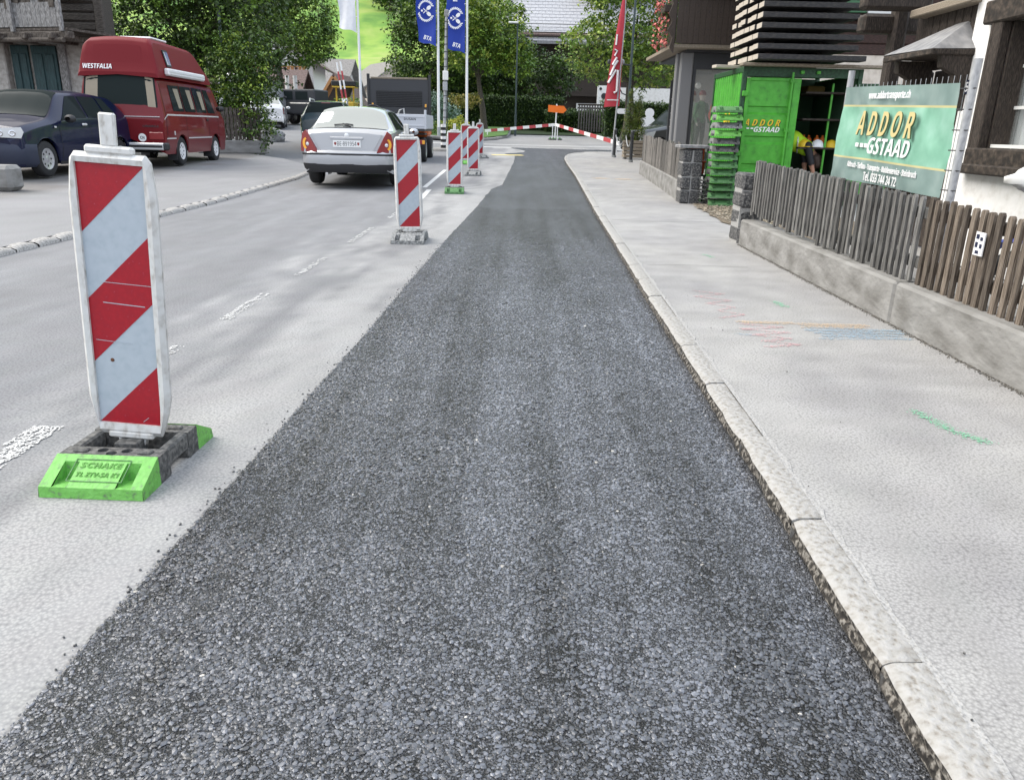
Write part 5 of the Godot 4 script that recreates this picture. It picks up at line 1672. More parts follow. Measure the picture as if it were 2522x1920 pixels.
func build_camper() -> void:
	var o := thing("camper_van", "dark red camper van with raised roof parked by the old house", "camper van", Vector3(-9.12, 0.25, -20.75), 0.055)
	o.scale = Vector3.ONE * 1.04
	var s := Shell.new()
	s.st = [
		[-2.28, [[0.7, 0.3], [0.8, 0.5], [0.8, 0.75], [0.75, 0.9], [0.4, 0.95], [0, 0.96]]],
		[-2.05, [[0.86, 0.27], [0.91, 0.6], [0.9, 1.05], [0.82, 1.2], [0.45, 1.25], [0, 1.26]]],
		[-1.55, [[0.88, 0.27], [0.92, 0.6], [0.91, 1.1], [0.76, 1.85], [0.45, 1.93], [0, 1.95]]],
		[0.0, [[0.88, 0.27], [0.925, 0.6], [0.92, 1.1], [0.78, 1.88], [0.45, 1.97], [0, 1.98]]],
		[2.04, [[0.88, 0.27], [0.92, 0.6], [0.915, 1.1], [0.775, 1.86], [0.45, 1.93], [0, 1.94]]],
		[2.22, [[0.88, 0.28], [0.915, 0.6], [0.905, 1.0], [0.84, 1.1], [0.5, 1.12], [0, 1.13]]],
		[2.27, [[0.87, 0.3], [0.9, 0.6], [0.89, 0.92], [0.83, 0.98], [0.5, 1.0], [0, 1.01]]]]
	s.arches = [[-1.22, 0.32, 0.37], [1.24, 0.32, 0.37]]
	var b := B.new()
	s.body(b)
	part(o, "body", b, M.red_paint)
	underbody(o, 0.72, 0.3, 0.6, -2.0, 2.1)
	for z in [-1.22, 1.24]:
		for x in [-1.0, 1.0]:
			add_wheel(o, Vector3(x * 0.8, 0.32, z), 0.32, 0.18, "hubcap_white")
			part(o, "mud_flap", B.new().box(Vector3(x * 0.79, 0.27, z + 0.4), Vector3(0.22, 0.28, 0.015)), M.trim_black)
	b = B.new()
	s.screen(b, 3.14, 2.065, 2.2, 0.01)
	var rw := part(o, "tailgate_window", b, M.car_glass)
	# curtains behind the glass show as pale folds
	for x in [-1.0, 1.0]:
		b = B.new()
		var rows := []
		for i in 5:
			var z := lerpf(2.072, 2.19, i / 4.0)
			var row := []
			for j in 5:
				row.append(s.at(z, lerpf(3.25, 3.25 + (0.75 if x < 0 else 0.5), j / 4.0), x, 0.013 + 0.002 * (j % 2)))
			rows.append(row)
		part(rw, "curtain", b.sheet(rows, false, x < 0), plain("curtain_beige", 0.27, 0.23, 0.17, 0.6))
		for q in [[-1.35, -0.78, -1.12, -0.78], [-0.68, 0.05, -0.68, 0.05], [0.12, 0.85, 0.12, 0.85], [0.92, 1.6, 0.92, 1.55]]:
			b = B.new()
			s.pane(b, x, 2.12, 2.82, q[0], q[1], q[2], q[3])
			var sw := part(o, "side_window", b, M.car_glass)
			if q[0] > -1.0:
				b = B.new()
				s.pane(b, x, 2.2, 2.74, q[0] + 0.08, q[0] + 0.3, q[2] + 0.08, q[2] + 0.38, 0.012)
				part(sw, "curtain", b, M.curtain_beige)
		for z in [-1.5, -0.72, 0.87]:
			b = B.new()
			s.pane(b, x, 0.2, 2.9, z, z + 0.013, z, z + 0.013, 0.004, 1, 8)
			part(o, "door_seam", b, M.black)
		b = B.new()
		s.pane(b, x, 0.4, 2.9, 2.185, 2.2, 2.02, 2.035, 0.004, 1, 8)
		part(o, "tailgate_seam", b, M.black)
		mirror(o, Vector3(x * 0.99, 1.3, -1.45), M.trim_black)
		# tail lamps, stripe and reflectors
		part(o, "tail_lamp", B.new().box(Vector3(x * 0.72, 0.66, 2.275), Vector3(0.3, 0.15, 0.03), 0.01), M.tail_red)
		b = B.new()
		s.pane(b, x, 0.98, 1.03, 1.65, 2.2, 1.65, 2.2, 0.006)
		s.pane(b, x, 0.98, 1.03, -0.84, 0.85, -0.84, 0.85, 0.006)
		part(o, "silver_stripe", b, M.bright_trim)
		b = B.new()
		s.pane(b, x, 1.97, 2.0, -1.6, 2.2, -1.6, 2.2, 0.006, 20)
		part(o, "waist_trim", b, M.bright_trim)
		part(o, "side_reflector", B.new().box(Vector3(x * 0.925, 0.72, 1.7), Vector3(0.01, 0.09, 0.05)), M.bright_trim)
		part(o, "sliding_door_handle", B.new().box(Vector3(x * 0.93, 1.02, -0.62), Vector3(0.02, 0.04, 0.14), 0.008), M.trim_black)
	part(o, "tailgate_trim", B.new().box(Vector3(0, 1.055, 2.255), Vector3(1.66, 0.014, 0.02)), M.bright_trim)
	var bp := part(o, "rear_bumper", B.new().box(Vector3(0, 0.44, 2.33), Vector3(1.78, 0.15, 0.09), 0.02), M.bright_trim)
	part(bp, "bumper_insert", B.new().box(Vector3(0, 0.44, 2.378), Vector3(1.72, 0.05, 0.006)), M.trim_black)
	for x in [-1.0, 1.0]:
		part(bp, "bumper_corner", B.new().box(Vector3(x * 0.9, 0.44, 2.25), Vector3(0.08, 0.16, 0.26), 0.03), M.trim_black)
	part(o, "round_badge", B.new().at(xf(Vector3(0, 0.87, 2.275), 0, PI / 2)).lathe([Vector2(0, 0.008), Vector2(0.065, 0.008), Vector2(0.07, 0)], 16), M.chrome)
	part(o, "country_sticker", B.new().at(xf(Vector3(0.42, 0.62, 2.285), 0, PI / 2)).lathe([Vector2(0, 0.003), Vector2(0.085, 0.003), Vector2(0.086, 0)], 18), M.plate_white)
	lettering(o, "sticker_letters", "CH", 0.06, 0.09, M.plate_black, xf(Vector3(0.42, 0.62, 2.29)), 0.0, true, 0.003)
	lettering(o, "model_lettering", "CARAVELLE", 0.04, 0.34, M.anthracite, xf(Vector3(0.62, 0.86, 2.276)), 0.0, true, 0.003)
	number_plate(o, xf(Vector3(-0.02, 0.6, 2.285)) * Transform3D(Basis.from_scale(Vector3(0.4, 0.8, 1)), Vector3.ZERO), "")
	# raised roof
	var r := Shell.new()
	r.st = [
		[-1.72, [[0.7, 1.88], [0.72, 1.9], [0.7, 1.93], [0.6, 1.95], [0.3, 1.97], [0, 1.97]]],
		[-1.4, [[0.82, 1.86], [0.82, 1.95], [0.76, 2.1], [0.66, 2.16], [0.3, 2.19], [0, 2.2]]],
		[-1.1, [[0.84, 1.86], [0.84, 1.98], [0.75, 2.24], [0.64, 2.3], [0.3, 2.33], [0, 2.34]]],
		[-0.5, [[0.85, 1.86], [0.85, 1.98], [0.7, 2.56], [0.61, 2.62], [0.3, 2.65], [0, 2.66]]],
		[1.75, [[0.86, 1.86], [0.85, 1.98], [0.7, 2.58], [0.61, 2.65], [0.3, 2.68], [0, 2.69]]],
		[1.95, [[0.86, 1.86], [0.85, 1.98], [0.72, 2.5], [0.62, 2.57], [0.3, 2.6], [0, 2.61]]],
		[2.07, [[0.86, 1.86], [0.84, 1.95], [0.8, 2.05], [0.72, 2.08], [0.35, 2.1], [0, 2.1]]],
		[2.12, [[0.85, 1.85], [0.83, 1.9], [0.79, 1.94], [0.7, 1.95], [0.35, 1.96], [0, 1.96]]]]
	b = B.new()
	r.body(b)
	var rf := part(o, "raised_roof", b, M.red_roof)
	b = B.new()
	r.screen(b, 3.5, 1.99, 2.06, 0.012)
	part(rf, "rear_panel", b, M.red_roof)
	lettering(rf, "lettering", "WESTFALIA", 0.1, 0.62, M.white_print, xf(Vector3(-0.42, 2.06, 2.1), 0, -0.24), 0.12, true, 0.004)
	part(rf, "roof_window", B.new().box(Vector3.ZERO, Vector3(0.02, 0.36, 0.28), 0.008), M.trim_black, xf(Vector3(0.79, 2.29, 1.35), 0, 0, 0.24))
	part(rf, "roof_window_pane", B.new().box(Vector3.ZERO, Vector3(0.02, 0.28, 0.2), 0.006), M.rear_glass, xf(Vector3(0.8, 2.29, 1.35), 0, 0, 0.24))
	part(o, "roof_lid", B.new().box(Vector3(0.1, 2.72, 0.75), Vector3(0.7, 0.05, 0.95), 0.02), M.hubcap_white)
	var aw := part(o, "awning_case", B.new().box(Vector3(0.9, 2.0, 0.55), Vector3(0.12, 0.15, 2.4), 0.03), M.hubcap_white)
	part(aw, "awning_seam", B.new().box(Vector3(0.962, 2.0, 0.55), Vector3(0.004, 0.015, 2.36)), M.bright_trim)

func hatch_shell(h: float) -> Shell:
	# small hatchback, front at -z
	var s := Shell.new()
	s.st = [
		[-2.02, [[0.6, 0.25], [0.68, 0.45], [0.68, 0.62], [0.58, 0.7], [0.3, 0.74], [0, 0.75]]],
		[-1.86, [[0.78, 0.2], [0.84, 0.48], [0.82, 0.74], [0.72, 0.84], [0.36, 0.88], [0, 0.89]]],
		[-1.0, [[0.81, 0.2], [0.865, 0.52], [0.84, 0.9], [0.74, 1.0], [0.4, 1.04], [0, 1.05]]],
		[-0.25, [[0.81, 0.2], [0.87, 0.52], [0.845, 0.96], [0.6, h - 0.07], [0.35, h - 0.03], [0, h - 0.02]]],
		[0.6, [[0.81, 0.2], [0.87, 0.52], [0.845, 0.99], [0.6, h - 0.05], [0.35, h - 0.01], [0, h]]],
		[1.45, [[0.81, 0.22], [0.865, 0.52], [0.84, 1.02], [0.58, h - 0.1], [0.34, h - 0.06], [0, h - 0.05]]],
		[1.95, [[0.79, 0.25], [0.84, 0.52], [0.81, 1.0], [0.7, 1.06], [0.4, 1.08], [0, 1.09]]],
		[2.04, [[0.74, 0.3], [0.8, 0.52], [0.77, 0.85], [0.68, 0.9], [0.4, 0.92], [0, 0.92]]]]
	s.arches = [[-1.27, 0.31, 0.36], [1.3, 0.31, 0.36]]
	return s

func build_blue_car() -> void:
	var o := thing("blue_hatchback", "dark blue hatchback parked nose out beside the camper van", "car", Vector3(-9.76, 0.205, -16.55), PI - 0.02)
	o.scale = Vector3.ONE * 1.06
	var s := hatch_shell(1.52)
	var b := B.new()
	s.body(b)
	part(o, "body", b, M.blue_paint)
	underbody(o, 0.66, 0.2, 0.6, -1.8, 1.9)
	for z in [-1.27, 1.3]:
		for x in [-1.0, 1.0]:
			add_wheel(o, Vector3(x * 0.745, 0.31, z), 0.31, 0.19, "rim")
	b = B.new()
	s.screen(b, 3.1, -0.98, -0.28)
	part(o, "windscreen", b, M.car_glass)
	b = B.new()
	s.screen(b, 3.1, 1.5, 1.9)
	part(o, "rear_window", b, M.car_glass)
	for x in [-1.0, 1.0]:
		for q in [[-0.7, 0.2, -0.12, 0.2], [0.26, 0.9, 0.26, 0.86], [0.95, 1.38, 0.92, 1.2]]:
			b = B.new()
			s.pane(b, x, 2.1, 2.88, q[0], q[1], q[2], q[3])
			part(o, "side_window", b, M.car_glass)
		for z in [-0.8, 0.23, 1.15]:
			b = B.new()
			s.pane(b, x, 0.3, 2.05, z, z + 0.012, z + (0.1 if z > 1 else 0.0), z + 0.012 + (0.1 if z > 1 else 0.0), 0.004, 1, 6)
			part(o, "door_seam", b, M.black)
		mirror(o, Vector3(x * 0.95, 1.0, -0.62), M.trim_black)
		var lamp := PackedVector2Array([Vector2(-0.24, -0.06), Vector2(0.2, -0.08), Vector2(0.25, 0.02), Vector2(0.22, 0.1), Vector2(-0.2, 0.075)])
		if x > 0:
			for i in lamp.size():
				lamp[i].x = -lamp[i].x
		var hl := part(o, "headlamp", B.new().prism(lamp, -0.12, 0.03), M.lamp_clear, xf(Vector3(x * 0.64, 0.745, -2.0), PI - x * 0.55))
		for q in [-0.1, 0.08]:
			part(hl, "lamp_reflector", B.new().at(xf(Vector3(q, 0.0, 0.02), 0, PI / 2)).lathe([Vector2(0.001, 0.0), Vector2(0.03, 0.012), Vector2(0.052, 0.02), Vector2(0.055, 0.0)], 12), M.chrome)
		for z in [0.02, 0.72]:
			part(o, "door_handle", B.new().box(Vector3(x * 0.865, 0.9, z), Vector3(0.035, 0.045, 0.16), 0.015), M.bright_trim)
		part(o, "side_repeater", B.new().box(Vector3(x * 0.87, 0.85, -0.95), Vector3(0.012, 0.03, 0.06), 0.004), M.lamp_clear)
		b = B.new()
		s.pane(b, x, 0.03, 0.2, -0.88, 0.9, -0.88, 0.9, 0.012)
		part(o, "sill_trim", b, M.trim_black)
	# front bumper, grille and plate
	var bp := []
	for q in [[-0.85, -1.55], [-0.84, -1.85], [-0.7, -2.02], [-0.35, -2.08], [0.0, -2.1], [0.35, -2.08], [0.7, -2.02], [0.84, -1.85], [0.85, -1.55]]:
		bp.append([Vector3(q[0] * 0.92, 0.18, q[1] + 0.08), Vector3(q[0], 0.26, q[1]), Vector3(q[0] * 1.01, 0.45, q[1] - 0.02), Vector3(q[0], 0.56, q[1]), Vector3(q[0] * 0.96, 0.62, q[1] + 0.06)])
	part(o, "front_bumper", B.new().sheet(bp, false, true), M.bumper_blue)
	part(o, "lower_grille", B.new().box(Vector3(0, 0.34, -2.11), Vector3(0.9, 0.13, 0.03), 0.01), M.trim_black)
	part(o, "grille", B.new().box(Vector3(0, 0.67, -2.03), Vector3(0.85, 0.1, 0.05), 0.015), M.trim_black)
	part(o, "bonnet_trim", B.new().box(Vector3(0, 0.735, -2.03), Vector3(1.0, 0.03, 0.04), 0.01), M.bright_trim)
	number_plate(o, xf(Vector3(0, 0.5, -2.13), PI), "")

func build_truck() -> void:
	var o := thing("tipper_truck", "small tipper truck with pale tailboard and tall black headboard in the queue", "truck", on(-3.98, -25.0), 0.03)
	var mk := func(n: String, p: Vector3, sz: Vector3, m: Material, ch := 0.01, par: Node = null) -> MeshInstance3D:
		return part(par if par else o, n, B.new().box(p, sz, ch), m)
	plain("drop_side", 0.5, 0.52, 0.56, 0.45)
	mk.call("bed_floor", Vector3(0, 0.98, -1.5), Vector3(2.2, 0.08, 3.0), M.anthracite)
	var tb: MeshInstance3D = mk.call("tailboard", Vector3(0, 1.22, 0.0), Vector3(2.28, 0.42, 0.05), M.drop_side)
	mk.call("tailboard_rib", Vector3(0, 1.1, 0.03), Vector3(2.2, 0.05, 0.02), M.drop_side, 0.006, tb)
	mk.call("tailboard_rib", Vector3(0, 1.36, 0.03), Vector3(2.2, 0.03, 0.02), M.drop_side, 0.006, tb)
	lettering(tb, "lettering", "DUSAN", 0.07, 0.36, M.anthracite, xf(Vector3(0.65, 1.29, 0.027)), 0.0, true, 0.003)
	for x in [-1.12, 1.12]:
		mk.call("side_board", Vector3(x, 1.22, -1.5), Vector3(0.04, 0.42, 2.95), M.drop_side)
		mk.call("corner_post", Vector3(x, 1.28, 0.0), Vector3(0.07, 0.56, 0.08), M.drop_side)
		mk.call("rear_lamp", Vector3(x * 0.83, 0.62, 0.05), Vector3(0.34, 0.13, 0.06), M.tail_red, 0.015)
		mk.call("lamp_amber", Vector3(x * 0.95, 0.62, 0.085), Vector3(0.08, 0.11, 0.01), M.amber, 0.004)
		mk.call("mudguard", Vector3(x * 0.82, 0.86, -0.75), Vector3(0.3, 0.06, 0.9), M.trim_black)
		for z in [-0.75, -3.3]:
			add_wheel(o, Vector3(x * 0.83, 0.38, z), 0.38, 0.3, "rim")
		mk.call("upright", Vector3(x * 0.92, 1.95, -2.95), Vector3(0.09, 1.55, 0.09), M.near_black)
		mk.call("side_marker", Vector3(x * 0.8, 1.75, -2.88), Vector3(0.06, 0.1, 0.02), M.amber, 0.004)
	mk.call("headboard", Vector3(0, 1.85, -2.97), Vector3(2.0, 1.45, 0.05), M.anthracite)
	var fr: MeshInstance3D = mk.call("headboard_window", Vector3(0, 1.95, -2.935), Vector3(1.55, 0.5, 0.02), M.black)
	for k in 9:
		mk.call("mesh_bar", Vector3(0, 1.73 + 0.055 * k, -2.922), Vector3(1.55, 0.012, 0.012), M.anthracite, 0.0, fr)
	mk.call("headboard_cap", Vector3(0, 2.6, -2.97), Vector3(1.9, 0.06, 0.08), M.plank_pale)
	mk.call("chassis", Vector3(0, 0.72, -2.2), Vector3(0.9, 0.25, 4.4), M.under)
	mk.call("underrun_bar", Vector3(0, 0.5, 0.0), Vector3(1.9, 0.1, 0.08), M.near_black)
	mk.call("cab", Vector3(0, 1.5, -3.9), Vector3(1.9, 1.6, 1.6), plain("cab_orange", 0.55, 0.12, 0.02, 0.4), 0.12)
	mk.call("cab_edge", Vector3(1.04, 1.7, -3.0), Vector3(0.05, 1.2, 0.06), M.cab_orange)
	mk.call("cab_rear_window", Vector3(0, 1.95, -3.095), Vector3(1.4, 0.5, 0.02), M.car_glass)
	# tools lying on the bed
	var hose := []
	for i in 13:
		var a := PI * i / 12.0
		hose.append(Vector3(-0.55 - 0.28 * cos(a), 1.45 + 0.22 * sin(a), -0.5))
	solo("rubber_hose", B.new().tube(hose, 0.035, 6), M.near_black, "black hose arching above the truck's tailboard", "hose", on(-3.98, -25.0), 0.03)
	solo("barrow_handle", B.new().tube([Vector3(0.05, 1.05, -0.6), Vector3(0.3, 1.55, -0.4), Vector3(0.42, 1.6, -0.4), Vector3(0.45, 1.1, -0.5)], 0.025, 6), M.bright_trim, "bent metal handle rising behind the truck's tailboard", "handle", on(-3.98, -25.0), 0.03)

func simple_car(called: String, label: String, at: Vector3, turn: float, paint_m: Material, h: float, sc: float, rails := false) -> Node3D:
	var o := thing(called, label, "car", at, turn)
	o.scale = Vector3.ONE * sc
	var s := hatch_shell(h)
	var b := B.new()
	s.body(b, 0.08)
	part(o, "body", b, paint_m)
	underbody(o, 0.66, 0.2, 0.6, -1.8, 1.9)
	for z in [-1.27, 1.3]:
		for x in [-1.0, 1.0]:
			add_wheel(o, Vector3(x * 0.745, 0.31, z), 0.31, 0.19, "rim")
	b = B.new()
	s.screen(b, 3.1, -0.98, -0.28)
	part(o, "windscreen", b, M.car_glass)
	b = B.new()
	s.screen(b, 3.1, 1.5, 1.9)
	part(o, "rear_window", b, M.rear_glass if paint_m == M.white_car else M.car_glass)
	for x in [-1.0, 1.0]:
		for q in [[-0.7, 0.2, -0.12, 0.2], [0.26, 1.35, 0.26, 1.15]]:
			b = B.new()
			s.pane(b, x, 2.1, 2.88, q[0], q[1], q[2], q[3])
			part(o, "side_window", b, M.car_glass)
		mirror(o, Vector3(x * 0.95, 1.0, -0.62), paint_m)
		b = B.new()
		s.pane(b, x, 1.3, 1.95, 1.75, 2.0, 1.8, 1.98, 0.015)
		part(o, "tail_lamp", b, M.tail_red)
		b = B.new()
		s.pane(b, x, 1.2, 2.0, -1.98, -1.55, -1.93, -1.42, 0.015)
		part(o, "headlamp", b, M.lamp_clear)
		if rails:
			part(o, "roof_rail", B.new().tube([Vector3(x * 0.58, h - 0.06, -0.3), Vector3(x * 0.6, h + 0.04, -0.1), Vector3(x * 0.6, h + 0.05, 1.0), Vector3(x * 0.57, h - 0.06, 1.3)], 0.022, 6), M.bright_trim)
	number_plate(o, xf(Vector3(0, 0.75, 2.05)), "")
	if rails:
		part(o, "spoiler", B.new().box(Vector3(0, h - 0.08, 1.5), Vector3(1.1, 0.04, 0.16), 0.015), paint_m)
		part(o, "brake_lamp", B.new().box(Vector3(0, h - 0.1, 1.59), Vector3(0.3, 0.04, 0.02), 0.006), M.tail_red)
	part(o, "grille", B.new().box(Vector3(0, 0.6, -2.03), Vector3(0.9, 0.2, 0.05), 0.02), M.trim_black)
	part(o, "rear_bumper", B.new().box(Vector3(0, 0.42, 2.0), Vector3(1.62, 0.24, 0.2), 0.05), paint_m)
	return o

func build_other_cars() -> void:
	simple_car("dark_estate", "dark blue estate car with silver roof rails ahead of the silver saloon", on(-7.25, -31.6), 0.12, M.teal_paint, 1.56, 1.06, true)
	simple_car("white_car", "white car seen from behind beyond the leafy hedge and boulder", on(-12.75, -41.6), 0.24, M.white_car, 1.5, 1.0)
	simple_car("black_suv", "black off-road car with clear headlamp behind the planter and board fence", on(6.3, -31.4, 0.09), PI / 2 + 0.3, M.black_paint, 1.66, 1.1)
	# boxy off-roader
	var o := thing("boxy_offroader", "black boxy off-road car with upright windows turning in the side street", "car", on(-12.0, -46.6), -PI / 2 - 0.25)
	var mk := func(n: String, p: Vector3, sz: Vector3, m: Material, ch := 0.03) -> void:
		part(o, n, B.new().box(p, sz, ch), m)
	mk.call("body", Vector3(0, 0.85, 0), Vector3(1.8, 0.65, 4.1), M.black_paint, 0.06)
	mk.call("cabin", Vector3(0, 1.5, 0.55), Vector3(1.66, 0.75, 2.9), M.anthracite, 0.06)
	mk.call("bonnet", Vector3(0, 1.2, -1.5), Vector3(1.5, 0.12, 1.2), M.black_paint, 0.04)
	mk.call("rear_bumper", Vector3(0, 0.6, 2.12), Vector3(1.8, 0.2, 0.18), M.trim_black)
	for x in [-1.0, 1.0]:
		for q in [[1.55, 0.7], [0.75, 0.6], [-0.1, 0.75]]:
			mk.call("side_window", Vector3(x * 0.834, 1.53, q[0]), Vector3(0.01, 0.44, q[1]), M.car_glass, 0.0)
		mk.call("tail_lamp", Vector3(x * 0.82, 1.05, 2.06), Vector3(0.14, 0.28, 0.05), M.tail_red)
		for z in [-1.35, 1.35]:
			mk.call("wheel_arch", Vector3(x * 0.9, 0.9, z), Vector3(0.2, 0.12, 1.0), M.anthracite, 0.05)
			add_wheel(o, Vector3(x * 0.82, 0.4, z), 0.4, 0.25, "rim")
	add_wheel(o, Vector3(0.0001, 1.05, 2.3), 0.36, 0.22, "rim")
	# silver van beyond the hedge
	var v := thing("silver_van", "tall silver van with rounded shoulders half hidden by the hedge", "van", on(-14.2, -44.2), -0.1)
	var s := Shell.new()
	s.st = [
		[-2.6, [[0.8, 0.3], [0.9, 0.6], [0.9, 1.0], [0.8, 1.1], [0.4, 1.15], [0, 1.16]]],
		[-1.6, [[0.95, 0.3], [1.0, 0.7], [0.98, 1.3], [0.8, 2.2], [0.4, 2.4], [0, 2.45]]],
		[2.3, [[0.95, 0.3], [1.0, 0.7], [0.99, 1.4], [0.82, 2.3], [0.42, 2.5], [0, 2.55]]],
		[2.5, [[0.93, 0.3], [0.97, 0.7], [0.96, 1.3], [0.78, 2.1], [0.4, 2.3], [0, 2.35]]]]
	s.arches = [[-1.6, 0.35, 0.4], [1.5, 0.35, 0.4]]
	var b := B.new()
	s.body(b, 0.1)
	part(v, "body", b, M.silver_paint)
	part(v, "rear_window", B.new().box(Vector3(-0.4, 1.75, 2.505), Vector3(0.65, 0.55, 0.02), 0.02), M.car_glass)
	part(v, "rear_window", B.new().box(Vector3(0.4, 1.75, 2.505), Vector3(0.65, 0.55, 0.02), 0.02), M.car_glass)
	for z in [-1.6, 1.5]:
		for x in [-1.0, 1.0]:
			add_wheel(v, Vector3(x * 0.86, 0.35, z), 0.35, 0.2, "rim")
	mirror(v, Vector3(1.1, 1.5, -1.4), M.trim_black)

# ---------------------------------------------------------------- left-hand side and background
const LKERB := [[-4.0, -4.94], [13.6, -4.98], [18.0, -4.97], [20.0, -5.15], [22.0, -5.75], [24.0, -6.9], [25.5, -8.4], [27.0, -10.8], [28.0, -13.0]]
func lkerb_x(d: float) -> float:
	for i in LKERB.size() - 1:
		if d <= LKERB[i + 1][0]:
			return lerpf(LKERB[i][1], LKERB[i + 1][1], clampf((d - LKERB[i][0]) / (LKERB[i + 1][0] - LKERB[i][0]), 0, 1))
	return -13.0
func lh(x: float, z: float) -> float:
	return gy(x, z) + 0.06 + 0.02 * clampf(-4.95 - x, 0.0, 5.0)

func left_materials() -> void:
	noisy("old_boards", [[0, 0.0156, 0.0117, 0.00936], [0.45, 0.0468, 0.0351, 0.0273], [0.65, 0.1092, 0.0936, 0.078], [1, 0.234, 0.2184, 0.2028]], 0.03, 5, Vector3(0.35, 3.0, 0.35), 0.85, 0.3, true, 0, 512, 71)
	noisy("pale_boards", [[0, 0.0624, 0.0585, 0.0546], [0.4, 0.1716, 0.1677, 0.1638], [0.7, 0.2808, 0.2769, 0.273], [1, 0.39, 0.3822, 0.3744]], 0.025, 5, Vector3(0.5, 2.0, 0.5), 0.85, 0.3, true, 0, 512, 72)
	noisy("log_grey", [[0, 0.0156, 0.01404, 0.01248], [0.45, 0.0546, 0.0468, 0.039], [0.7, 0.0936, 0.0819, 0.0702], [1, 0.1716, 0.156, 0.1404]], 0.03, 5, Vector3(3.0, 0.3, 0.5), 0.85, 0.3, true, 0, 512, 73)
	noisy("stucco", [[0, 0.2184, 0.2028, 0.1794], [0.4, 0.312, 0.2964, 0.273], [0.7, 0.3744, 0.3588, 0.3354], [1, 0.4368, 0.4212, 0.3978]], 0.02, 5, Vector3(2.0, 2.0, 2.0), 0.9, 0.5, true, 0, 512, 74)
	noisy("teal_shutter", [[0, 0.00468, 0.02184, 0.02496], [0.5, 0.01092, 0.0429, 0.0468], [1, 0.0234, 0.0663, 0.0702]], 0.03, 4, Vector3(0.4, 2.5, 0.4), 0.6, 0.1, true, 0, 256, 75)
	noisy("bark", [[0.0, 0.02, 0.016, 0.012], [0.5, 0.07, 0.058, 0.045], [1.0, 0.15, 0.13, 0.105]], 0.03, 5, Vector3(0.5, 2.0, 0.5), 0.95, 1.0, true, 0, 512, 76)
	noisy("boulder_grey", [[0.0, 0.1, 0.1, 0.1], [0.4, 0.3, 0.3, 0.3], [0.7, 0.45, 0.45, 0.44], [1.0, 0.6, 0.6, 0.59]], 0.015, 5, Vector3(1.2, 1.2, 1.2), 0.85, 0.8, true, 0, 512, 77)
	noisy("meadow", [[0.0, 0.05, 0.14, 0.02], [0.35, 0.11, 0.24, 0.035], [0.55, 0.2, 0.33, 0.05], [0.75, 0.27, 0.36, 0.08], [1.0, 0.34, 0.38, 0.12]], 0.012, 5, Vector3(90, 90, 90), 0.95, 0.0, true, 0, 512, 78)
	noisy("slate_roof", [[0.0, 0.24, 0.245, 0.26], [0.5, 0.36, 0.365, 0.385], [1.0, 0.46, 0.465, 0.485]], 0.03, 4, Vector3(3, 3, 3), 0.7, 0.1, true, 0, 512, 79)
	noisy("grey_roof", [[0.0, 0.11, 0.105, 0.1], [0.5, 0.2, 0.19, 0.18], [1.0, 0.29, 0.275, 0.265]], 0.04, 5, Vector3(6, 6, 6), 0.85, 0.1, true, 0, 512, 80)
	noisy("brown_roof", [[0.0, 0.06, 0.04, 0.035], [0.5, 0.13, 0.09, 0.08], [1.0, 0.2, 0.15, 0.135]], 0.05, 5, Vector3(5, 5, 5), 0.85, 0.1, true, 0, 512, 81)
	plain("pine_wood", 0.35, 0.17, 0.06, 0.7)
	var m := plain("leaf", 1, 1, 1, 0.5)
	m.vertex_color_use_as_albedo = true
	m.backlight_enabled = true
	m.backlight = Color(0.55, 0.6, 0.4)
	plain("lamp_post_green", 0.03, 0.05, 0.055, 0.5)
	plain("pole_white", 0.72, 0.73, 0.74, 0.4)
	noisy("flag_white", [[0.0, 0.62, 0.63, 0.66], [1.0, 0.74, 0.75, 0.78]], 0.02, 3, Vector3(2, 2, 2), 0.8, 0.0, true, 0, 256, 82)
	plain("flag_blue", 0.012, 0.045, 0.33, 0.7)
	plain("flag_red", 0.55, 0.05, 0.07, 0.6)
	plain("flag_red_dark", 0.3, 0.05, 0.06, 0.6)
	plain("signal_orange", 0.85, 0.17, 0.005, 0.5)
	plain("barrier_red", 0.42, 0.05, 0.06, 0.5)
	plain("barrier_white", 0.76, 0.76, 0.75, 0.5)

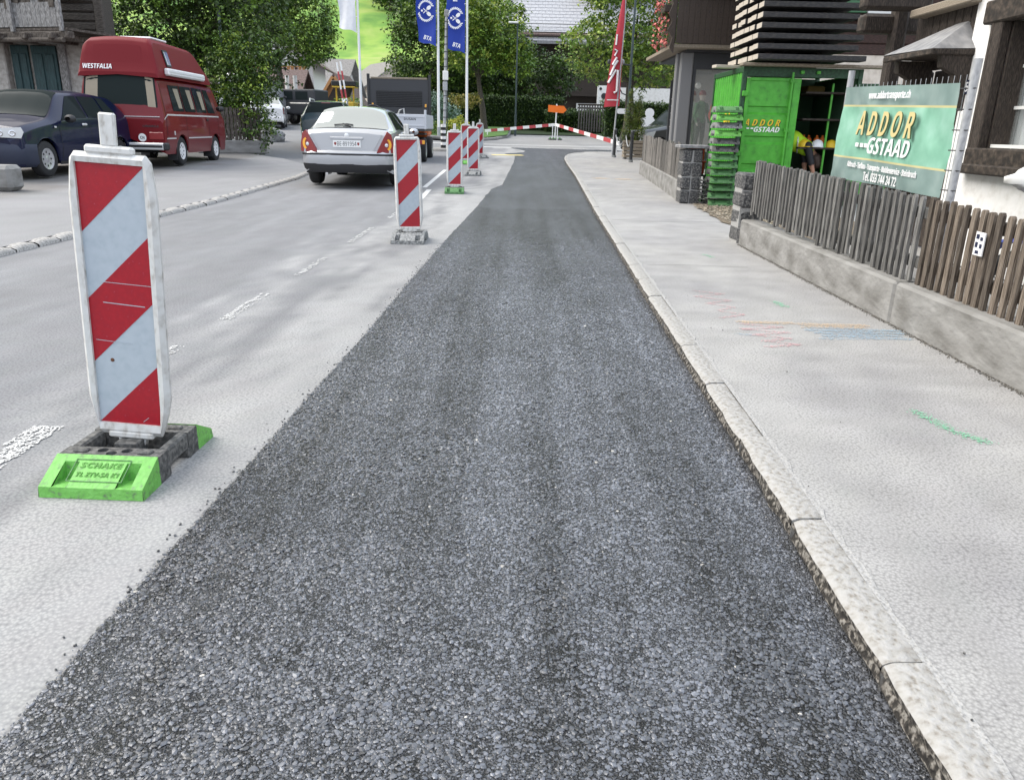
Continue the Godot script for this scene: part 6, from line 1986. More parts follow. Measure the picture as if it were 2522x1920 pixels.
func build_left() -> void:
	left_materials()
	var b := B.new()
	b.tinted = true
	var rows := []
	var d := -4.0
	var tones := []
	while d < 28.01:
		var row := []
		var xr := lkerb_x(d) - 0.1
		for j in 41:
			var q := j / 40.0
			var x := lerpf(-40.0, xr, 1.0 - pow(1.0 - q, 2.2))
			row.append(Vector3(x, lh(x, -d) - 0.004, -d))
		rows.append(row)
		d += 0.4
	b.sheet(rows)
	for i in b.v.size():
		var p := b.v[i]
		var n1 := fn.get_noise_2d(p.x * 14.0, p.z * 14.0)
		var n2 := fn.get_noise_2d(p.x * 50.0, p.z * 50.0)
		var s := 1.0 + 0.12 * n1 + 0.12 * n2
		var c := Color(0.27, 0.268, 0.27)
		if p.x < -7.9 + 0.3 * n1:
			c = Color(0.2, 0.19, 0.18)
		b.c[i] = Color(c.r * s, c.g * s, c.b * s)
	struct("left_pavement", b, M.old_asphalt)
	var kerb := Node3D.new()
	kerb.name = "left_kerb"
	add_child(kerb)
	kerb.set_meta("kind", "structure")
	rng.seed = 61
	d = 3.0
	while d < 26.5:
		var l := rnd(0.26, 0.5)
		if d > 19:
			l = 0.3
		var sb := B.new()
		var rr := []
		for i in 7:
			var q := i / 6.0
			var dd := d + 0.01 + (l - 0.02) * q
			var x := lkerb_x(dd)
			var e := 0.75 + 0.25 * sin(PI * q)
			var y := gy(x, -dd)
			var k1 := 0.012 * fn.get_noise_1d(dd * 300)
			rr.append([Vector3(x + 0.02 + k1, y - 0.02, -dd), Vector3(x + 0.012 + k1, y + 0.035 * e, -dd), Vector3(x - 0.03, y + 0.062 * e + k1 * 0.5, -dd), Vector3(x - 0.09, y + 0.066 * e, -dd), Vector3(x - 0.135, y + 0.058, -dd), Vector3(x - 0.14, y, -dd)])
		sb.sheet(rr, false, true)
		part(kerb, "kerb_stone", sb, M.left_kerb)
		d += l + 0.004
	# concrete block beside the parked car
	solo("concrete_block", B.new().box(Vector3(0, 0.2, 0), Vector3(0.9, 0.4, 0.45), 0.06), M.concrete, "pale rounded concrete block on the pavement in front of the blue car", "block", Vector3(-8.62, lh(-8.6, -12.9), -12.95), 0.1)
	# old house
	var o := thing("old_house", "old house with weathered timber balcony, grey log wall and dark teal shutters", "house", Vector3(-12.0, 0.2, -24.0))
	part(o, "wall", B.new().box(Vector3(-4.0, 1.6, -0.3), Vector3(8.0, 3.2, 0.4)), M.stucco)
	for k in 9:
		part(o, "log_course", B.new().box(Vector3(-4.0, 3.32 + 0.24 * k, -0.3), Vector3(8.1, 0.235, 0.46), 0.05), M.log_grey)
	part(o, "corner_post", B.new().box(Vector3(0.05, 4.2, -0.25), Vector3(0.28, 2.4, 0.6), 0.04), M.log_grey)
	part(o, "window_board", B.new().box(Vector3(-0.7, 4.35, 0.05), Vector3(0.9, 0.1, 0.2), 0.02), M.pale_boards)
	part(o, "beam", B.new().box(Vector3(-1.6, 3.16, 0.02), Vector3(1.6, 0.18, 0.3), 0.03), M.pale_boards)
	part(o, "wall_pillar", B.new().box(Vector3(-3.0, 1.55, -0.02), Vector3(0.5, 3.1, 0.35), 0.03), M.stucco)
	part(o, "dark_doorway", B.new().box(Vector3(-3.7, 1.55, -0.07), Vector3(0.9, 3.1, 0.1)), M.old_boards)
	for q in [[-2.42, 0.5], [-1.72, 0.72]]:
		var sh := part(o, "teal_shutter", B.new().box(Vector3(q[0], 2.05, -0.05), Vector3(q[1], 1.95, 0.07), 0.012), M.teal_shutter)
		for k in 2:
			part(sh, "shutter_panel", B.new().box(Vector3(q[0] - q[1] * 0.22 + q[1] * 0.44 * k, 2.05, 0.0), Vector3(q[1] * 0.32, 1.5, 0.03), 0.01), M.teal_shutter)
	part(o, "door_post", B.new().box(Vector3(-1.2, 1.9, -0.06), Vector3(0.22, 2.4, 0.14), 0.02), M.pale_boards)
	part(o, "small_window", B.new().box(Vector3(-0.28, 2.45, -0.09), Vector3(0.5, 0.8, 0.06)), M.white_paint)
	part(o, "small_pane", B.new().box(Vector3(-0.26, 2.4, -0.06), Vector3(0.36, 0.66, 0.02)), M.car_glass)
	# balcony, its left end nearer the street
	var bal := Node3D.new()
	bal.name = "balcony"
	o.add_child(bal)
	bal.transform = xf(Vector3(-0.15, 3.05, 1.55), -0.3)
	part(bal, "floor_beam", B.new().box(Vector3(-2.6, 0.12, 0.0), Vector3(5.6, 0.2, 0.24), 0.03), M.old_boards)
	part(bal, "floor", B.new().box(Vector3(-2.6, 0.26, -0.75), Vector3(5.6, 0.06, 1.7)), M.old_boards)
	for k in 6:
		part(bal, "joist", B.new().box(Vector3(-0.2 - 0.9 * k, 0.08, -0.6), Vector3(0.16, 0.16, 1.9), 0.02), M.old_boards)
	var x := 0.0
	rng.seed = 63
	while x > -5.2:
		var w := rnd(0.13, 0.2)
		part(bal, "pale_board", B.new().box(Vector3(x - w / 2, 0.62, 0.05), Vector3(w - 0.008, 0.6, 0.03), 0.004), M.pale_boards)
		var h := rnd(0.6, 1.0)
		part(bal, "dark_board", B.new().box(Vector3(x - w / 2, 1.75 - h / 2, 0.075), Vector3(w - 0.012, h, 0.025), 0.004), M.old_boards)
		part(bal, "back_board", B.new().box(Vector3(x - w / 2, 1.3, 0.03), Vector3(w - 0.008, 0.9, 0.02), 0.004), M.pale_boards if rng.randf() < 0.4 else M.old_boards)
		x -= w
	for px in [0.02, -1.65, -3.3]:
		part(bal, "post", B.new().box(Vector3(px, 1.0, 0.12), Vector3(0.11, 1.6, 0.09), 0.01), M.pale_boards)
	part(bal, "gutter", B.new().tube([Vector3(-5.2, 0.02, 0.2), Vector3(0.12, -0.02, 0.2)], 0.06, 8), M.old_boards)
	# fence and plinth by the hedge
	var f := thing("dark_fence", "dark vertical board fence on a short concrete plinth by the hedge", "fence", Vector3(-9.0, lh(-9.0, -25.3), -25.3), 0.62)
	part(f, "plinth", B.new().box(Vector3(0.05, 0.18, 0), Vector3(2.1, 0.4, 0.24), 0.03), M.concrete)
	for k in 16:
		part(f, "board", B.new().box(Vector3(-0.9 + 0.12 * k, 0.85 + 0.02 * (k % 3), 0.05), Vector3(0.095, 0.95, 0.025), 0.005), M.old_boards)
	for y in [0.6, 1.1]:
		part(f, "rail", B.new().box(Vector3(0.02, y, 0.0), Vector3(1.95, 0.07, 0.05)), M.old_boards)
	# boulder
	var bo := stone_mesh(9, 0.8)
	var bm := solo("boulder", boulder_mesh(), M.boulder_grey, "pale grey boulder at the end of the pavement beneath the white car", "boulder", Vector3(-9.85, gy(-9.85, -32.0) + 0.12, -32.0))
	street_lamp("dark green lamp post rising out of the left hand tree", Vector3(-9.55, lh(-9.5, -26.8), -26.8), 7.5, false)

func boulder_mesh() -> ArrayMesh:
	var b := B.new()
	var rows := []
	for i in 13:
		var a := -PI / 2 + PI * i / 12.0
		var row := []
		for j in 20:
			var t := TAU * j / 20.0
			var p := Vector3(cos(a) * cos(t), sin(a), cos(a) * sin(t))
			var r := 0.5 * (1.0 + 0.5 * fn.get_noise_3d(p.x * 22, p.y * 22, p.z * 22) + 0.2 * fn.get_noise_3d(p.x * 60, p.y * 60, p.z * 60))
			row.append(Vector3(p.x * r * 1.05, maxf(-0.2, p.y * r * 0.85), p.z * r))
		rows.append(row)
	b.sheet(rows, true, true)
	return b.mesh()

func street_lamp(label: String, at: Vector3, h: float, head := true) -> void:
	var o := thing("street_lamp", label, "street lamp", at)
	part(o, "post", B.new().tube([Vector3.ZERO, Vector3(0, 1.2, 0), Vector3(0, 1.25, 0), Vector3(0, h, 0)], [0.075, 0.07, 0.055, 0.04], 10), M.lamp_post_green)
	part(o, "door_band", B.new().tube([Vector3(0, 1.1, 0), Vector3(0, 1.16, 0)], 0.085, 10), M.lamp_post_green)
	if head:
		part(o, "arm", B.new().tube([Vector3(0, h, 0), Vector3(-0.3, h + 0.02, 0)], 0.03, 6), M.lamp_post_green)
		part(o, "lantern", B.new().box(Vector3(-0.25, h + 0.07, 0), Vector3(0.55, 0.1, 0.3), 0.03), M.bright_trim)

# ---- vegetation
var leaf_m: ArrayMesh
func crown(parent: Node, called: String, lobes: Array, count: int, size: float, tones: Array, sd: int, shell := 0.55) -> void:
	# lobes: [centre, radii]; leaves gathered in twigs through the volume of each lobe
	if leaf_m == null:
		leaf_m = leaf_mesh(0.8)
	rng.seed = sd
	var xs := []
	var cs := PackedColorArray()
	var total := 0.0
	for l in lobes:
		total += l[1].x * l[1].y + l[1].y * l[1].z + l[1].x * l[1].z
	for l in lobes:
		var share: float = (l[1].x * l[1].y + l[1].y * l[1].z + l[1].x * l[1].z) / total
		var twigs := int(count * share / 14.0)
		for t in twigs:
			var dir := Vector3(rng.randfn(), rng.randfn(), rng.randfn()).normalized()
			var q := pow(rng.randf(), 1.0 / 3.0)
			if rng.randf() < shell:
				q = lerpf(0.85, 1.08, rng.randf())
			var wob := 1.0 + 0.22 * fn.get_noise_3d(dir.x * 30 + sd, dir.y * 30, dir.z * 30)
			var c: Vector3 = l[0] + dir * l[1] * q * wob
			var tone: Color = tones[rng.randi() % tones.size()]
			var bright := rnd(0.75, 1.25)
			var tw := Vector3(rng.randfn(), rng.randfn() * 0.5 - 0.25, rng.randfn()).normalized()
			for i in 14:
				var p := c + tw * size * rnd(-1.3, 1.6) + Vector3(rng.randfn(), rng.randfn() * 0.7, rng.randfn()) * size * 0.75
				var yaw := rnd(0, TAU)
				var bs := Basis(Vector3.UP, yaw) * Basis(Vector3.RIGHT, rnd(-0.1, 0.95)) * Basis(Vector3.BACK, rnd(-0.7, 0.7))
				xs.append(Transform3D(bs.scaled(Vector3.ONE * size * rnd(0.7, 1.3)), p))
				var k := bright * rnd(0.8, 1.2)
				cs.append(Color(tone.r * k, tone.g * k, tone.b * k))
	scatter(parent, called, leaf_m, M.leaf, xs, cs)

func trunk(o: Node3D, h: float, r: float, lean: Vector3, limbs: Array) -> void:
	var p := []
	var rr := []
	for i in 7:
		var q := i / 6.0
		p.append(Vector3(lean.x * q + 0.05 * sin(q * 5.0), h * q, lean.z * q + 0.05 * cos(q * 4.0)))
		rr.append(r * lerpf(1.15, 0.65, q) * (1.25 if i == 0 else 1.0))
	part(o, "trunk", B.new().tube(p, rr, 10), M.bark)
	for l in limbs:
		var a: Vector3 = p[6] * l[1]
		var e: Vector3 = l[0]
		part(o, "limb", B.new().tube([a, a.lerp(e, 0.4) + Vector3(0, 0.15, 0), e], [r * 0.55, r * 0.4, r * 0.16], 7), M.bark)

const DARK := [Color(0.029, 0.060, 0.012), Color(0.041, 0.079, 0.014), Color(0.024, 0.051, 0.012), Color(0.077, 0.135, 0.021)]
const MID := [Color(0.066, 0.127, 0.021), Color(0.109, 0.190, 0.026), Color(0.050, 0.101, 0.019), Color(0.164, 0.238, 0.034)]
const LIGHT := [Color(0.182, 0.285, 0.039), Color(0.273, 0.365, 0.052), Color(0.127, 0.222, 0.039), Color(0.364, 0.412, 0.078)]

func build_vegetation() -> void:
	# tree behind the camper
	var o := thing("lime_tree", "dark leafy tree behind the red camper van", "tree", Vector3(-11.2, 0.3, -28.5))
	trunk(o, 3.2, 0.22, Vector3(0.3, 0, 0), [[Vector3(-1.5, 5.2, 0.5), 0.9], [Vector3(1.6, 5.0, 0.3), 0.9], [Vector3(0.2, 6.2, -0.5), 1.0]])
	crown(o, "crown", [[Vector3(-0.9, 4.4, 0), Vector3(2.4, 2.2, 2.0)], [Vector3(1.5, 4.2, 0.4), Vector3(2.1, 2.0, 1.8)], [Vector3(0.2, 6.0, 0), Vector3(2.9, 1.9, 2.2)], [Vector3(0.8, 2.6, 0.3), Vector3(2.4, 1.2, 1.4)], [Vector3(-1.9, 2.9, 0.2), Vector3(1.4, 1.3, 1.2)]], 34000, 0.13, DARK + [MID[1]], 101)
	o = thing("hedge_bush", "bright new-leaved shrub hanging over the dark board fence", "shrub", Vector3(-8.75, 0.3, -26.2))
	trunk(o, 1.0, 0.07, Vector3(0, 0, 0), [[Vector3(0.3, 1.8, 0.2), 0.9]])
	crown(o, "foliage", [[Vector3(-0.4, 1.95, 0), Vector3(1.15, 1.25, 0.9)], [Vector3(0.35, 1.2, 0.25), Vector3(0.62, 1.1, 0.6)], [Vector3(-0.9, 1.2, 0.1), Vector3(0.9, 0.9, 0.6)], [Vector3(0.0, 2.9, -0.1), Vector3(0.9, 0.8, 0.8)]], 11000, 0.095, DARK + MID + [LIGHT[1]], 102)
	# maple in the side street
	o = thing("street_tree", "broad green tree with dark trunk beside the black off-roader", "tree", Vector3(-14.1, 1.0, -49.0))
	trunk(o, 3.8, 0.24, Vector3(-0.1, 0, 0), [[Vector3(-1.8, 5.6, 0), 0.95], [Vector3(1.7, 5.4, 0.4), 0.95], [Vector3(0, 7.0, 0), 1.0]])
	crown(o, "crown", [[Vector3(0.3, 5.1, 0), Vector3(3.0, 1.5, 2.2)], [Vector3(1.2, 6.2, 0), Vector3(2.2, 1.8, 1.9)], [Vector3(-1.4, 6.4, 0), Vector3(2.4, 2.0, 2.0)], [Vector3(0, 8.0, 0), Vector3(2.6, 1.6, 2.2)], [Vector3(1.8, 4.2, 0.3), Vector3(1.3, 0.7, 1.0)]], 16000, 0.19, MID + [DARK[1], LIGHT[0]], 103)
	# trees right of the flags
	o = thing("verge_tree", "slim trunked tree on the grass verge behind the last beacons", "tree", Vector3(-2.2, 1.15, -52.0))
	trunk(o, 3.2, 0.2, Vector3(-0.35, 0, 0), [[Vector3(-1.6, 5.0, 0), 0.95], [Vector3(1.0, 5.0, 0), 0.95], [Vector3(-0.3, 6.4, 0), 1.0]])
	crown(o, "crown", [[Vector3(-0.6, 4.6, 0), Vector3(2.4, 1.3, 1.8)], [Vector3(0.5, 6.0, 0), Vector3(2.3, 1.7, 1.9)], [Vector3(-1.4, 6.6, 0), Vector3(2.0, 1.8, 1.8)], [Vector3(1.9, 4.3, 0), Vector3(1.3, 1.1, 1.2)]], 13000, 0.2, MID + LIGHT, 104)
	o = thing("street_tree", "yellow-green flowering tree behind the red beach flag", "tree", Vector3(5.7, 0.85, -43.0))
	trunk(o, 3.0, 0.26, Vector3(0.1, 0, 0), [[Vector3(-1.8, 4.4, 0.2), 0.9], [Vector3(1.7, 4.2, 0.2), 0.9], [Vector3(0.2, 6.0, 0), 1.0]])
	crown(o, "crown", [[Vector3(-1.6, 4.4, 0.2), Vector3(1.9, 1.5, 1.6)], [Vector3(0.9, 4.0, 0.2), Vector3(2.0, 1.4, 1.7)], [Vector3(0.1, 5.8, 0), Vector3(2.7, 1.9, 2.0)], [Vector3(2.3, 5.4, 0), Vector3(1.5, 1.7, 1.5)], [Vector3(-0.4, 7.4, 0), Vector3(2.2, 1.0, 1.7)]], 17000, 0.17, MID + LIGHT + [Color(0.26, 0.3, 0.08)], 105)
	o = thing("dark_tree", "large dark tree mass behind the two blue flags", "tree", Vector3(-5.6, 1.2, -60.0))
	trunk(o, 3.0, 0.3, Vector3(0, 0, 0), [[Vector3(-1.5, 5.0, 0.2), 0.9], [Vector3(1.5, 5.2, 0.2), 0.9]])
	crown(o, "crown", [[Vector3(-0.6, 4.4, 0), Vector3(3.2, 3.4, 2.4)], [Vector3(1.8, 3.6, 0), Vector3(2.4, 2.8, 2.0)], [Vector3(0.4, 7.2, 0), Vector3(3.2, 2.2, 2.2)], [Vector3(-2.2, 7.0, 0), Vector3(1.6, 1.8, 1.4)]], 17000, 0.22, DARK + MID, 106)
	o = thing("dark_tree", "dark tree between the blue flags and the grey slate roof", "tree", Vector3(0.3, 1.2, -59.0))
	trunk(o, 3.0, 0.25, Vector3(0, 0, 0), [[Vector3(-1.2, 5.0, 0.2), 0.9], [Vector3(1.2, 5.2, 0.2), 0.9]])
	crown(o, "crown", [[Vector3(-2.0, 3.6, 0), Vector3(2.4, 2.2, 1.8)], [Vector3(0.8, 3.4, 0), Vector3(2.2, 2.2, 1.8)], [Vector3(2.6, 3.7, 0), Vector3(1.4, 1.3, 1.3)], [Vector3(-2.6, 7.0, 0), Vector3(2.2, 2.4, 1.8)]], 13000, 0.21, DARK + [MID[0]], 107)
	# clipped hedge and shrubs along the far verge
	hedge("clipped dark green hedge along the far side of the junction", Vector3(-1.2, 1.0, -55.5), Vector3(8.4, 2.3, 1.2), 10000, DARK, 108)
	hedge("looser green hedge in front of the slatted garden fence", Vector3(4.0, 0.95, -54.2), Vector3(4.6, 1.5, 1.2), 5000, DARK + [MID[0]], 109)
	hedge("trimmed green hedge below the white garden wall behind the black car", Vector3(9.0, 0.9, -47.0), Vector3(8.6, 1.9, 1.0), 9000, DARK + [MID[0]], 110)
	hedge("tall dark screen of shrubs below the trees behind the flag poles", Vector3(-4.6, 1.2, -63.0), Vector3(10.0, 4.6, 1.6), 11000, DARK, 116)
	o = thing("pale_shrub", "pale blue-green conifer shrub beneath the blue flags", "shrub", Vector3(-4.75, 1.15, -46.5))
	trunk(o, 0.6, 0.06, Vector3.ZERO, [[Vector3(0.3, 1.0, 0), 0.9]])
	crown(o, "foliage", [[Vector3(-0.4, 0.9, 0), Vector3(0.9, 0.85, 0.7)], [Vector3(0.6, 0.8, 0), Vector3(0.8, 0.7, 0.7)], [Vector3(0.1, 1.5, 0), Vector3(0.7, 0.5, 0.6)]], 3600, 0.11, [Color(0.16, 0.24, 0.2), Color(0.22, 0.3, 0.26), Color(0.1, 0.17, 0.13)], 111)
	o = thing("yellow_shrub", "yellow-green shrub at the foot of the flag poles", "shrub", Vector3(-3.3, 1.1, -44.0))
	crown(o, "foliage", [[Vector3(0, 0.35, 0), Vector3(0.55, 0.4, 0.4)], [Vector3(-0.7, 0.2, 0), Vector3(0.6, 0.3, 0.4)]], 1500, 0.09, [Color(0.45, 0.42, 0.04), Color(0.25, 0.33, 0.05)], 112)
	o = thing("low_shrub", "low dark green shrub row at the kerb below the flag poles", "shrub", Vector3(-5.2, 1.0, -43.8))
	crown(o, "foliage", [[Vector3(-0.8, 0.25, 0), Vector3(1.0, 0.45, 0.5)], [Vector3(0.6, 0.2, 0), Vector3(1.0, 0.4, 0.5)]], 2200, 0.09, MID, 113)
	o = thing("ochre_shrub", "ochre coloured shrub behind the pale conifer", "shrub", Vector3(-3.3, 1.3, -50.0))
	crown(o, "foliage", [[Vector3(0, 1.6, 0), Vector3(0.9, 0.45, 0.5)]], 900, 0.12, [Color(0.3, 0.24, 0.06), Color(0.22, 0.2, 0.05)], 114)
	o = thing("garden_bush", "bright green bush beside the brown gabled chalet", "shrub", Vector3(-13.5, 1.2, -66.0))
	crown(o, "foliage", [[Vector3(0, 1.0, 0), Vector3(1.3, 1.1, 0.9)], [Vector3(-2.4, 0.5, 0), Vector3(1.6, 0.6, 0.8)]], 2600, 0.2, MID + LIGHT, 115)
	# wooded patches up the hill
	var k := 0
	for q in [[-62.0, 235.0, 14.0, 9.0], [-68.0, 250.0, 12.0, 9.0], [-36.0, 225.0, 9.0, 12.0], [-33.0, 215.0, 10.0, 13.0], [-25.0, 205.0, 11.0, 13.0], [-90.0, 240.0, 16.0, 12.0], [-16.0, 210.0, 12.0, 14.0]]:
		k += 1
		var y := hill(q[0], q[1])
		o = thing("hillside_tree", "dark rounded tree on the green hillside above the roofs", "tree", Vector3(q[0], y - 0.5, -q[1]), 0, "trees on the hillside")
		trunk(o, q[3] * 0.3, 0.4, Vector3.ZERO, [])
		crown(o, "crown", [[Vector3(0, q[3] * 0.55, 0), Vector3(q[2] * 0.45, q[3] * 0.5, q[2] * 0.35)], [Vector3(q[2] * 0.25, q[3] * 0.4, 0), Vector3(q[2] * 0.3, q[3] * 0.35, q[2] * 0.3)]], 3200, 0.75, DARK + [MID[0]], 120 + k)

func hedge(label: String, at: Vector3, s: Vector3, count: int, tones: Array, sd: int) -> void:
	var o := thing("hedge", label, "hedge", at)
	part(o, "core", B.new().box(Vector3(0, s.y / 2, 0), s * Vector3(0.94, 0.94, 0.7)), plain("hedge_core", 0.02, 0.042, 0.012, 0.9))
	if leaf_m == null:
		leaf_m = leaf_mesh(0.8)
	rng.seed = sd
	var xs := []
	var cs := PackedColorArray()
	for i in count:
		var p := Vector3(rnd(-0.5, 0.5) * s.x, rnd(0, 1) * s.y, 0.5 * s.z)
		if rng.randf() < 0.3:
			p = Vector3(rnd(-0.5, 0.5) * s.x, s.y, rnd(-0.5, 0.5) * s.z)
		p += Vector3(rng.randfn(), rng.randfn(), rng.randfn()) * 0.08 + Vector3(0, 0.12, 0.12) * fn.get_noise_2d(p.x * 25, p.y * 25 + sd)
		xs.append(Transform3D((Basis(Vector3.UP, rnd(0, TAU)) * Basis(Vector3.RIGHT, rnd(-0.2, 1.1))).scaled(Vector3.ONE * rnd(0.09, 0.17)), p))
		var c: Color = tones[rng.randi() % tones.size()]
		var k := rnd(0.7, 1.3)
		cs.append(Color(c.r * k, c.g * k, c.b * k))
	scatter(o, "foliage", leaf_m, M.leaf, xs, cs)

func hill(x: float, d: float) -> float:
	var q := maxf(0.0, d - 128.0)
	return 2.5 + 0.27 * q + 0.0004 * q * q + 6.0 * fn.get_noise_2d(x * 0.25, d * 0.25) * smoothstep(130.0, 200.0, d) + 0.06 * maxf(0.0, -x - 50.0) * smoothstep(140.0, 220.0, d) + 0.1 * maxf(0.0, x + 20.0) * smoothstep(140.0, 220.0, d)

func build_background() -> void:
	var b := B.new()
	var rows := []
	var d := 126.0
	while d < 560.0:
		var row := []
		for j in 61:
			var x := lerpf(-420.0, 420.0, j / 60.0)
			row.append(Vector3(x, hill(x, d), -d))
		rows.append(row)
		d += 9.0
	b.sheet(rows)
	struct("hill", b, M.meadow)
	# grass verge with a kerb, raised a little
	b = B.new()
	rows = []
	for i in 25:
		var dd := 42.2 + i * 0.9
		var row := []
		for j in 25:
			var x := lerpf(-7.5, lerpf(-2.4, -0.6, smoothstep(42.0, 47.0, dd)), j / 24.0)
			row.append(Vector3(x, gy(x, -dd) + 0.12 + 0.016 * (dd - 42.2), -dd))
		rows.append(row)
	b.sheet(rows)
	struct("grass_verge", b, M.grass)
	struct("verge_kerb", B.new().tube([on(-7.6, -42.2, 0.05), on(-2.5, -42.2, 0.05), on(-1.3, -44.2, 0.05), on(-0.7, -47.0, 0.05), on(-0.6, -50.0, 0.05), on(-0.55, -54.0, 0.05)], 0.1, 6), M.concrete)
	b = B.new()
	rows = []
	for i in 12:
		var dd := 51.0 + i * 1.2
		rows.append([on(-0.5, -dd, 0.05 + 0.03 * i), on(4.0, -dd, 0.05 + 0.03 * i), on(14.0, -dd, 0.05 + 0.03 * i), on(24.0, -dd, 0.05 + 0.03 * i)])
	b.sheet(rows)
	struct("garden_bank", b, noisy("ivy_ground", [[0.0, 0.012, 0.025, 0.008], [0.5, 0.025, 0.05, 0.013], [1.0, 0.05, 0.085, 0.022]], 0.05, 4, Vector3(1.5, 1.5, 1.5), 0.9, 1.0, true))
	# three flag poles
	var poles := [[-8.65, -45.0, "white", "white flag pole carrying a plain white banner flag"], [-4.17, -42.6, "blue", "white flag pole with blue rackets flag beside the traffic mast"], [-2.71, -42.6, "blue", "white flag pole with blue rackets flag next to the verge tree"]]
	for k in 3:
		var p: Array = poles[k]
		var base := on(p[0], p[1], 0.15)
		var o := thing("flag_pole", p[3], "flag pole", base)
		part(o, "pole", B.new().tube([Vector3.ZERO, Vector3(0, 4.0, 0), Vector3(0, 9.5, 0)], [0.075, 0.065, 0.045], 10), M.pole_white)
		part(o, "pole_sleeve", B.new().tube([Vector3.ZERO, Vector3(0, 0.5, 0)], 0.09, 10), M.galvanised)
		var lowest: float = [4.62, 4.35, 4.05][k]
		var wide: float = [0.95, 0.95, 0.95][k]
		var flag := Node3D.new()
		flag.name = "flag"
		o.add_child(flag)
		var rr := []
		for i in 25:
			var q := i / 24.0
			var row := []
			for j in 13:
				var u := j / 12.0
				var x := -0.1 - wide * u * (1.0 - 0.06 * sin(q * 11.0 + k))
				row.append(Vector3(x, lowest + 4.6 * q + 0.28 * u * (1.0 - q) * (1.0 if k > 0 else 1.0) + 0.05 * sin(u * 6.0) * (1.0 - q), 0.12 * sin(u * 4.5 + q * 3.0 + k) + 0.03 * sin(u * 11.0 + q * 7.0)))
			rr.append(row)
		part(flag, "cloth", B.new().sheet(rr), M.flag_white if p[2] == "white" else M.flag_blue)
		for i in 6:
			part(o, "flag_clip", B.new().box(Vector3(-0.09, lowest + 0.05 + 0.75 * i, 0), Vector3(0.1, 0.03, 0.03)), M.pole_white)
		if p[2] == "blue":
			flag_print(flag, Vector3(-0.58, lowest + 1.62, 0.17))
			lettering(flag, "lettering", "BTA", 0.2, 0.4, M.white_print, xf(Vector3(-0.5, lowest + 0.38, 0.19), -0.1, 0, -0.25), 0.1, true, 0.01)
			lettering(flag, "lettering", "ON", 0.22, 0.45, M.white_print, xf(Vector3(-0.58, lowest + 2.6, 0.19), 0, 0, -PI / 2), 0.0, true, 0.01)
	# traffic mast
	var m := thing("traffic_mast", "grey steel mast with fittings and white box between the blue flags", "mast", on(-3.67, -40.3))
	part(m, "column", B.new().tube([Vector3.ZERO, Vector3(0.06, 3.0, 0), Vector3(0.13, 5.9, 0)], [0.075, 0.07, 0.06], 8), M.galvanised)
	part(m, "cap", B.new().box(Vector3(0.13, 5.85, 0), Vector3(0.2, 0.3, 0.16), 0.02), M.lead_grey)
	part(m, "box", B.new().box(Vector3(0.08, 3.1, 0.12), Vector3(0.26, 0.42, 0.16), 0.02), M.white_paint)
	part(m, "lower_box", B.new().box(Vector3(0.06, 2.62, 0.12), Vector3(0.22, 0.4, 0.16), 0.02), M.galvanised)
	for i in 14:
		part(m, "step_clip", B.new().box(Vector3(0.05 + 0.006 * i, 1.2 + 0.33 * i, 0.05), Vector3(0.2, 0.03, 0.05)), M.anthracite)
	part(m, "cable", B.new().tube([Vector3(0.14, 0.2, 0.05), Vector3(0.16, 2.0, 0.09), Vector3(0.18, 5.6, 0.06)], 0.02, 5), M.anthracite)
	# banded marker post on a round island
	var s := thing("banded_post", "short post banded black and white on a small round traffic island", "post", on(-3.14, -34.0))
	part(s, "island", B.new().lathe([Vector2(0.001, 0.1), Vector2(1.0, 0.1), Vector2(1.08, 0.06), Vector2(1.1, -0.05)], 24), M.concrete)
	for i in 8:
		part(s, "white_band" if i % 2 else "black_band", B.new().tube([Vector3(0, 0.1 + 0.118 * i, 0), Vector3(0, 0.1 + 0.118 * (i + 1), 0)], 0.11, 12), M.barrier_white if i % 2 else M.black)
	# folding red and white barrier with the orange arrow
	var g := gy(2.0, -46.0)
	var sp := thing("detour_sign", "orange arrow sign on a thin white post with green foot", "sign", Vector3(2.08, g, -46.0))
	part(sp, "post", B.new().tube([Vector3(0, 0.05, 0), Vector3(0.04, 1.9, 0)], 0.035, 8), M.pole_white)
	part(sp, "arrow", B.new().prism(PackedVector2Array([Vector2(-0.44, 1.48), Vector2(0.42, 1.42), Vector2(0.6, 1.6), Vector2(0.44, 1.8), Vector2(-0.44, 1.84)]), 0.03, 0.05), M.signal_orange)
	part(sp, "clamp", B.new().box(Vector3(0.04, 1.63, 0.02), Vector3(0.12, 0.42, 0.05), 0.01), M.pole_white)
	for i in 4:
		part(sp, "foot_rib", B.new().box(Vector3(-0.27 + 0.18 * i, 0.07, 0.08), Vector3(0.09, 0.12, 0.5), 0.03), M.rubber_green_dull)
	part(sp, "foot", B.new().box(Vector3(0, 0.04, 0.05), Vector3(0.8, 0.07, 0.4), 0.02), M.rubber_grey)
	for q in [[Vector3(-1.9, gy(-1.9, -46.0) + 0.38, -46.0), Vector3(2.05, g + 0.8, -45.9), "red and white barrier plank sloping down to the grass verge"], [Vector3(2.1, g + 0.8, -45.9), Vector3(3.95, gy(3.9, -31.5) + 0.52, -31.6), "red and white barrier plank sloping down to the pavement bollards"]]:
		var a: Vector3 = q[0]
		var e: Vector3 = q[1]
		var dir := e - a
		var t := thing("barrier_plank", q[2], "barrier", a)
		var nn := 11
		var bs := Basis.looking_at(dir.normalized(), Vector3.UP)
		for i in nn:
			var l := dir.length() / nn
			var sg := part(t, "white_section" if i % 2 == 0 else "red_section", B.new().box(Vector3(0, 0, -l * (i + 0.5)), Vector3(0.05, 0.155, l), 0.006), M.barrier_white if i % 2 == 0 else M.barrier_red, Transform3D(bs, Vector3.ZERO))
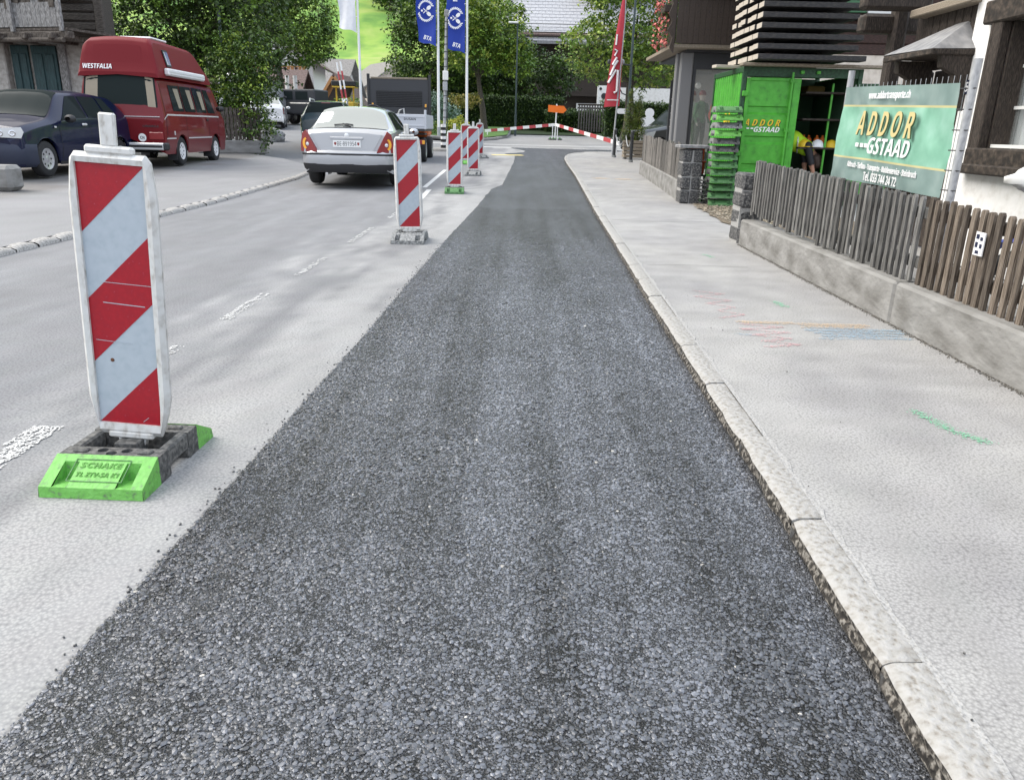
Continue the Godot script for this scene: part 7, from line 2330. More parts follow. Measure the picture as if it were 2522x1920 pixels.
		for u in [0.04, 0.97]:
			var p: Vector3 = dir * u
			var gg: float = gy(a.x + p.x, a.z + p.z) - a.y
			part(t, "trestle_leg", B.new().tube([p + Vector3(0, 0, 0.02), Vector3(p.x, gg, p.z + 0.1)], 0.025, 6), M.pole_white)
	street_lamp("tall dark green lamp post in front of the clipped hedge", on(-0.19, -49.5), 6.2)
	# beach flag and lamp on the right
	var bf := thing("beach_flag", "tall narrow red beach flag with white lettering on a thin grey pole", "flag", on(3.49, -29.9, 0.09))
	part(bf, "pole", B.new().tube([Vector3.ZERO, Vector3(0.1, 2.5, 0), Vector3(0.17, 4.6, 0), Vector3(0.13, 5.8, 0)], [0.03, 0.028, 0.02, 0.012], 8), M.galvanised)
	var fr := []
	for i in 31:
		var q := i / 30.0
		var w := lerpf(0.56, 0.1, pow(q, 1.2))
		var row := []
		for j in 9:
			var u := j / 8.0
			var xr := lerpf(0.13, 0.2, q) - 0.05 * q
			row.append(Vector3(xr - w * (1.0 - u) + 0.03, lerpf(1.78, 5.6, q) - 0.05 * (1.0 - u) * (1.0 - q), 0.02 * sin(q * 9.0 + u * 2.0) + 0.02 * sin(u * 5.0)))
		fr.append(row)
	part(bf, "cloth", B.new().sheet(fr), M.flag_red)
	var strokes := [[[Vector2(-0.3, 2.55), Vector2(-0.05, 2.98), Vector2(0.02, 2.98), Vector2(0.02, 2.28), Vector2(-0.08, 2.22)], 0.05], [[Vector2(-0.24, 2.8), Vector2(-0.1, 3.15), Vector2(0.0, 3.3)], 0.05], [[Vector2(-0.18, 3.15), Vector2(-0.04, 3.4)], 0.045], [[Vector2(-0.12, 3.45), Vector2(-0.04, 3.62), Vector2(-0.14, 3.66)], 0.035], [[Vector2(-0.1, 3.8), Vector2(-0.08, 4.15)], 0.035]]
	for st in strokes:
		for pass_ in 2:
			var pts := []
			for p in st[0]:
				pts.append(Vector3(p.x, p.y, 0.03 + 0.03 * pass_))
			part(bf, "lettering_outline" if pass_ == 0 else "lettering_stroke", B.new().tube(pts, st[1] * (1.35 if pass_ == 0 else 0.8), 6), M.flag_red_dark if pass_ == 0 else M.white_print)
	part(bf, "printed_line", B.new().box(Vector3(-0.1, 1.98, 0.05), Vector3(0.42, 0.035, 0.01)), M.white_print)
	street_lamp("dark lamp post behind the planter with two cameras and a white arrow", on(4.42, -33.2, 0.09), 7.2, false)
	var cam := thing("camera_cluster", "grey traffic cameras clamped to the lamp post by the beach flag", "camera", on(4.42, -33.2, 0.09))
	part(cam, "arm", B.new().tube([Vector3(0, 3.35, 0), Vector3(-0.55, 3.4, 0.1)], 0.03, 6), M.anthracite)
	part(cam, "housing", B.new().box(Vector3(-0.5, 3.45, 0.15), Vector3(0.4, 0.2, 0.26), 0.05), M.lead_grey)
	part(cam, "housing", B.new().box(Vector3(-0.85, 3.45, 0.1), Vector3(0.22, 0.16, 0.2), 0.04), M.anthracite)
	part(cam, "bracket", B.new().tube([Vector3(0, 2.2, 0), Vector3(-0.3, 2.3, 0.1), Vector3(-0.5, 2.6, 0.1)], 0.025, 6), M.anthracite)
	solo("arrow_plate", B.new().prism(PackedVector2Array([Vector2(-0.36, 0), Vector2(-0.3, 0.1), Vector2(0.0, 0.1), Vector2(0.0, -0.1), Vector2(-0.3, -0.1)]), -0.01, 0.01), M.barrier_white, "small white arrow plate on the lamp post behind the planter", "sign", on(4.3, -33.1, 1.72))
	# bollards with chains, planter, cypress
	var bol := [[3.55, -29.7], [3.83, -28.9], [3.75, -26.7]]
	for k in 3:
		var bo := thing("bollard", ["black steel bollard at the foot of the beach flag", "black steel bollard against the wooden planter", "scuffed black steel bollard standing nearest the board fence"][k], "bollard", on(bol[k][0], bol[k][1], 0.09), 0, "black bollards by the planter")
		part(bo, "post", B.new().tube([Vector3.ZERO, Vector3(0, 0.95, 0)], 0.055, 10), M.near_black)
		part(bo, "head", B.new().at(xf(Vector3(0, 0.95, 0))).lathe(ball(0.058), 10), M.anthracite)
		part(bo, "foot_ring", B.new().tube([Vector3.ZERO, Vector3(0, 0.08, 0)], 0.075, 10), M.rubber_grey)
		if k > 0:
			var p0 := on(bol[k - 1][0], bol[k - 1][1], 0.95)
			var p1 := on(bol[k][0], bol[k][1], 0.95)
			var pts := []
			for i in 13:
				var u := i / 12.0
				pts.append(p0.lerp(p1, u) - Vector3(0, 1.6 * u * (1.0 - u), 0))
			solo("chain", B.new().tube(pts, 0.02, 5), M.galvanised, ["", "slack chain between the beach flag bollard and the planter bollard", "slack chain between the planter bollard and the scuffed bollard"][k], "chain", Vector3.ZERO, 0, "chains between the bollards")
	var pl := thing("wooden_planter", "brown wooden planter of stacked slats by the bollards", "planter", on(4.12, -28.9, 0.09))
	for i in 5:
		part(pl, "slat", B.new().box(Vector3(0, 0.1 + 0.12 * i, 0.3), Vector3(0.72 + 0.03 * i, 0.1, 0.05), 0.01), M.plank_pale)
		part(pl, "slat", B.new().box(Vector3(-0.33, 0.1 + 0.12 * i, 0), Vector3(0.05, 0.1, 0.6), 0.01), M.plank_pale)
		part(pl, "slat", B.new().box(Vector3(0.33, 0.1 + 0.12 * i, 0), Vector3(0.05, 0.1, 0.6), 0.01), M.plank_pale)
	part(pl, "soil", B.new().box(Vector3(0, 0.5, 0), Vector3(0.62, 0.1, 0.55)), M.dirt)
	for k in 2:
		var cy := thing("potted_cypress", ["narrow yellow-green cypress at the back of the wooden planter", "shorter yellow-green cypress with brown patch in the wooden planter"][k], "cypress", on(4.12 + [-0.18, 0.12][k], -28.95 + 0.1 * k, 0.62))
		part(cy, "stem", B.new().tube([Vector3(0, -0.05, 0), Vector3(0, 1.2, 0)], [0.04, 0.015], 6), M.bark)
		crown(cy, "foliage", [[Vector3(0, 0.45, 0), Vector3(0.22, 0.5, 0.2)], [Vector3(0, 0.95, 0), Vector3(0.15, 0.5, 0.15)], [Vector3(0, 1.4 + 0.15 * (1 - k), 0), Vector3(0.06, 0.3, 0.06)]], 3800, 0.045, [Color(0.1, 0.15, 0.02), Color(0.16, 0.19, 0.03), Color(0.06, 0.09, 0.02)], 131 + k)
	# white cut-out figure boards behind the black car
	for k in 2:
		var fb := thing("cutout_board", ["white cut-out board shaped like a head and shoulder behind the black car", "white sloping cut-out board next to the shop column"][k], "board", on([6.1, 7.15][k], -37.6, 0.05))
		var poly := PackedVector2Array()
		if k == 0:
			poly = PackedVector2Array([Vector2(-0.5, 0), Vector2(0.75, 0), Vector2(0.6, 0.6), Vector2(0.35, 1.1), Vector2(0.1, 1.38), Vector2(0.1, 1.42)])
			for i in 10:
				var a := -0.9 + (PI + 1.8) * i / 9.0
				poly.append(Vector2(-0.1 + 0.21 * cos(a), 1.62 + 0.21 * sin(a)))
			poly.append_array([Vector2(-0.3, 1.42), Vector2(-0.48, 1.4)])
		else:
			poly = PackedVector2Array([Vector2(-0.5, 0), Vector2(0.8, 0), Vector2(0.8, 1.5), Vector2(0.5, 1.35), Vector2(-0.1, 0.75)])
		part(fb, "panel", B.new().prism(poly, -0.03, 0.03), M.white_paint)
		part(fb, "strut", B.new().tube([Vector3(0, 0.9, -0.03), Vector3(0, 0, -0.5)], 0.025, 5), M.plank_pale)
	build_far_houses()

func flag_print(flag: Node, p: Vector3) -> void:
	# wreath open towards the pole, with crossed rackets and a ball
	var em := Node3D.new()
	em.name = "emblem"
	flag.add_child(em, true)
	em.transform = xf(p, 0, 0, -PI / 2)
	for s in [-1.0, 1.0]:
		var pts := []
		for i in 12:
			var a: float = PI / 2 + s * (0.55 + 2.3 * i / 11.0)
			pts.append(Vector3(cos(a) * 0.44, sin(a) * 0.36, 0))
			part(em, "wreath_leaf", B.new().at(xf(Vector3(cos(a) * 0.45, sin(a) * 0.37, 0.005), 0, 0, a + s * 0.9 + PI / 2)).box(Vector3.ZERO, Vector3(0.13, 0.045, 0.008)), M.white_print)
		part(em, "wreath_stem", B.new().tube(pts, 0.012, 4), M.white_print)
		var head := PackedVector2Array()
		for i in 12:
			var a := TAU * i / 12.0
			head.append(Vector2(0.085 * cos(a), 0.13 * sin(a)))
		part(em, "racket", B.new().prism(head, -0.005, 0.005), M.white_print, xf(Vector3(s * 0.14, 0.14, 0.0), 0, 0, -s * 0.7))
		part(em, "racket_grip", B.new().box(Vector3.ZERO, Vector3(0.035, 0.28, 0.01)), M.white_print, xf(Vector3(-s * 0.02, -0.03, 0.0), 0, 0, -s * 0.7))
	part(em, "ball", B.new().at(xf(Vector3(0, -0.2, 0), 0, PI / 2)).lathe([Vector2(0.001, 0.006), Vector2(0.05, 0.006), Vector2(0.051, -0.006)], 12), M.white_print)

func gable_house(label: String, at: Vector3, turn: float, w: float, dp: float, hw: float, hr: float, over: float, wall: Material, roof: Material, windows: Array) -> Node3D:
	# gable towards +z
	var o := thing("far_house", label, "house", at, turn)
	var poly := PackedVector2Array([Vector2(-w / 2, 0), Vector2(w / 2, 0), Vector2(w / 2, hw), Vector2(0, hw + hr), Vector2(-w / 2, hw)])
	part(o, "wall", B.new().prism(poly, -dp, 0), wall)
	for s in [-1.0, 1.0]:
		var dir := Vector2(-s * w / 2, hr).normalized()
		var e := Vector2(s * w / 2, hw) - dir * over
		var t := Vector2(0, hw + hr)
		var n := Vector2(dir.y * s, absf(dir.x)) * 0.16
		if n.y < 0:
			n = -n
		var rp := PackedVector2Array([e, t, t + Vector2(0, 0.2), e + n])
		part(o, "roof", B.new().prism(rp, -dp - over, over), roof)
	for q in windows:
		var f := part(o, "window", B.new().box(Vector3(q[0], q[1], 0.02), Vector3(q[2] + 0.2, q[3] + 0.2, 0.1)), M.white_paint)
		part(f, "pane", B.new().box(Vector3(q[0], q[1], 0.06), Vector3(q[2], q[3], 0.04)), M.car_glass)
	return o

func build_far_houses() -> void:
	# large chalet with slate roof right of centre; eaves towards the camera
	var o := thing("slate_roof_chalet", "large dark timber chalet with pale slate roof behind the trees", "house", Vector3(0.0, 1.3, -72.0))
	part(o, "wall", B.new().box(Vector3(9.0, 3.7, -5.0), Vector3(19.0, 7.4, 10.0)), M.dark_timber)
	part(o, "base_wall", B.new().box(Vector3(12.0, 0.9, 0.25), Vector3(14.0, 2.6, 0.3)), M.plaster)
	var slope := 0.62
	var y0 := 7.55
	var bs := Basis(Vector3.RIGHT, slope)
	var rf := part(o, "roof", B.new().box(Vector3(9.0, 0, -7.0), Vector3(22.0, 0.2, 17.0)), M.slate_roof, Transform3D(bs, Vector3(0, y0 + 0.1, 1.2)))
	var tile := B.new().box(Vector3(0, 0.0, -0.3), Vector3(0.585, 0.05, 0.66), 0.006).mesh()
	for r in 15:
		for c in 18:
			part(rf, "slate", tile, M.slate_roof, Transform3D(Basis(Vector3.RIGHT, -0.06), Vector3(-1.8 + 0.6 * c + (0.3 if r % 2 else 0.0), 0.145, 1.45 - 0.52 * r)))
	part(o, "gutter", B.new().tube([Vector3(-2.0, y0 - 0.15, 2.3), Vector3(20.0, y0 - 0.2, 2.3)], 0.12, 8), M.brown_roof)
	part(o, "fascia", B.new().box(Vector3(9.0, y0 - 0.1, 2.05), Vector3(22.0, 0.35, 0.12)), M.dark_timber)
	part(o, "snow_guard", B.new().tube([Vector3(-2.0, y0 + 0.8, 1.05), Vector3(20.0, y0 + 0.8, 1.05)], 0.05, 6), M.lead_grey)
	part(o, "balcony", B.new().box(Vector3(7.0, 3.6, 1.0), Vector3(8.0, 1.4, 0.15)), M.dark_timber)
	part(o, "balcony_floor", B.new().box(Vector3(7.0, 2.85, 0.6), Vector3(8.2, 0.15, 1.2)), M.dark_timber)
	for x in [3.5, 10.5]:
		part(o, "balcony_post", B.new().box(Vector3(x, 5.0, 1.05), Vector3(0.2, 4.4, 0.2)), M.dark_timber)
	for x in [1.0, 4.5, 7.5]:
		var f := part(o, "window", B.new().box(Vector3(x, 5.3, 0.05), Vector3(1.3, 1.4, 0.1)), M.red_timber)
		part(f, "pane", B.new().box(Vector3(x, 5.3, 0.1), Vector3(1.1, 1.2, 0.04)), M.car_glass)
	part(o, "dormer", B.new().box(Vector3(8.4, y0 + 4.0, -4.6), Vector3(5.5, 0.9, 5.0)), M.dark_timber)
	part(o, "dormer_roof", B.new().box(Vector3(8.4, y0 + 4.9, -3.2), Vector3(7.0, 0.22, 4.5)), M.slate_roof, xf(Vector3.ZERO, 0, 0.0))
	part(o, "skylight_sign", B.new().box(Vector3(4.1, y0 + 4.2, -3.9), Vector3(1.0, 0.5, 0.2)), M.white_paint)
	part(o, "chimney", B.new().box(Vector3(-0.5, y0 + 4.6, -4.0), Vector3(0.9, 2.6, 0.9)), M.brown_roof)
	# slatted fence, white wall and odd pieces of the garden in front of it
	var f := thing("slat_fence", "dark garden fence of upright slats below the slate roofed chalet", "fence", Vector3(3.9, 1.15, -53.0))
	for i in 26:
		part(f, "slat", B.new().box(Vector3(0.17 * i, 0.85, 0), Vector3(0.085, 1.6, 0.04)), M.board_grey1)
	for y in [0.3, 1.5]:
		part(f, "rail", B.new().box(Vector3(2.1, y, -0.05), Vector3(4.4, 0.1, 0.05)), M.dark_timber)
	part(f, "top_beam", B.new().box(Vector3(2.1, 1.7, 0.0), Vector3(4.4, 0.1, 0.1)), M.dark_timber)
	solo("garden_wall", B.new().box(Vector3(0, 1.45, 0), Vector3(9.0, 2.9, 0.25)), M.plaster, "white garden wall behind the lamp post and cypress", "wall", Vector3(10.0, 0.9, -50.5))
	var wb := solo("white_board_wall", B.new().box(Vector3(0, 1.45, 0), Vector3(1.5, 2.9, 0.2)), M.plaster, "white wall panel with round dark vents above the slatted fence", "wall", Vector3(5.9, 1.2, -54.5))
	for q in [[-0.3, 2.25, 0.2], [0.35, 2.65, 0.12], [-0.55, 2.7, 0.09]]:
		part(wb, "vent", B.new().tube([Vector3(q[0], q[1], 0.1), Vector3(q[0], q[1], 0.13)], q[2], 12), M.near_black)
	# left of the flags: grey roofs, brown gable, white house
	gable_house("long house with broad grey shingle roof below the meadow", Vector3(-21.5, 2.6, -104.0), PI / 2, 12.0, 20.0, 2.6, 3.6, 1.0, M.plaster, M.grey_roof, [])
	gable_house("higher grey roofed house beside the dark tree below the meadow", Vector3(-17.0, 3.2, -118.0), 0.5, 10.0, 12.0, 3.4, 3.4, 1.0, M.plaster_cream, M.grey_roof, [[-2.0, 2.0, 1.0, 1.2], [2.0, 2.0, 1.0, 1.2]])
	var g := gable_house("brown roofed chalet with bright wooden gable beside the bush", Vector3(-16.9, 1.3, -76.0), -0.1, 3.6, 4.0, 1.6, 2.6, 0.5, M.pine_wood, M.brown_roof, [])
	part(g, "gable_shade_boards", B.new().prism(PackedVector2Array([Vector2(-1.1, 1.7), Vector2(1.1, 1.7), Vector2(0, 3.5)]), 0.01, 0.05), M.dark_timber)  # dark timber triangle set on the pine gable
	for s in [-1.0, 1.0]:
		part(g, "barge_board", B.new().box(Vector3.ZERO, Vector3(3.3, 0.24, 0.12)), M.pine_wood, xf(Vector3(s * 1.02, 2.72, 0.55), 0, 0, -s * 0.965))
	gable_house("brown roofed barn adjoining the wooden gable", Vector3(-20.2, 1.3, -77.0), PI / 2, 7.0, 8.0, 1.8, 2.7, 0.6, M.dark_timber, M.brown_roof, [])
	gable_house("white walled house with dark timber balcony behind the street tree", Vector3(-24.5, 1.4, -80.0), 0.1, 9.0, 9.0, 5.6, 3.0, 1.2, M.plaster, M.brown_roof, [[-2.4, 2.0, 0.9, 1.2], [0.4, 2.0, 0.9, 1.2], [2.8, 2.0, 0.9, 1.2]])
	var wbal := thing("timber_balcony", "orange brown timber balcony on the white house behind the street tree", "balcony", Vector3(-24.5, 5.2, -79.2))
	for i in 24:
		part(wbal, "balcony_board", B.new().box(Vector3(-4.2 + 0.36 * i, 0.55, 0.6), Vector3(0.3, 1.1, 0.06)), M.pine_wood if i % 3 else M.red_timber)
	part(wbal, "balcony_floor", B.new().box(Vector3(0, 0, 0.3), Vector3(8.8, 0.14, 1.0)), M.dark_timber)
	part(wbal, "hand_rail", B.new().box(Vector3(0, 1.15, 0.6), Vector3(8.8, 0.12, 0.14)), M.pine_wood)
	# raised level-crossing barriers and red-white posts of the works
	for q in [[-9.75, -44.0, 3.25, 0.06, "leaning red and white barrier boom raised beside the truck headboard"], [-9.55, -44.0, 3.3, 0.06, "second red and white barrier boom raised beside the truck headboard"]]:
		var t := thing("barrier_boom", q[4], "barrier boom", on(q[0], q[1]))
		var n := 6
		for i in n:
			var y0_: float = 0.6 + (q[2] - 0.6) * i / n
			var y1_: float = 0.6 + (q[2] - 0.6) * (i + 1) / n
			part(t, "white_section" if i % 2 else "red_section", B.new().tube([Vector3(-y0_ * 0.13 + 0.5, y0_, 0), Vector3(-y1_ * 0.13 + 0.5, y1_, 0)], 0.045, 8), M.barrier_white if i % 2 else M.barrier_red)
		part(t, "pivot", B.new().box(Vector3(0.45, 0.45, 0), Vector3(0.3, 0.9, 0.35), 0.03), M.galvanised)
	var mc := thing("work_machine", "dark topped yellow roller standing beyond the queue", "machine", on(-12.2, -58.0))
	plain("machine_yellow", 0.5, 0.34, 0.03, 0.5)
	part(mc, "canopy", B.new().box(Vector3(0, 2.35, 0), Vector3(1.7, 0.35, 1.4), 0.05), M.near_black)
	part(mc, "canopy_trim", B.new().box(Vector3(0, 2.12, 0.1), Vector3(1.6, 0.08, 1.3), 0.02), M.machine_yellow)
	for x in [-0.6, 0.6]:
		part(mc, "post", B.new().box(Vector3(x, 1.5, 0.3), Vector3(0.1, 1.3, 0.1)), M.machine_yellow)
	part(mc, "seat_back", B.new().lathe([Vector2(0.001, 1.4), Vector2(0.3, 1.5), Vector2(0.45, 1.9), Vector2(0.5, 2.1)], 12), M.anthracite)
	part(mc, "body", B.new().box(Vector3(0, 0.85, 0), Vector3(1.5, 0.6, 2.2), 0.06), M.machine_yellow)
	part(mc, "drum", B.new().at(xf(Vector3(0, 0.45, 0.9), 0, 0, PI / 2)).lathe([Vector2(0.001, -0.7), Vector2(0.45, -0.7), Vector2(0.45, 0.7), Vector2(0.001, 0.7)], 18, true), M.galvanised)
	part(mc, "drum", B.new().at(xf(Vector3(0, 0.45, -0.9), 0, 0, PI / 2)).lathe([Vector2(0.001, -0.7), Vector2(0.45, -0.7), Vector2(0.45, 0.7), Vector2(0.001, 0.7)], 18, true), M.galvanised)
	for k in 2:
		var pp := thing("delineator_post", ["white and red banded post beside the street tree trunk", "white and red banded post nearer the brown barn"][k], "post", on(-14.6 + 0.5 * k, -52.0), 0, "banded posts in the side street")
		for i in 3:
			part(pp, "white_band" if i != 1 else "red_band", B.new().tube([Vector3(0, 0.9 * i, 0), Vector3(0, 0.9 * (i + 1), 0)], 0.13, 8), M.barrier_white if i != 1 else M.barrier_red)

# ---------------------------------------------------------------- figures
func figure(bones: Array, cell: float) -> B:
	# bones: [a, b, ra, rb, colour]; smooth union meshed as surface nets
	var lo := Vector3(INF, INF, INF)
	var hi := -lo
	for q in bones:
		for k in 2:
			var r: float = q[2 + k] + 0.05
			lo = lo.min(q[k] - Vector3.ONE * r)
			hi = hi.max(q[k] + Vector3.ONE * r)
	var n := Vector3i(((hi - lo) / cell).ceil()) + Vector3i.ONE
	var f := PackedFloat32Array()
	f.resize(n.x * n.y * n.z)
	var kk := 0.035
	var dist := func(p: Vector3) -> float:
		var d := 1.0
		for q in bones:
			var a: Vector3 = q[0]
			var ab: Vector3 = q[1] - a
			var u := clampf((p - a).dot(ab) / maxf(ab.length_squared(), 1e-9), 0, 1)
			var e: float = (p - a - ab * u).length() - lerpf(q[2], q[3], u)
			var h := clampf(0.5 + 0.5 * (d - e) / kk, 0, 1)
			d = lerpf(d, e, h) - kk * h * (1.0 - h)
		return d
	for z in n.z:
		for y in n.y:
			for x in n.x:
				f[(z * n.y + y) * n.x + x] = dist.call(lo + Vector3(x, y, z) * cell)
	var b := B.new()
	b.tinted = true
	var idx := {}
	for z in n.z - 1:
		for y in n.y - 1:
			for x in n.x - 1:
				var s := Vector3.ZERO
				var c := 0
				var v := []
				for k in 8:
					v.append(f[((z + (k >> 2)) * n.y + y + ((k >> 1) & 1)) * n.x + x + (k & 1)])
				for e in [[0, 1], [2, 3], [4, 5], [6, 7], [0, 2], [1, 3], [4, 6], [5, 7], [0, 4], [1, 5], [2, 6], [3, 7]]:
					if (v[e[0]] < 0) != (v[e[1]] < 0):
						var u: float = v[e[0]] / (v[e[0]] - v[e[1]])
						var pa := Vector3(e[0] & 1, (e[0] >> 1) & 1, e[0] >> 2)
						var pb := Vector3(e[1] & 1, (e[1] >> 1) & 1, e[1] >> 2)
						s += pa.lerp(pb, u)
						c += 1
				if c == 0:
					continue
				var p := lo + (Vector3(x, y, z) + s / c) * cell
				var g := Vector3(dist.call(p + Vector3(0.01, 0, 0)) - dist.call(p - Vector3(0.01, 0, 0)), dist.call(p + Vector3(0, 0.01, 0)) - dist.call(p - Vector3(0, 0.01, 0)), dist.call(p + Vector3(0, 0, 0.01)) - dist.call(p - Vector3(0, 0, 0.01)))
				var best := 1e9
				for q in bones:
					var a: Vector3 = q[0]
					var ab: Vector3 = q[1] - a
					var u := clampf((p - a).dot(ab) / maxf(ab.length_squared(), 1e-9), 0, 1)
					var e: float = (p - a - ab * u).length() - lerpf(q[2], q[3], u)
					if e < best:
						best = e
						b.col = q[4]
				idx[Vector3i(x, y, z)] = b.put(p, g)
	for key in idx:
		for a in 3:
			var o := Vector3i.ZERO
			o[a] = 1
			var i0: int = (key.z * n.y + key.y) * n.x + key.x
			var e: Vector3i = key + o
			var i1: int = (e.z * n.y + e.y) * n.x + e.x
			if (f[i0] < 0) == (f[i1] < 0):
				continue
			var u := Vector3i.ZERO
			var w := Vector3i.ZERO
			u[(a + 1) % 3] = 1
			w[(a + 2) % 3] = 1
			if not (idx.has(key - u) and idx.has(key - w) and idx.has(key - u - w)):
				continue
			var q := [idx[key], idx[key - u], idx[key - u - w], idx[key - w]]
			if f[i0] < 0:
				b.ix.append_array([q[0], q[2], q[1], q[0], q[3], q[2]])
			else:
				b.ix.append_array([q[0], q[1], q[2], q[0], q[2], q[3]])
	return b

func standing(jacket: Color, trousers: Color, skin: Color, cap: Color) -> Array:
	var q := []
	q.append([Vector3(0, 1.58, 0.02), Vector3(0, 1.68, 0.0), 0.085, 0.1, skin])
	q.append([Vector3(0, 1.7, 0.0), Vector3(0, 1.72, 0.0), 0.105, 0.1, cap])
	q.append([Vector3(0, 1.42, 0), Vector3(0, 1.56, 0), 0.06, 0.055, skin])
	q.append([Vector3(-0.15, 1.38, 0), Vector3(0.15, 1.38, 0), 0.085, 0.085, jacket])
	q.append([Vector3(0, 1.35, 0), Vector3(0, 0.98, 0), 0.15, 0.14, jacket])
	for s in [-1.0, 1.0]:
		q.append([Vector3(s * 0.19, 1.37, 0), Vector3(s * 0.27, 1.1, 0.03), 0.065, 0.05, jacket])
		q.append([Vector3(s * 0.27, 1.1, 0.03), Vector3(s * 0.24, 0.88, 0.12), 0.048, 0.036, jacket])
		q.append([Vector3(s * 0.24, 0.86, 0.13), Vector3(s * 0.23, 0.78, 0.16), 0.035, 0.022, skin])
		q.append([Vector3(s * 0.09, 0.94, 0), Vector3(s * 0.11, 0.5, 0.02), 0.1, 0.07, trousers])
		q.append([Vector3(s * 0.11, 0.5, 0.02), Vector3(s * 0.11, 0.1, -0.02), 0.065, 0.045, trousers])
		q.append([Vector3(s * 0.11, 0.05, -0.03), Vector3(s * 0.12, 0.04, 0.14), 0.045, 0.04, Color(0.03, 0.03, 0.03)])
	return q

func build_people() -> void:
	var m := plain("figure", 1, 1, 1, 0.7)
	m.vertex_color_use_as_albedo = true
	# worker bending down just inside the container
	var hv := Color(0.42, 0.68, 0.02)
	var dk := Color(0.015, 0.015, 0.018)
	var sk := Color(0.42, 0.22, 0.15)
	var tr := Color(0.05, 0.06, 0.08)
	var q := []
	q.append([Vector3(-0.12, 0.88, -0.05), Vector3(0.1, 0.98, 0.12), 0.15, 0.17, hv])
	q.append([Vector3(0.1, 0.98, 0.12), Vector3(0.3, 0.86, 0.26), 0.16, 0.13, hv])
	q.append([Vector3(0.38, 0.82, 0.3), Vector3(0.43, 0.72, 0.34), 0.06, 0.06, sk])
	q.append([Vector3(0.46, 0.68, 0.36), Vector3(0.48, 0.6, 0.38), 0.1, 0.09, Color(0.05, 0.03, 0.02)])
	for s in [-1.0, 1.0]:
		q.append([Vector3(0.28 - 0.06 * s, 0.9, 0.24 + 0.15 * s), Vector3(0.34 - 0.06 * s, 0.62, 0.3 + 0.16 * s), 0.075, 0.055, dk])
		q.append([Vector3(0.34 - 0.06 * s, 0.62, 0.3 + 0.16 * s), Vector3(0.36, 0.4, 0.36 + 0.12 * s), 0.045, 0.035, sk])
		q.append([Vector3(0.36, 0.38, 0.36 + 0.12 * s), Vector3(0.38, 0.3, 0.38 + 0.1 * s), 0.038, 0.022, sk])
		for k in 4:
			q.append([Vector3(0.35 + 0.016 * k, 0.31, 0.38 + 0.1 * s), Vector3(0.36 + 0.02 * k, 0.24 + 0.008 * k, 0.4 + 0.09 * s), 0.01, 0.009, sk])
		q.append([Vector3(-0.14 + 0.02 * s, 0.84, -0.06 + 0.09 * s), Vector3(-0.02, 0.48, 0.04 + 0.12 * s), 0.11, 0.075, tr])
		q.append([Vector3(-0.02, 0.48, 0.04 + 0.12 * s), Vector3(-0.12, 0.1, -0.02 + 0.12 * s), 0.07, 0.05, tr])
		q.append([Vector3(-0.12, 0.05, -0.02 + 0.12 * s), Vector3(0.04, 0.045, 0.0 + 0.12 * s), 0.05, 0.045, dk])
	var o := thing("person", "person in a yellow-green high visibility vest bending down in the container doorway", "person", Vector3(4.72, 0.215, -14.45), 0.35)
	part(o, "body", figure(q, 0.022), m)
	var band := B.new()
	for t in [[Vector3(-0.03, 0.93, 0.02), 0.172], [Vector3(0.17, 0.945, 0.17), 0.168]]:
		var pts := []
		for i in 13:
			var a := TAU * i / 12.0
			var ax := Vector3(0.22, 0.02, 0.17).normalized()
			var u := ax.cross(Vector3.UP).normalized()
			var w := u.cross(ax)
			pts.append(t[0] + (u * cos(a) + w * sin(a)) * t[1])
		part(o, "reflective_band", B.new().tube(pts, 0.014, 5, false), M.bright_trim)
	# dressed shop-window dummies
	var g := gy(5.0, -24.0) + 0.08 + 0.44
	var looks := [[Color(0.05, 0.16, 0.06), Color(0.03, 0.05, 0.03), "shop window dummy in dark green jacket and trousers", 5.55, -25.0, 0.5], [Color(0.6, 0.1, 0.05), Color(0.04, 0.12, 0.05), "shop window dummy in orange-red jersey with white bands", 6.05, -24.9, 0.1], [Color(0.45, 0.5, 0.45), Color(0.04, 0.1, 0.04), "shop window dummy in pale jacket beside the corner column", 5.32, -25.3, -0.3]]
	for k in 3:
		var l: Array = looks[k]
		var d := thing("window_dummy", l[2], "mannequin", Vector3(l[3], g, l[4]), l[5])
		part(d, "figure", figure(standing(l[0], l[1], Color(0.5, 0.45, 0.4), Color(0.2, 0.03, 0.03)), 0.04), m)
		if k == 1:
			for y in [1.12, 1.3]:
				var pts := []
				for i in 13:
					var a := TAU * i / 12.0
					pts.append(Vector3(cos(a) * 0.165, y, sin(a) * 0.155))
				part(d, "white_band", B.new().tube(pts, 0.018, 5, false), M.white_print)

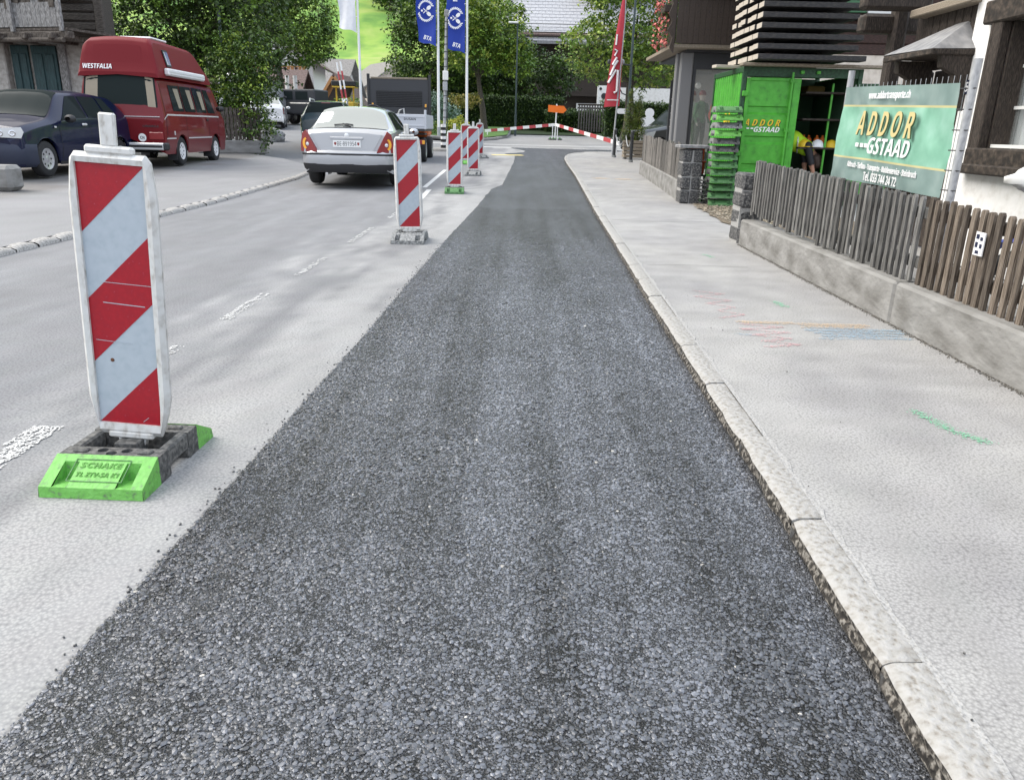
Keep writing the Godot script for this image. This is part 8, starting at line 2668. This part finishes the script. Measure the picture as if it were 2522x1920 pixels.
# ---------------------------------------------------------------- small things on the ground
func blot(b: B, p: Vector2, l: float, w: float, turn: float, h: float, holes: float, sd: int) -> void:
	# worn streak of paint made of many ragged flakes
	var r := RandomNumberGenerator.new()
	r.seed = sd
	var n := int(l * w * 17000)
	for i in n:
		var u := r.randf_range(-0.5, 0.5)
		var v := r.randf_range(-0.5, 0.5)
		var ragged := fn.get_noise_2d(u * l * 110.0 + sd, v * w * 420.0) + 0.5 * fn.get_noise_2d(u * l * 500.0, v * w * 900.0 + sd)
		if ragged < holes - 0.45 + 0.9 * absf(v) * absf(v) or r.randf() < holes * 0.4:
			continue
		var q := p + Vector2(u * l, v * w).rotated(turn)
		var s := r.randf_range(0.003, 0.007)
		var a := r.randf_range(0, TAU)
		var pts := []
		for k in 5:
			var e := s * r.randf_range(0.6, 1.2)
			pts.append(Vector3(q.x + cos(a + TAU * k / 5.0) * e, 0, q.y + sin(a + TAU * k / 5.0) * e * 1.3))
		for k in 5:
			pts[k].y = gy(pts[k].x, pts[k].z) + h + 0.0003 * (i % 5)
		b.tri(pts[0], pts[2], pts[1])
		b.tri(pts[0], pts[3], pts[2])
		b.tri(pts[0], pts[4], pts[3])

func build_marks() -> void:
	# worn dashes of the old lane line
	for q in [[-2.02, -2.85, 0.55, 0.13, 0.1], [-2.0, -4.1, 0.7, 0.07, 0.45], [-1.97, -5.55, 0.9, 0.08, 0.3], [-1.93, -7.3, 1.0, 0.07, 0.4], [-1.9, -9.6, 1.4, 0.07, 0.3], [-1.86, -12.2, 1.6, 0.07, 0.35]]:
		var b := B.new()
		blot(b, Vector2(q[0], q[1]), q[2], q[3], PI / 2, 0.004, q[4], int(q[2] * 1000) + int(-q[1] * 10))
		var o := struct("worn_lane_dash", b, M.line_paint)
		o.set_meta("kind", "stuff")
		tag(o, "worn flaking white lane dash on the old asphalt", "road marking", "worn lane dashes")
	for q in [[-1.75, -15.2, 2.2, 0.1], [-1.95, -19.5, 5.5, 0.1]]:
		solo("lane_line", ribbon([Vector2(q[0], q[1] + q[2] / 2), Vector2(q[0] - 0.05, q[1] - q[2] / 2)], q[3], 0.004), M.line_paint, ["white lane line next to the dull green beacon foot", "long white lane line beside the truck"][int(q[1] < -16)], "road marking")
	for q in [[[Vector2(-1.0, -31.2), Vector2(0.2, -31.5)], 0.5], [[Vector2(-2.1, -30.6), Vector2(-1.5, -30.8)], 0.5]]:
		solo("yellow_marking", ribbon(q[0], q[1], 0.005), M.yellow_paint, ["yellow road marking cut by the new asphalt apron", "short yellow road marking near the last beacon"][int(q[0][0].x < -1.5)], "road marking")
	for q in [[-6.0, 8.0, -40.0], [-3.0, 9.0, -37.8]]:
		solo("white_stop_line", ribbon([Vector2(q[0], q[2]), Vector2(q[1], q[2] + 0.1)], 0.35, 0.004), M.line_paint, ["white line across the junction before the barrier planks", "white edge line just beyond the new asphalt apron"][int(q[2] > -39)], "road marking")
	# surveyors' sprayed marks on the pavement
	plain("spray_green", 0.18, 0.5, 0.3, 0.8)
	plain("spray_pink", 0.56, 0.33, 0.34, 0.8)
	plain("spray_orange", 0.58, 0.44, 0.3, 0.8)
	plain("spray_blue", 0.3, 0.41, 0.5, 0.8)
	var sprays := [[[Vector2(1.86, -3.35), Vector2(1.9, -3.12), Vector2(1.99, -2.98)], 0.045, "spray_green", "long green sprayed dash on the pavement", 0.18], [[Vector2(1.96, -5.75), Vector2(2.0, -5.55)], 0.05, "spray_green", "short green sprayed dash above the blue scribble", 0.3], [[Vector2(1.96, -8.05), Vector2(2.0, -7.85)], 0.05, "spray_green", "small green sprayed dash near the stone pillar", 0.35]]
	var k := 0
	for s in sprays:
		k += 1
		spray(s[0], s[1], s[2], s[3], s[4], k)
	# scribbled figures
	var zig := func(x0: float, x1: float, z0: float, z1: float, n: int) -> Array:
		var p := []
		for i in n:
			p.append(Vector2(x0 if i % 2 == 0 else x1, lerpf(z0, z1, float(i) / (n - 1))) + Vector2(0.03 * sin(i * 2.3), 0))
		return p
	spray(zig.call(1.42, 1.62, -6.1, -5.15, 9), 0.028, "spray_pink", "faint pink scribbled letters next to the kerb", 0.5, 11)
	spray(zig.call(1.5, 1.74, -5.0, -4.42, 9), 0.026, "spray_pink", "pink zigzag scribble below the orange letters", 0.3, 12)
	spray(zig.call(1.52, 1.85, -5.08, -5.02, 6), 0.02, "spray_orange", "orange sprayed letters on the pavement, left word", 0.45, 13)
	spray(zig.call(1.9, 2.35, -5.06, -4.94, 9), 0.02, "spray_orange", "orange sprayed letters on the pavement, right word", 0.45, 14)
	spray(zig.call(1.92, 2.5, -4.94, -4.66, 9), 0.032, "spray_blue", "pale blue zigzag scribble beside the plinth joint", 0.3, 15)
	spray([Vector2(1.4, -4.72), Vector2(1.5, -4.7)], 0.03, "spray_blue", "short pale blue dash by the kerb", 0.5, 16)
	spray([Vector2(1.9, -19.3), Vector2(2.15, -19.3)], 0.12, "spray_orange", "faint orange sprayed patch far along the pavement", 0.6, 17)
	spray([Vector2(2.4, -19.2), Vector2(2.7, -19.2)], 0.12, "spray_orange", "second faint orange sprayed patch far along the pavement", 0.65, 18)
	plain("crack", 0.09, 0.085, 0.08, 0.95)
	k = 0
	for q in [[[Vector2(1.35, -11.2), Vector2(1.9, -11.05), Vector2(2.5, -11.2), Vector2(3.2, -11.1)], "thin dark crack across the pavement by the gap in the fence"], [[Vector2(1.6, -16.8), Vector2(2.2, -16.9), Vector2(2.9, -16.75)], "thin dark crack across the pavement beside the board fence"], [[Vector2(2.1, -21.9), Vector2(2.7, -21.8), Vector2(3.2, -21.95)], "thin dark crack at the end of the board fence"], [[Vector2(1.25, -7.3), Vector2(1.6, -7.36), Vector2(2.2, -7.3)], "faint crack across the pavement before the pink scribble"]]:
		solo("pavement_crack", ribbon(q[0], 0.014 if q[0][0].y < -8 else 0.006, 0.0912), M.crack, q[1], "crack", Vector3.ZERO, 0, "cracks in the pavement")
	# dirt apron and litter in the gap between the two stone pillars
	var b := B.new()
	var rows := []
	for i in 16:
		var z := -9.3 - 4.6 * i / 15.0
		var row := []
		for j in 12:
			var x := lerpf(2.86 + 0.015 * i + 0.08 * fn.get_noise_1d(z * 60), 5.0, j / 11.0)
			row.append(Vector3(x, gy(x, z) + 0.1 + 0.012 * fn.get_noise_2d(x * 60, z * 60) * minf(1.0, j * 0.4), z))
		rows.append(row)
	b.sheet(rows)
	struct("dirt_patch", b, M.dirt)
	rng.seed = 71
	var xs := []
	var cs := PackedColorArray()
	for i in 2600:
		var z := -10.4 - 3.3 * pow(rng.randf(), 0.6)
		var x := rnd(3.0, 4.2)
		xs.append(Transform3D(Basis.from_euler(Vector3(rnd(-0.3, 0.3), rnd(0, TAU), rnd(-0.3, 0.3))).scaled(Vector3(rnd(0.006, 0.018), 0.006, rnd(0.008, 0.04))), Vector3(x, gy(x, z) + 0.1 + rnd(0, 0.02), z)))
		var g := rnd(0.06, 0.5)
		cs.append(Color(g, g * 0.85, g * 0.66))
	var lit := scatter(self, "litter", stone_mesh(5, 0.6), M.asphalt_stone, xs, cs)
	tag(lit, "dry leaves, chips and rubble scattered between the two stone pillars", "litter")
	# grit along the foot of the plinth and grains spilled on kerb and road
	xs = []
	cs = PackedColorArray()
	for i in 5000:
		var z := rnd(-8.9, -2.0)
		var x := 2.555 - absf(rng.randfn()) * 0.018
		xs.append(Transform3D(Basis.from_euler(Vector3(rnd(0, 6), rnd(0, 6), 0)).scaled(Vector3.ONE * rnd(0.002, 0.006)), Vector3(x, 0.09, z)))
		var g := rnd(0.03, 0.14)
		cs.append(Color(g, g * 0.9, g * 0.75))
	for i in 130:
		var d := rnd(1.1, 9.0)
		var x := edge_x(d) - absf(rng.randfn()) * 0.03 - 0.01
		xs.append(Transform3D(Basis.from_euler(Vector3(rnd(0, 6), rnd(0, 6), 0)).scaled(Vector3.ONE * rnd(0.0025, 0.006)), Vector3(x, 0.003, -d)))
		var g := rnd(0.03, 0.1)
		cs.append(Color(g, g, g * 1.03))
	for i in 14:
		var d := rnd(1.2, 8.0)
		var x := kerb_x(d) + rnd(0.03, 0.6)
		xs.append(Transform3D(Basis.from_euler(Vector3(rnd(0, 6), rnd(0, 6), 0)).scaled(Vector3.ONE * rnd(0.0025, 0.005)), Vector3(x, 0.094, -d)))
		cs.append(Color(0.02, 0.02, 0.02))
	var grit := scatter(self, "grit", stone_mesh(6, 0.7), M.asphalt_stone, xs, cs)
	tag(grit, "dark grit along the plinth foot and loose chips by the new strip", "grit")

func ribbon(p: Array, w: float, h: float) -> B:
	var b := B.new()
	var rows := []
	for i in p.size() - 1:
		for s in 9:
			var u := s / 8.0
			var q: Vector2 = p[i].lerp(p[i + 1], u)
			var dir: Vector2 = (p[i + 1] - p[i]).normalized().orthogonal()
			var ww := w * (1.0 + 0.12 * fn.get_noise_2d(q.x * 90, q.y * 90))
			var a: Vector2 = q + dir * ww / 2
			var e: Vector2 = q - dir * ww / 2
			rows.append([on(a.x, a.y, h), on(e.x, e.y, h)])
	b.sheet(rows)
	return b

func spray(p: Array, w: float, m: String, label: String, holes: float, sd: int) -> void:
	var b := B.new()
	var r := RandomNumberGenerator.new()
	r.seed = sd * 37
	for i in p.size() - 1:
		var a: Vector2 = p[i]
		var e: Vector2 = p[i + 1]
		var n := int(a.distance_to(e) * 900.0 * (w / 0.03)) + 4
		for j in n:
			if r.randf() < holes:
				continue
			var u := r.randf()
			var q := a.lerp(e, u) + Vector2(r.randfn(), r.randfn()) * w * 0.42
			var s := r.randf_range(0.0016, 0.0042) * (1.0 if w < 0.1 else 4.0)
			var an := r.randf_range(0, TAU)
			var pts := []
			for k in 5:
				var x := q.x + cos(an + TAU * k / 5.0) * s
				var z := q.y + sin(an + TAU * k / 5.0) * s
				pts.append(Vector3(x, gy(x, z) + 0.0915 + 0.0003 * (j % 5), z))
			b.tri(pts[0], pts[2], pts[1])
			b.tri(pts[0], pts[3], pts[2])
			b.tri(pts[0], pts[4], pts[3])
	var o := part(self, numbered("sprayed_mark"), b, M[m])
	o.set_meta("kind", "stuff")
	tag(o, label, "sprayed mark", "surveyors' sprayed marks")

func _ready() -> void:
	camera_and_light()
	build_setting()
	build_beacons()
	right_materials()
	build_fences()
	build_container()
	build_stacks()
	build_banner()
	build_house_right()
	build_motorbike()
	build_shop()
	vehicle_materials()
	build_silver_car()
	build_camper()
	build_blue_car()
	build_truck()
	build_other_cars()
	build_left()
	build_vegetation()
	build_background()
	build_people()
	build_marks()
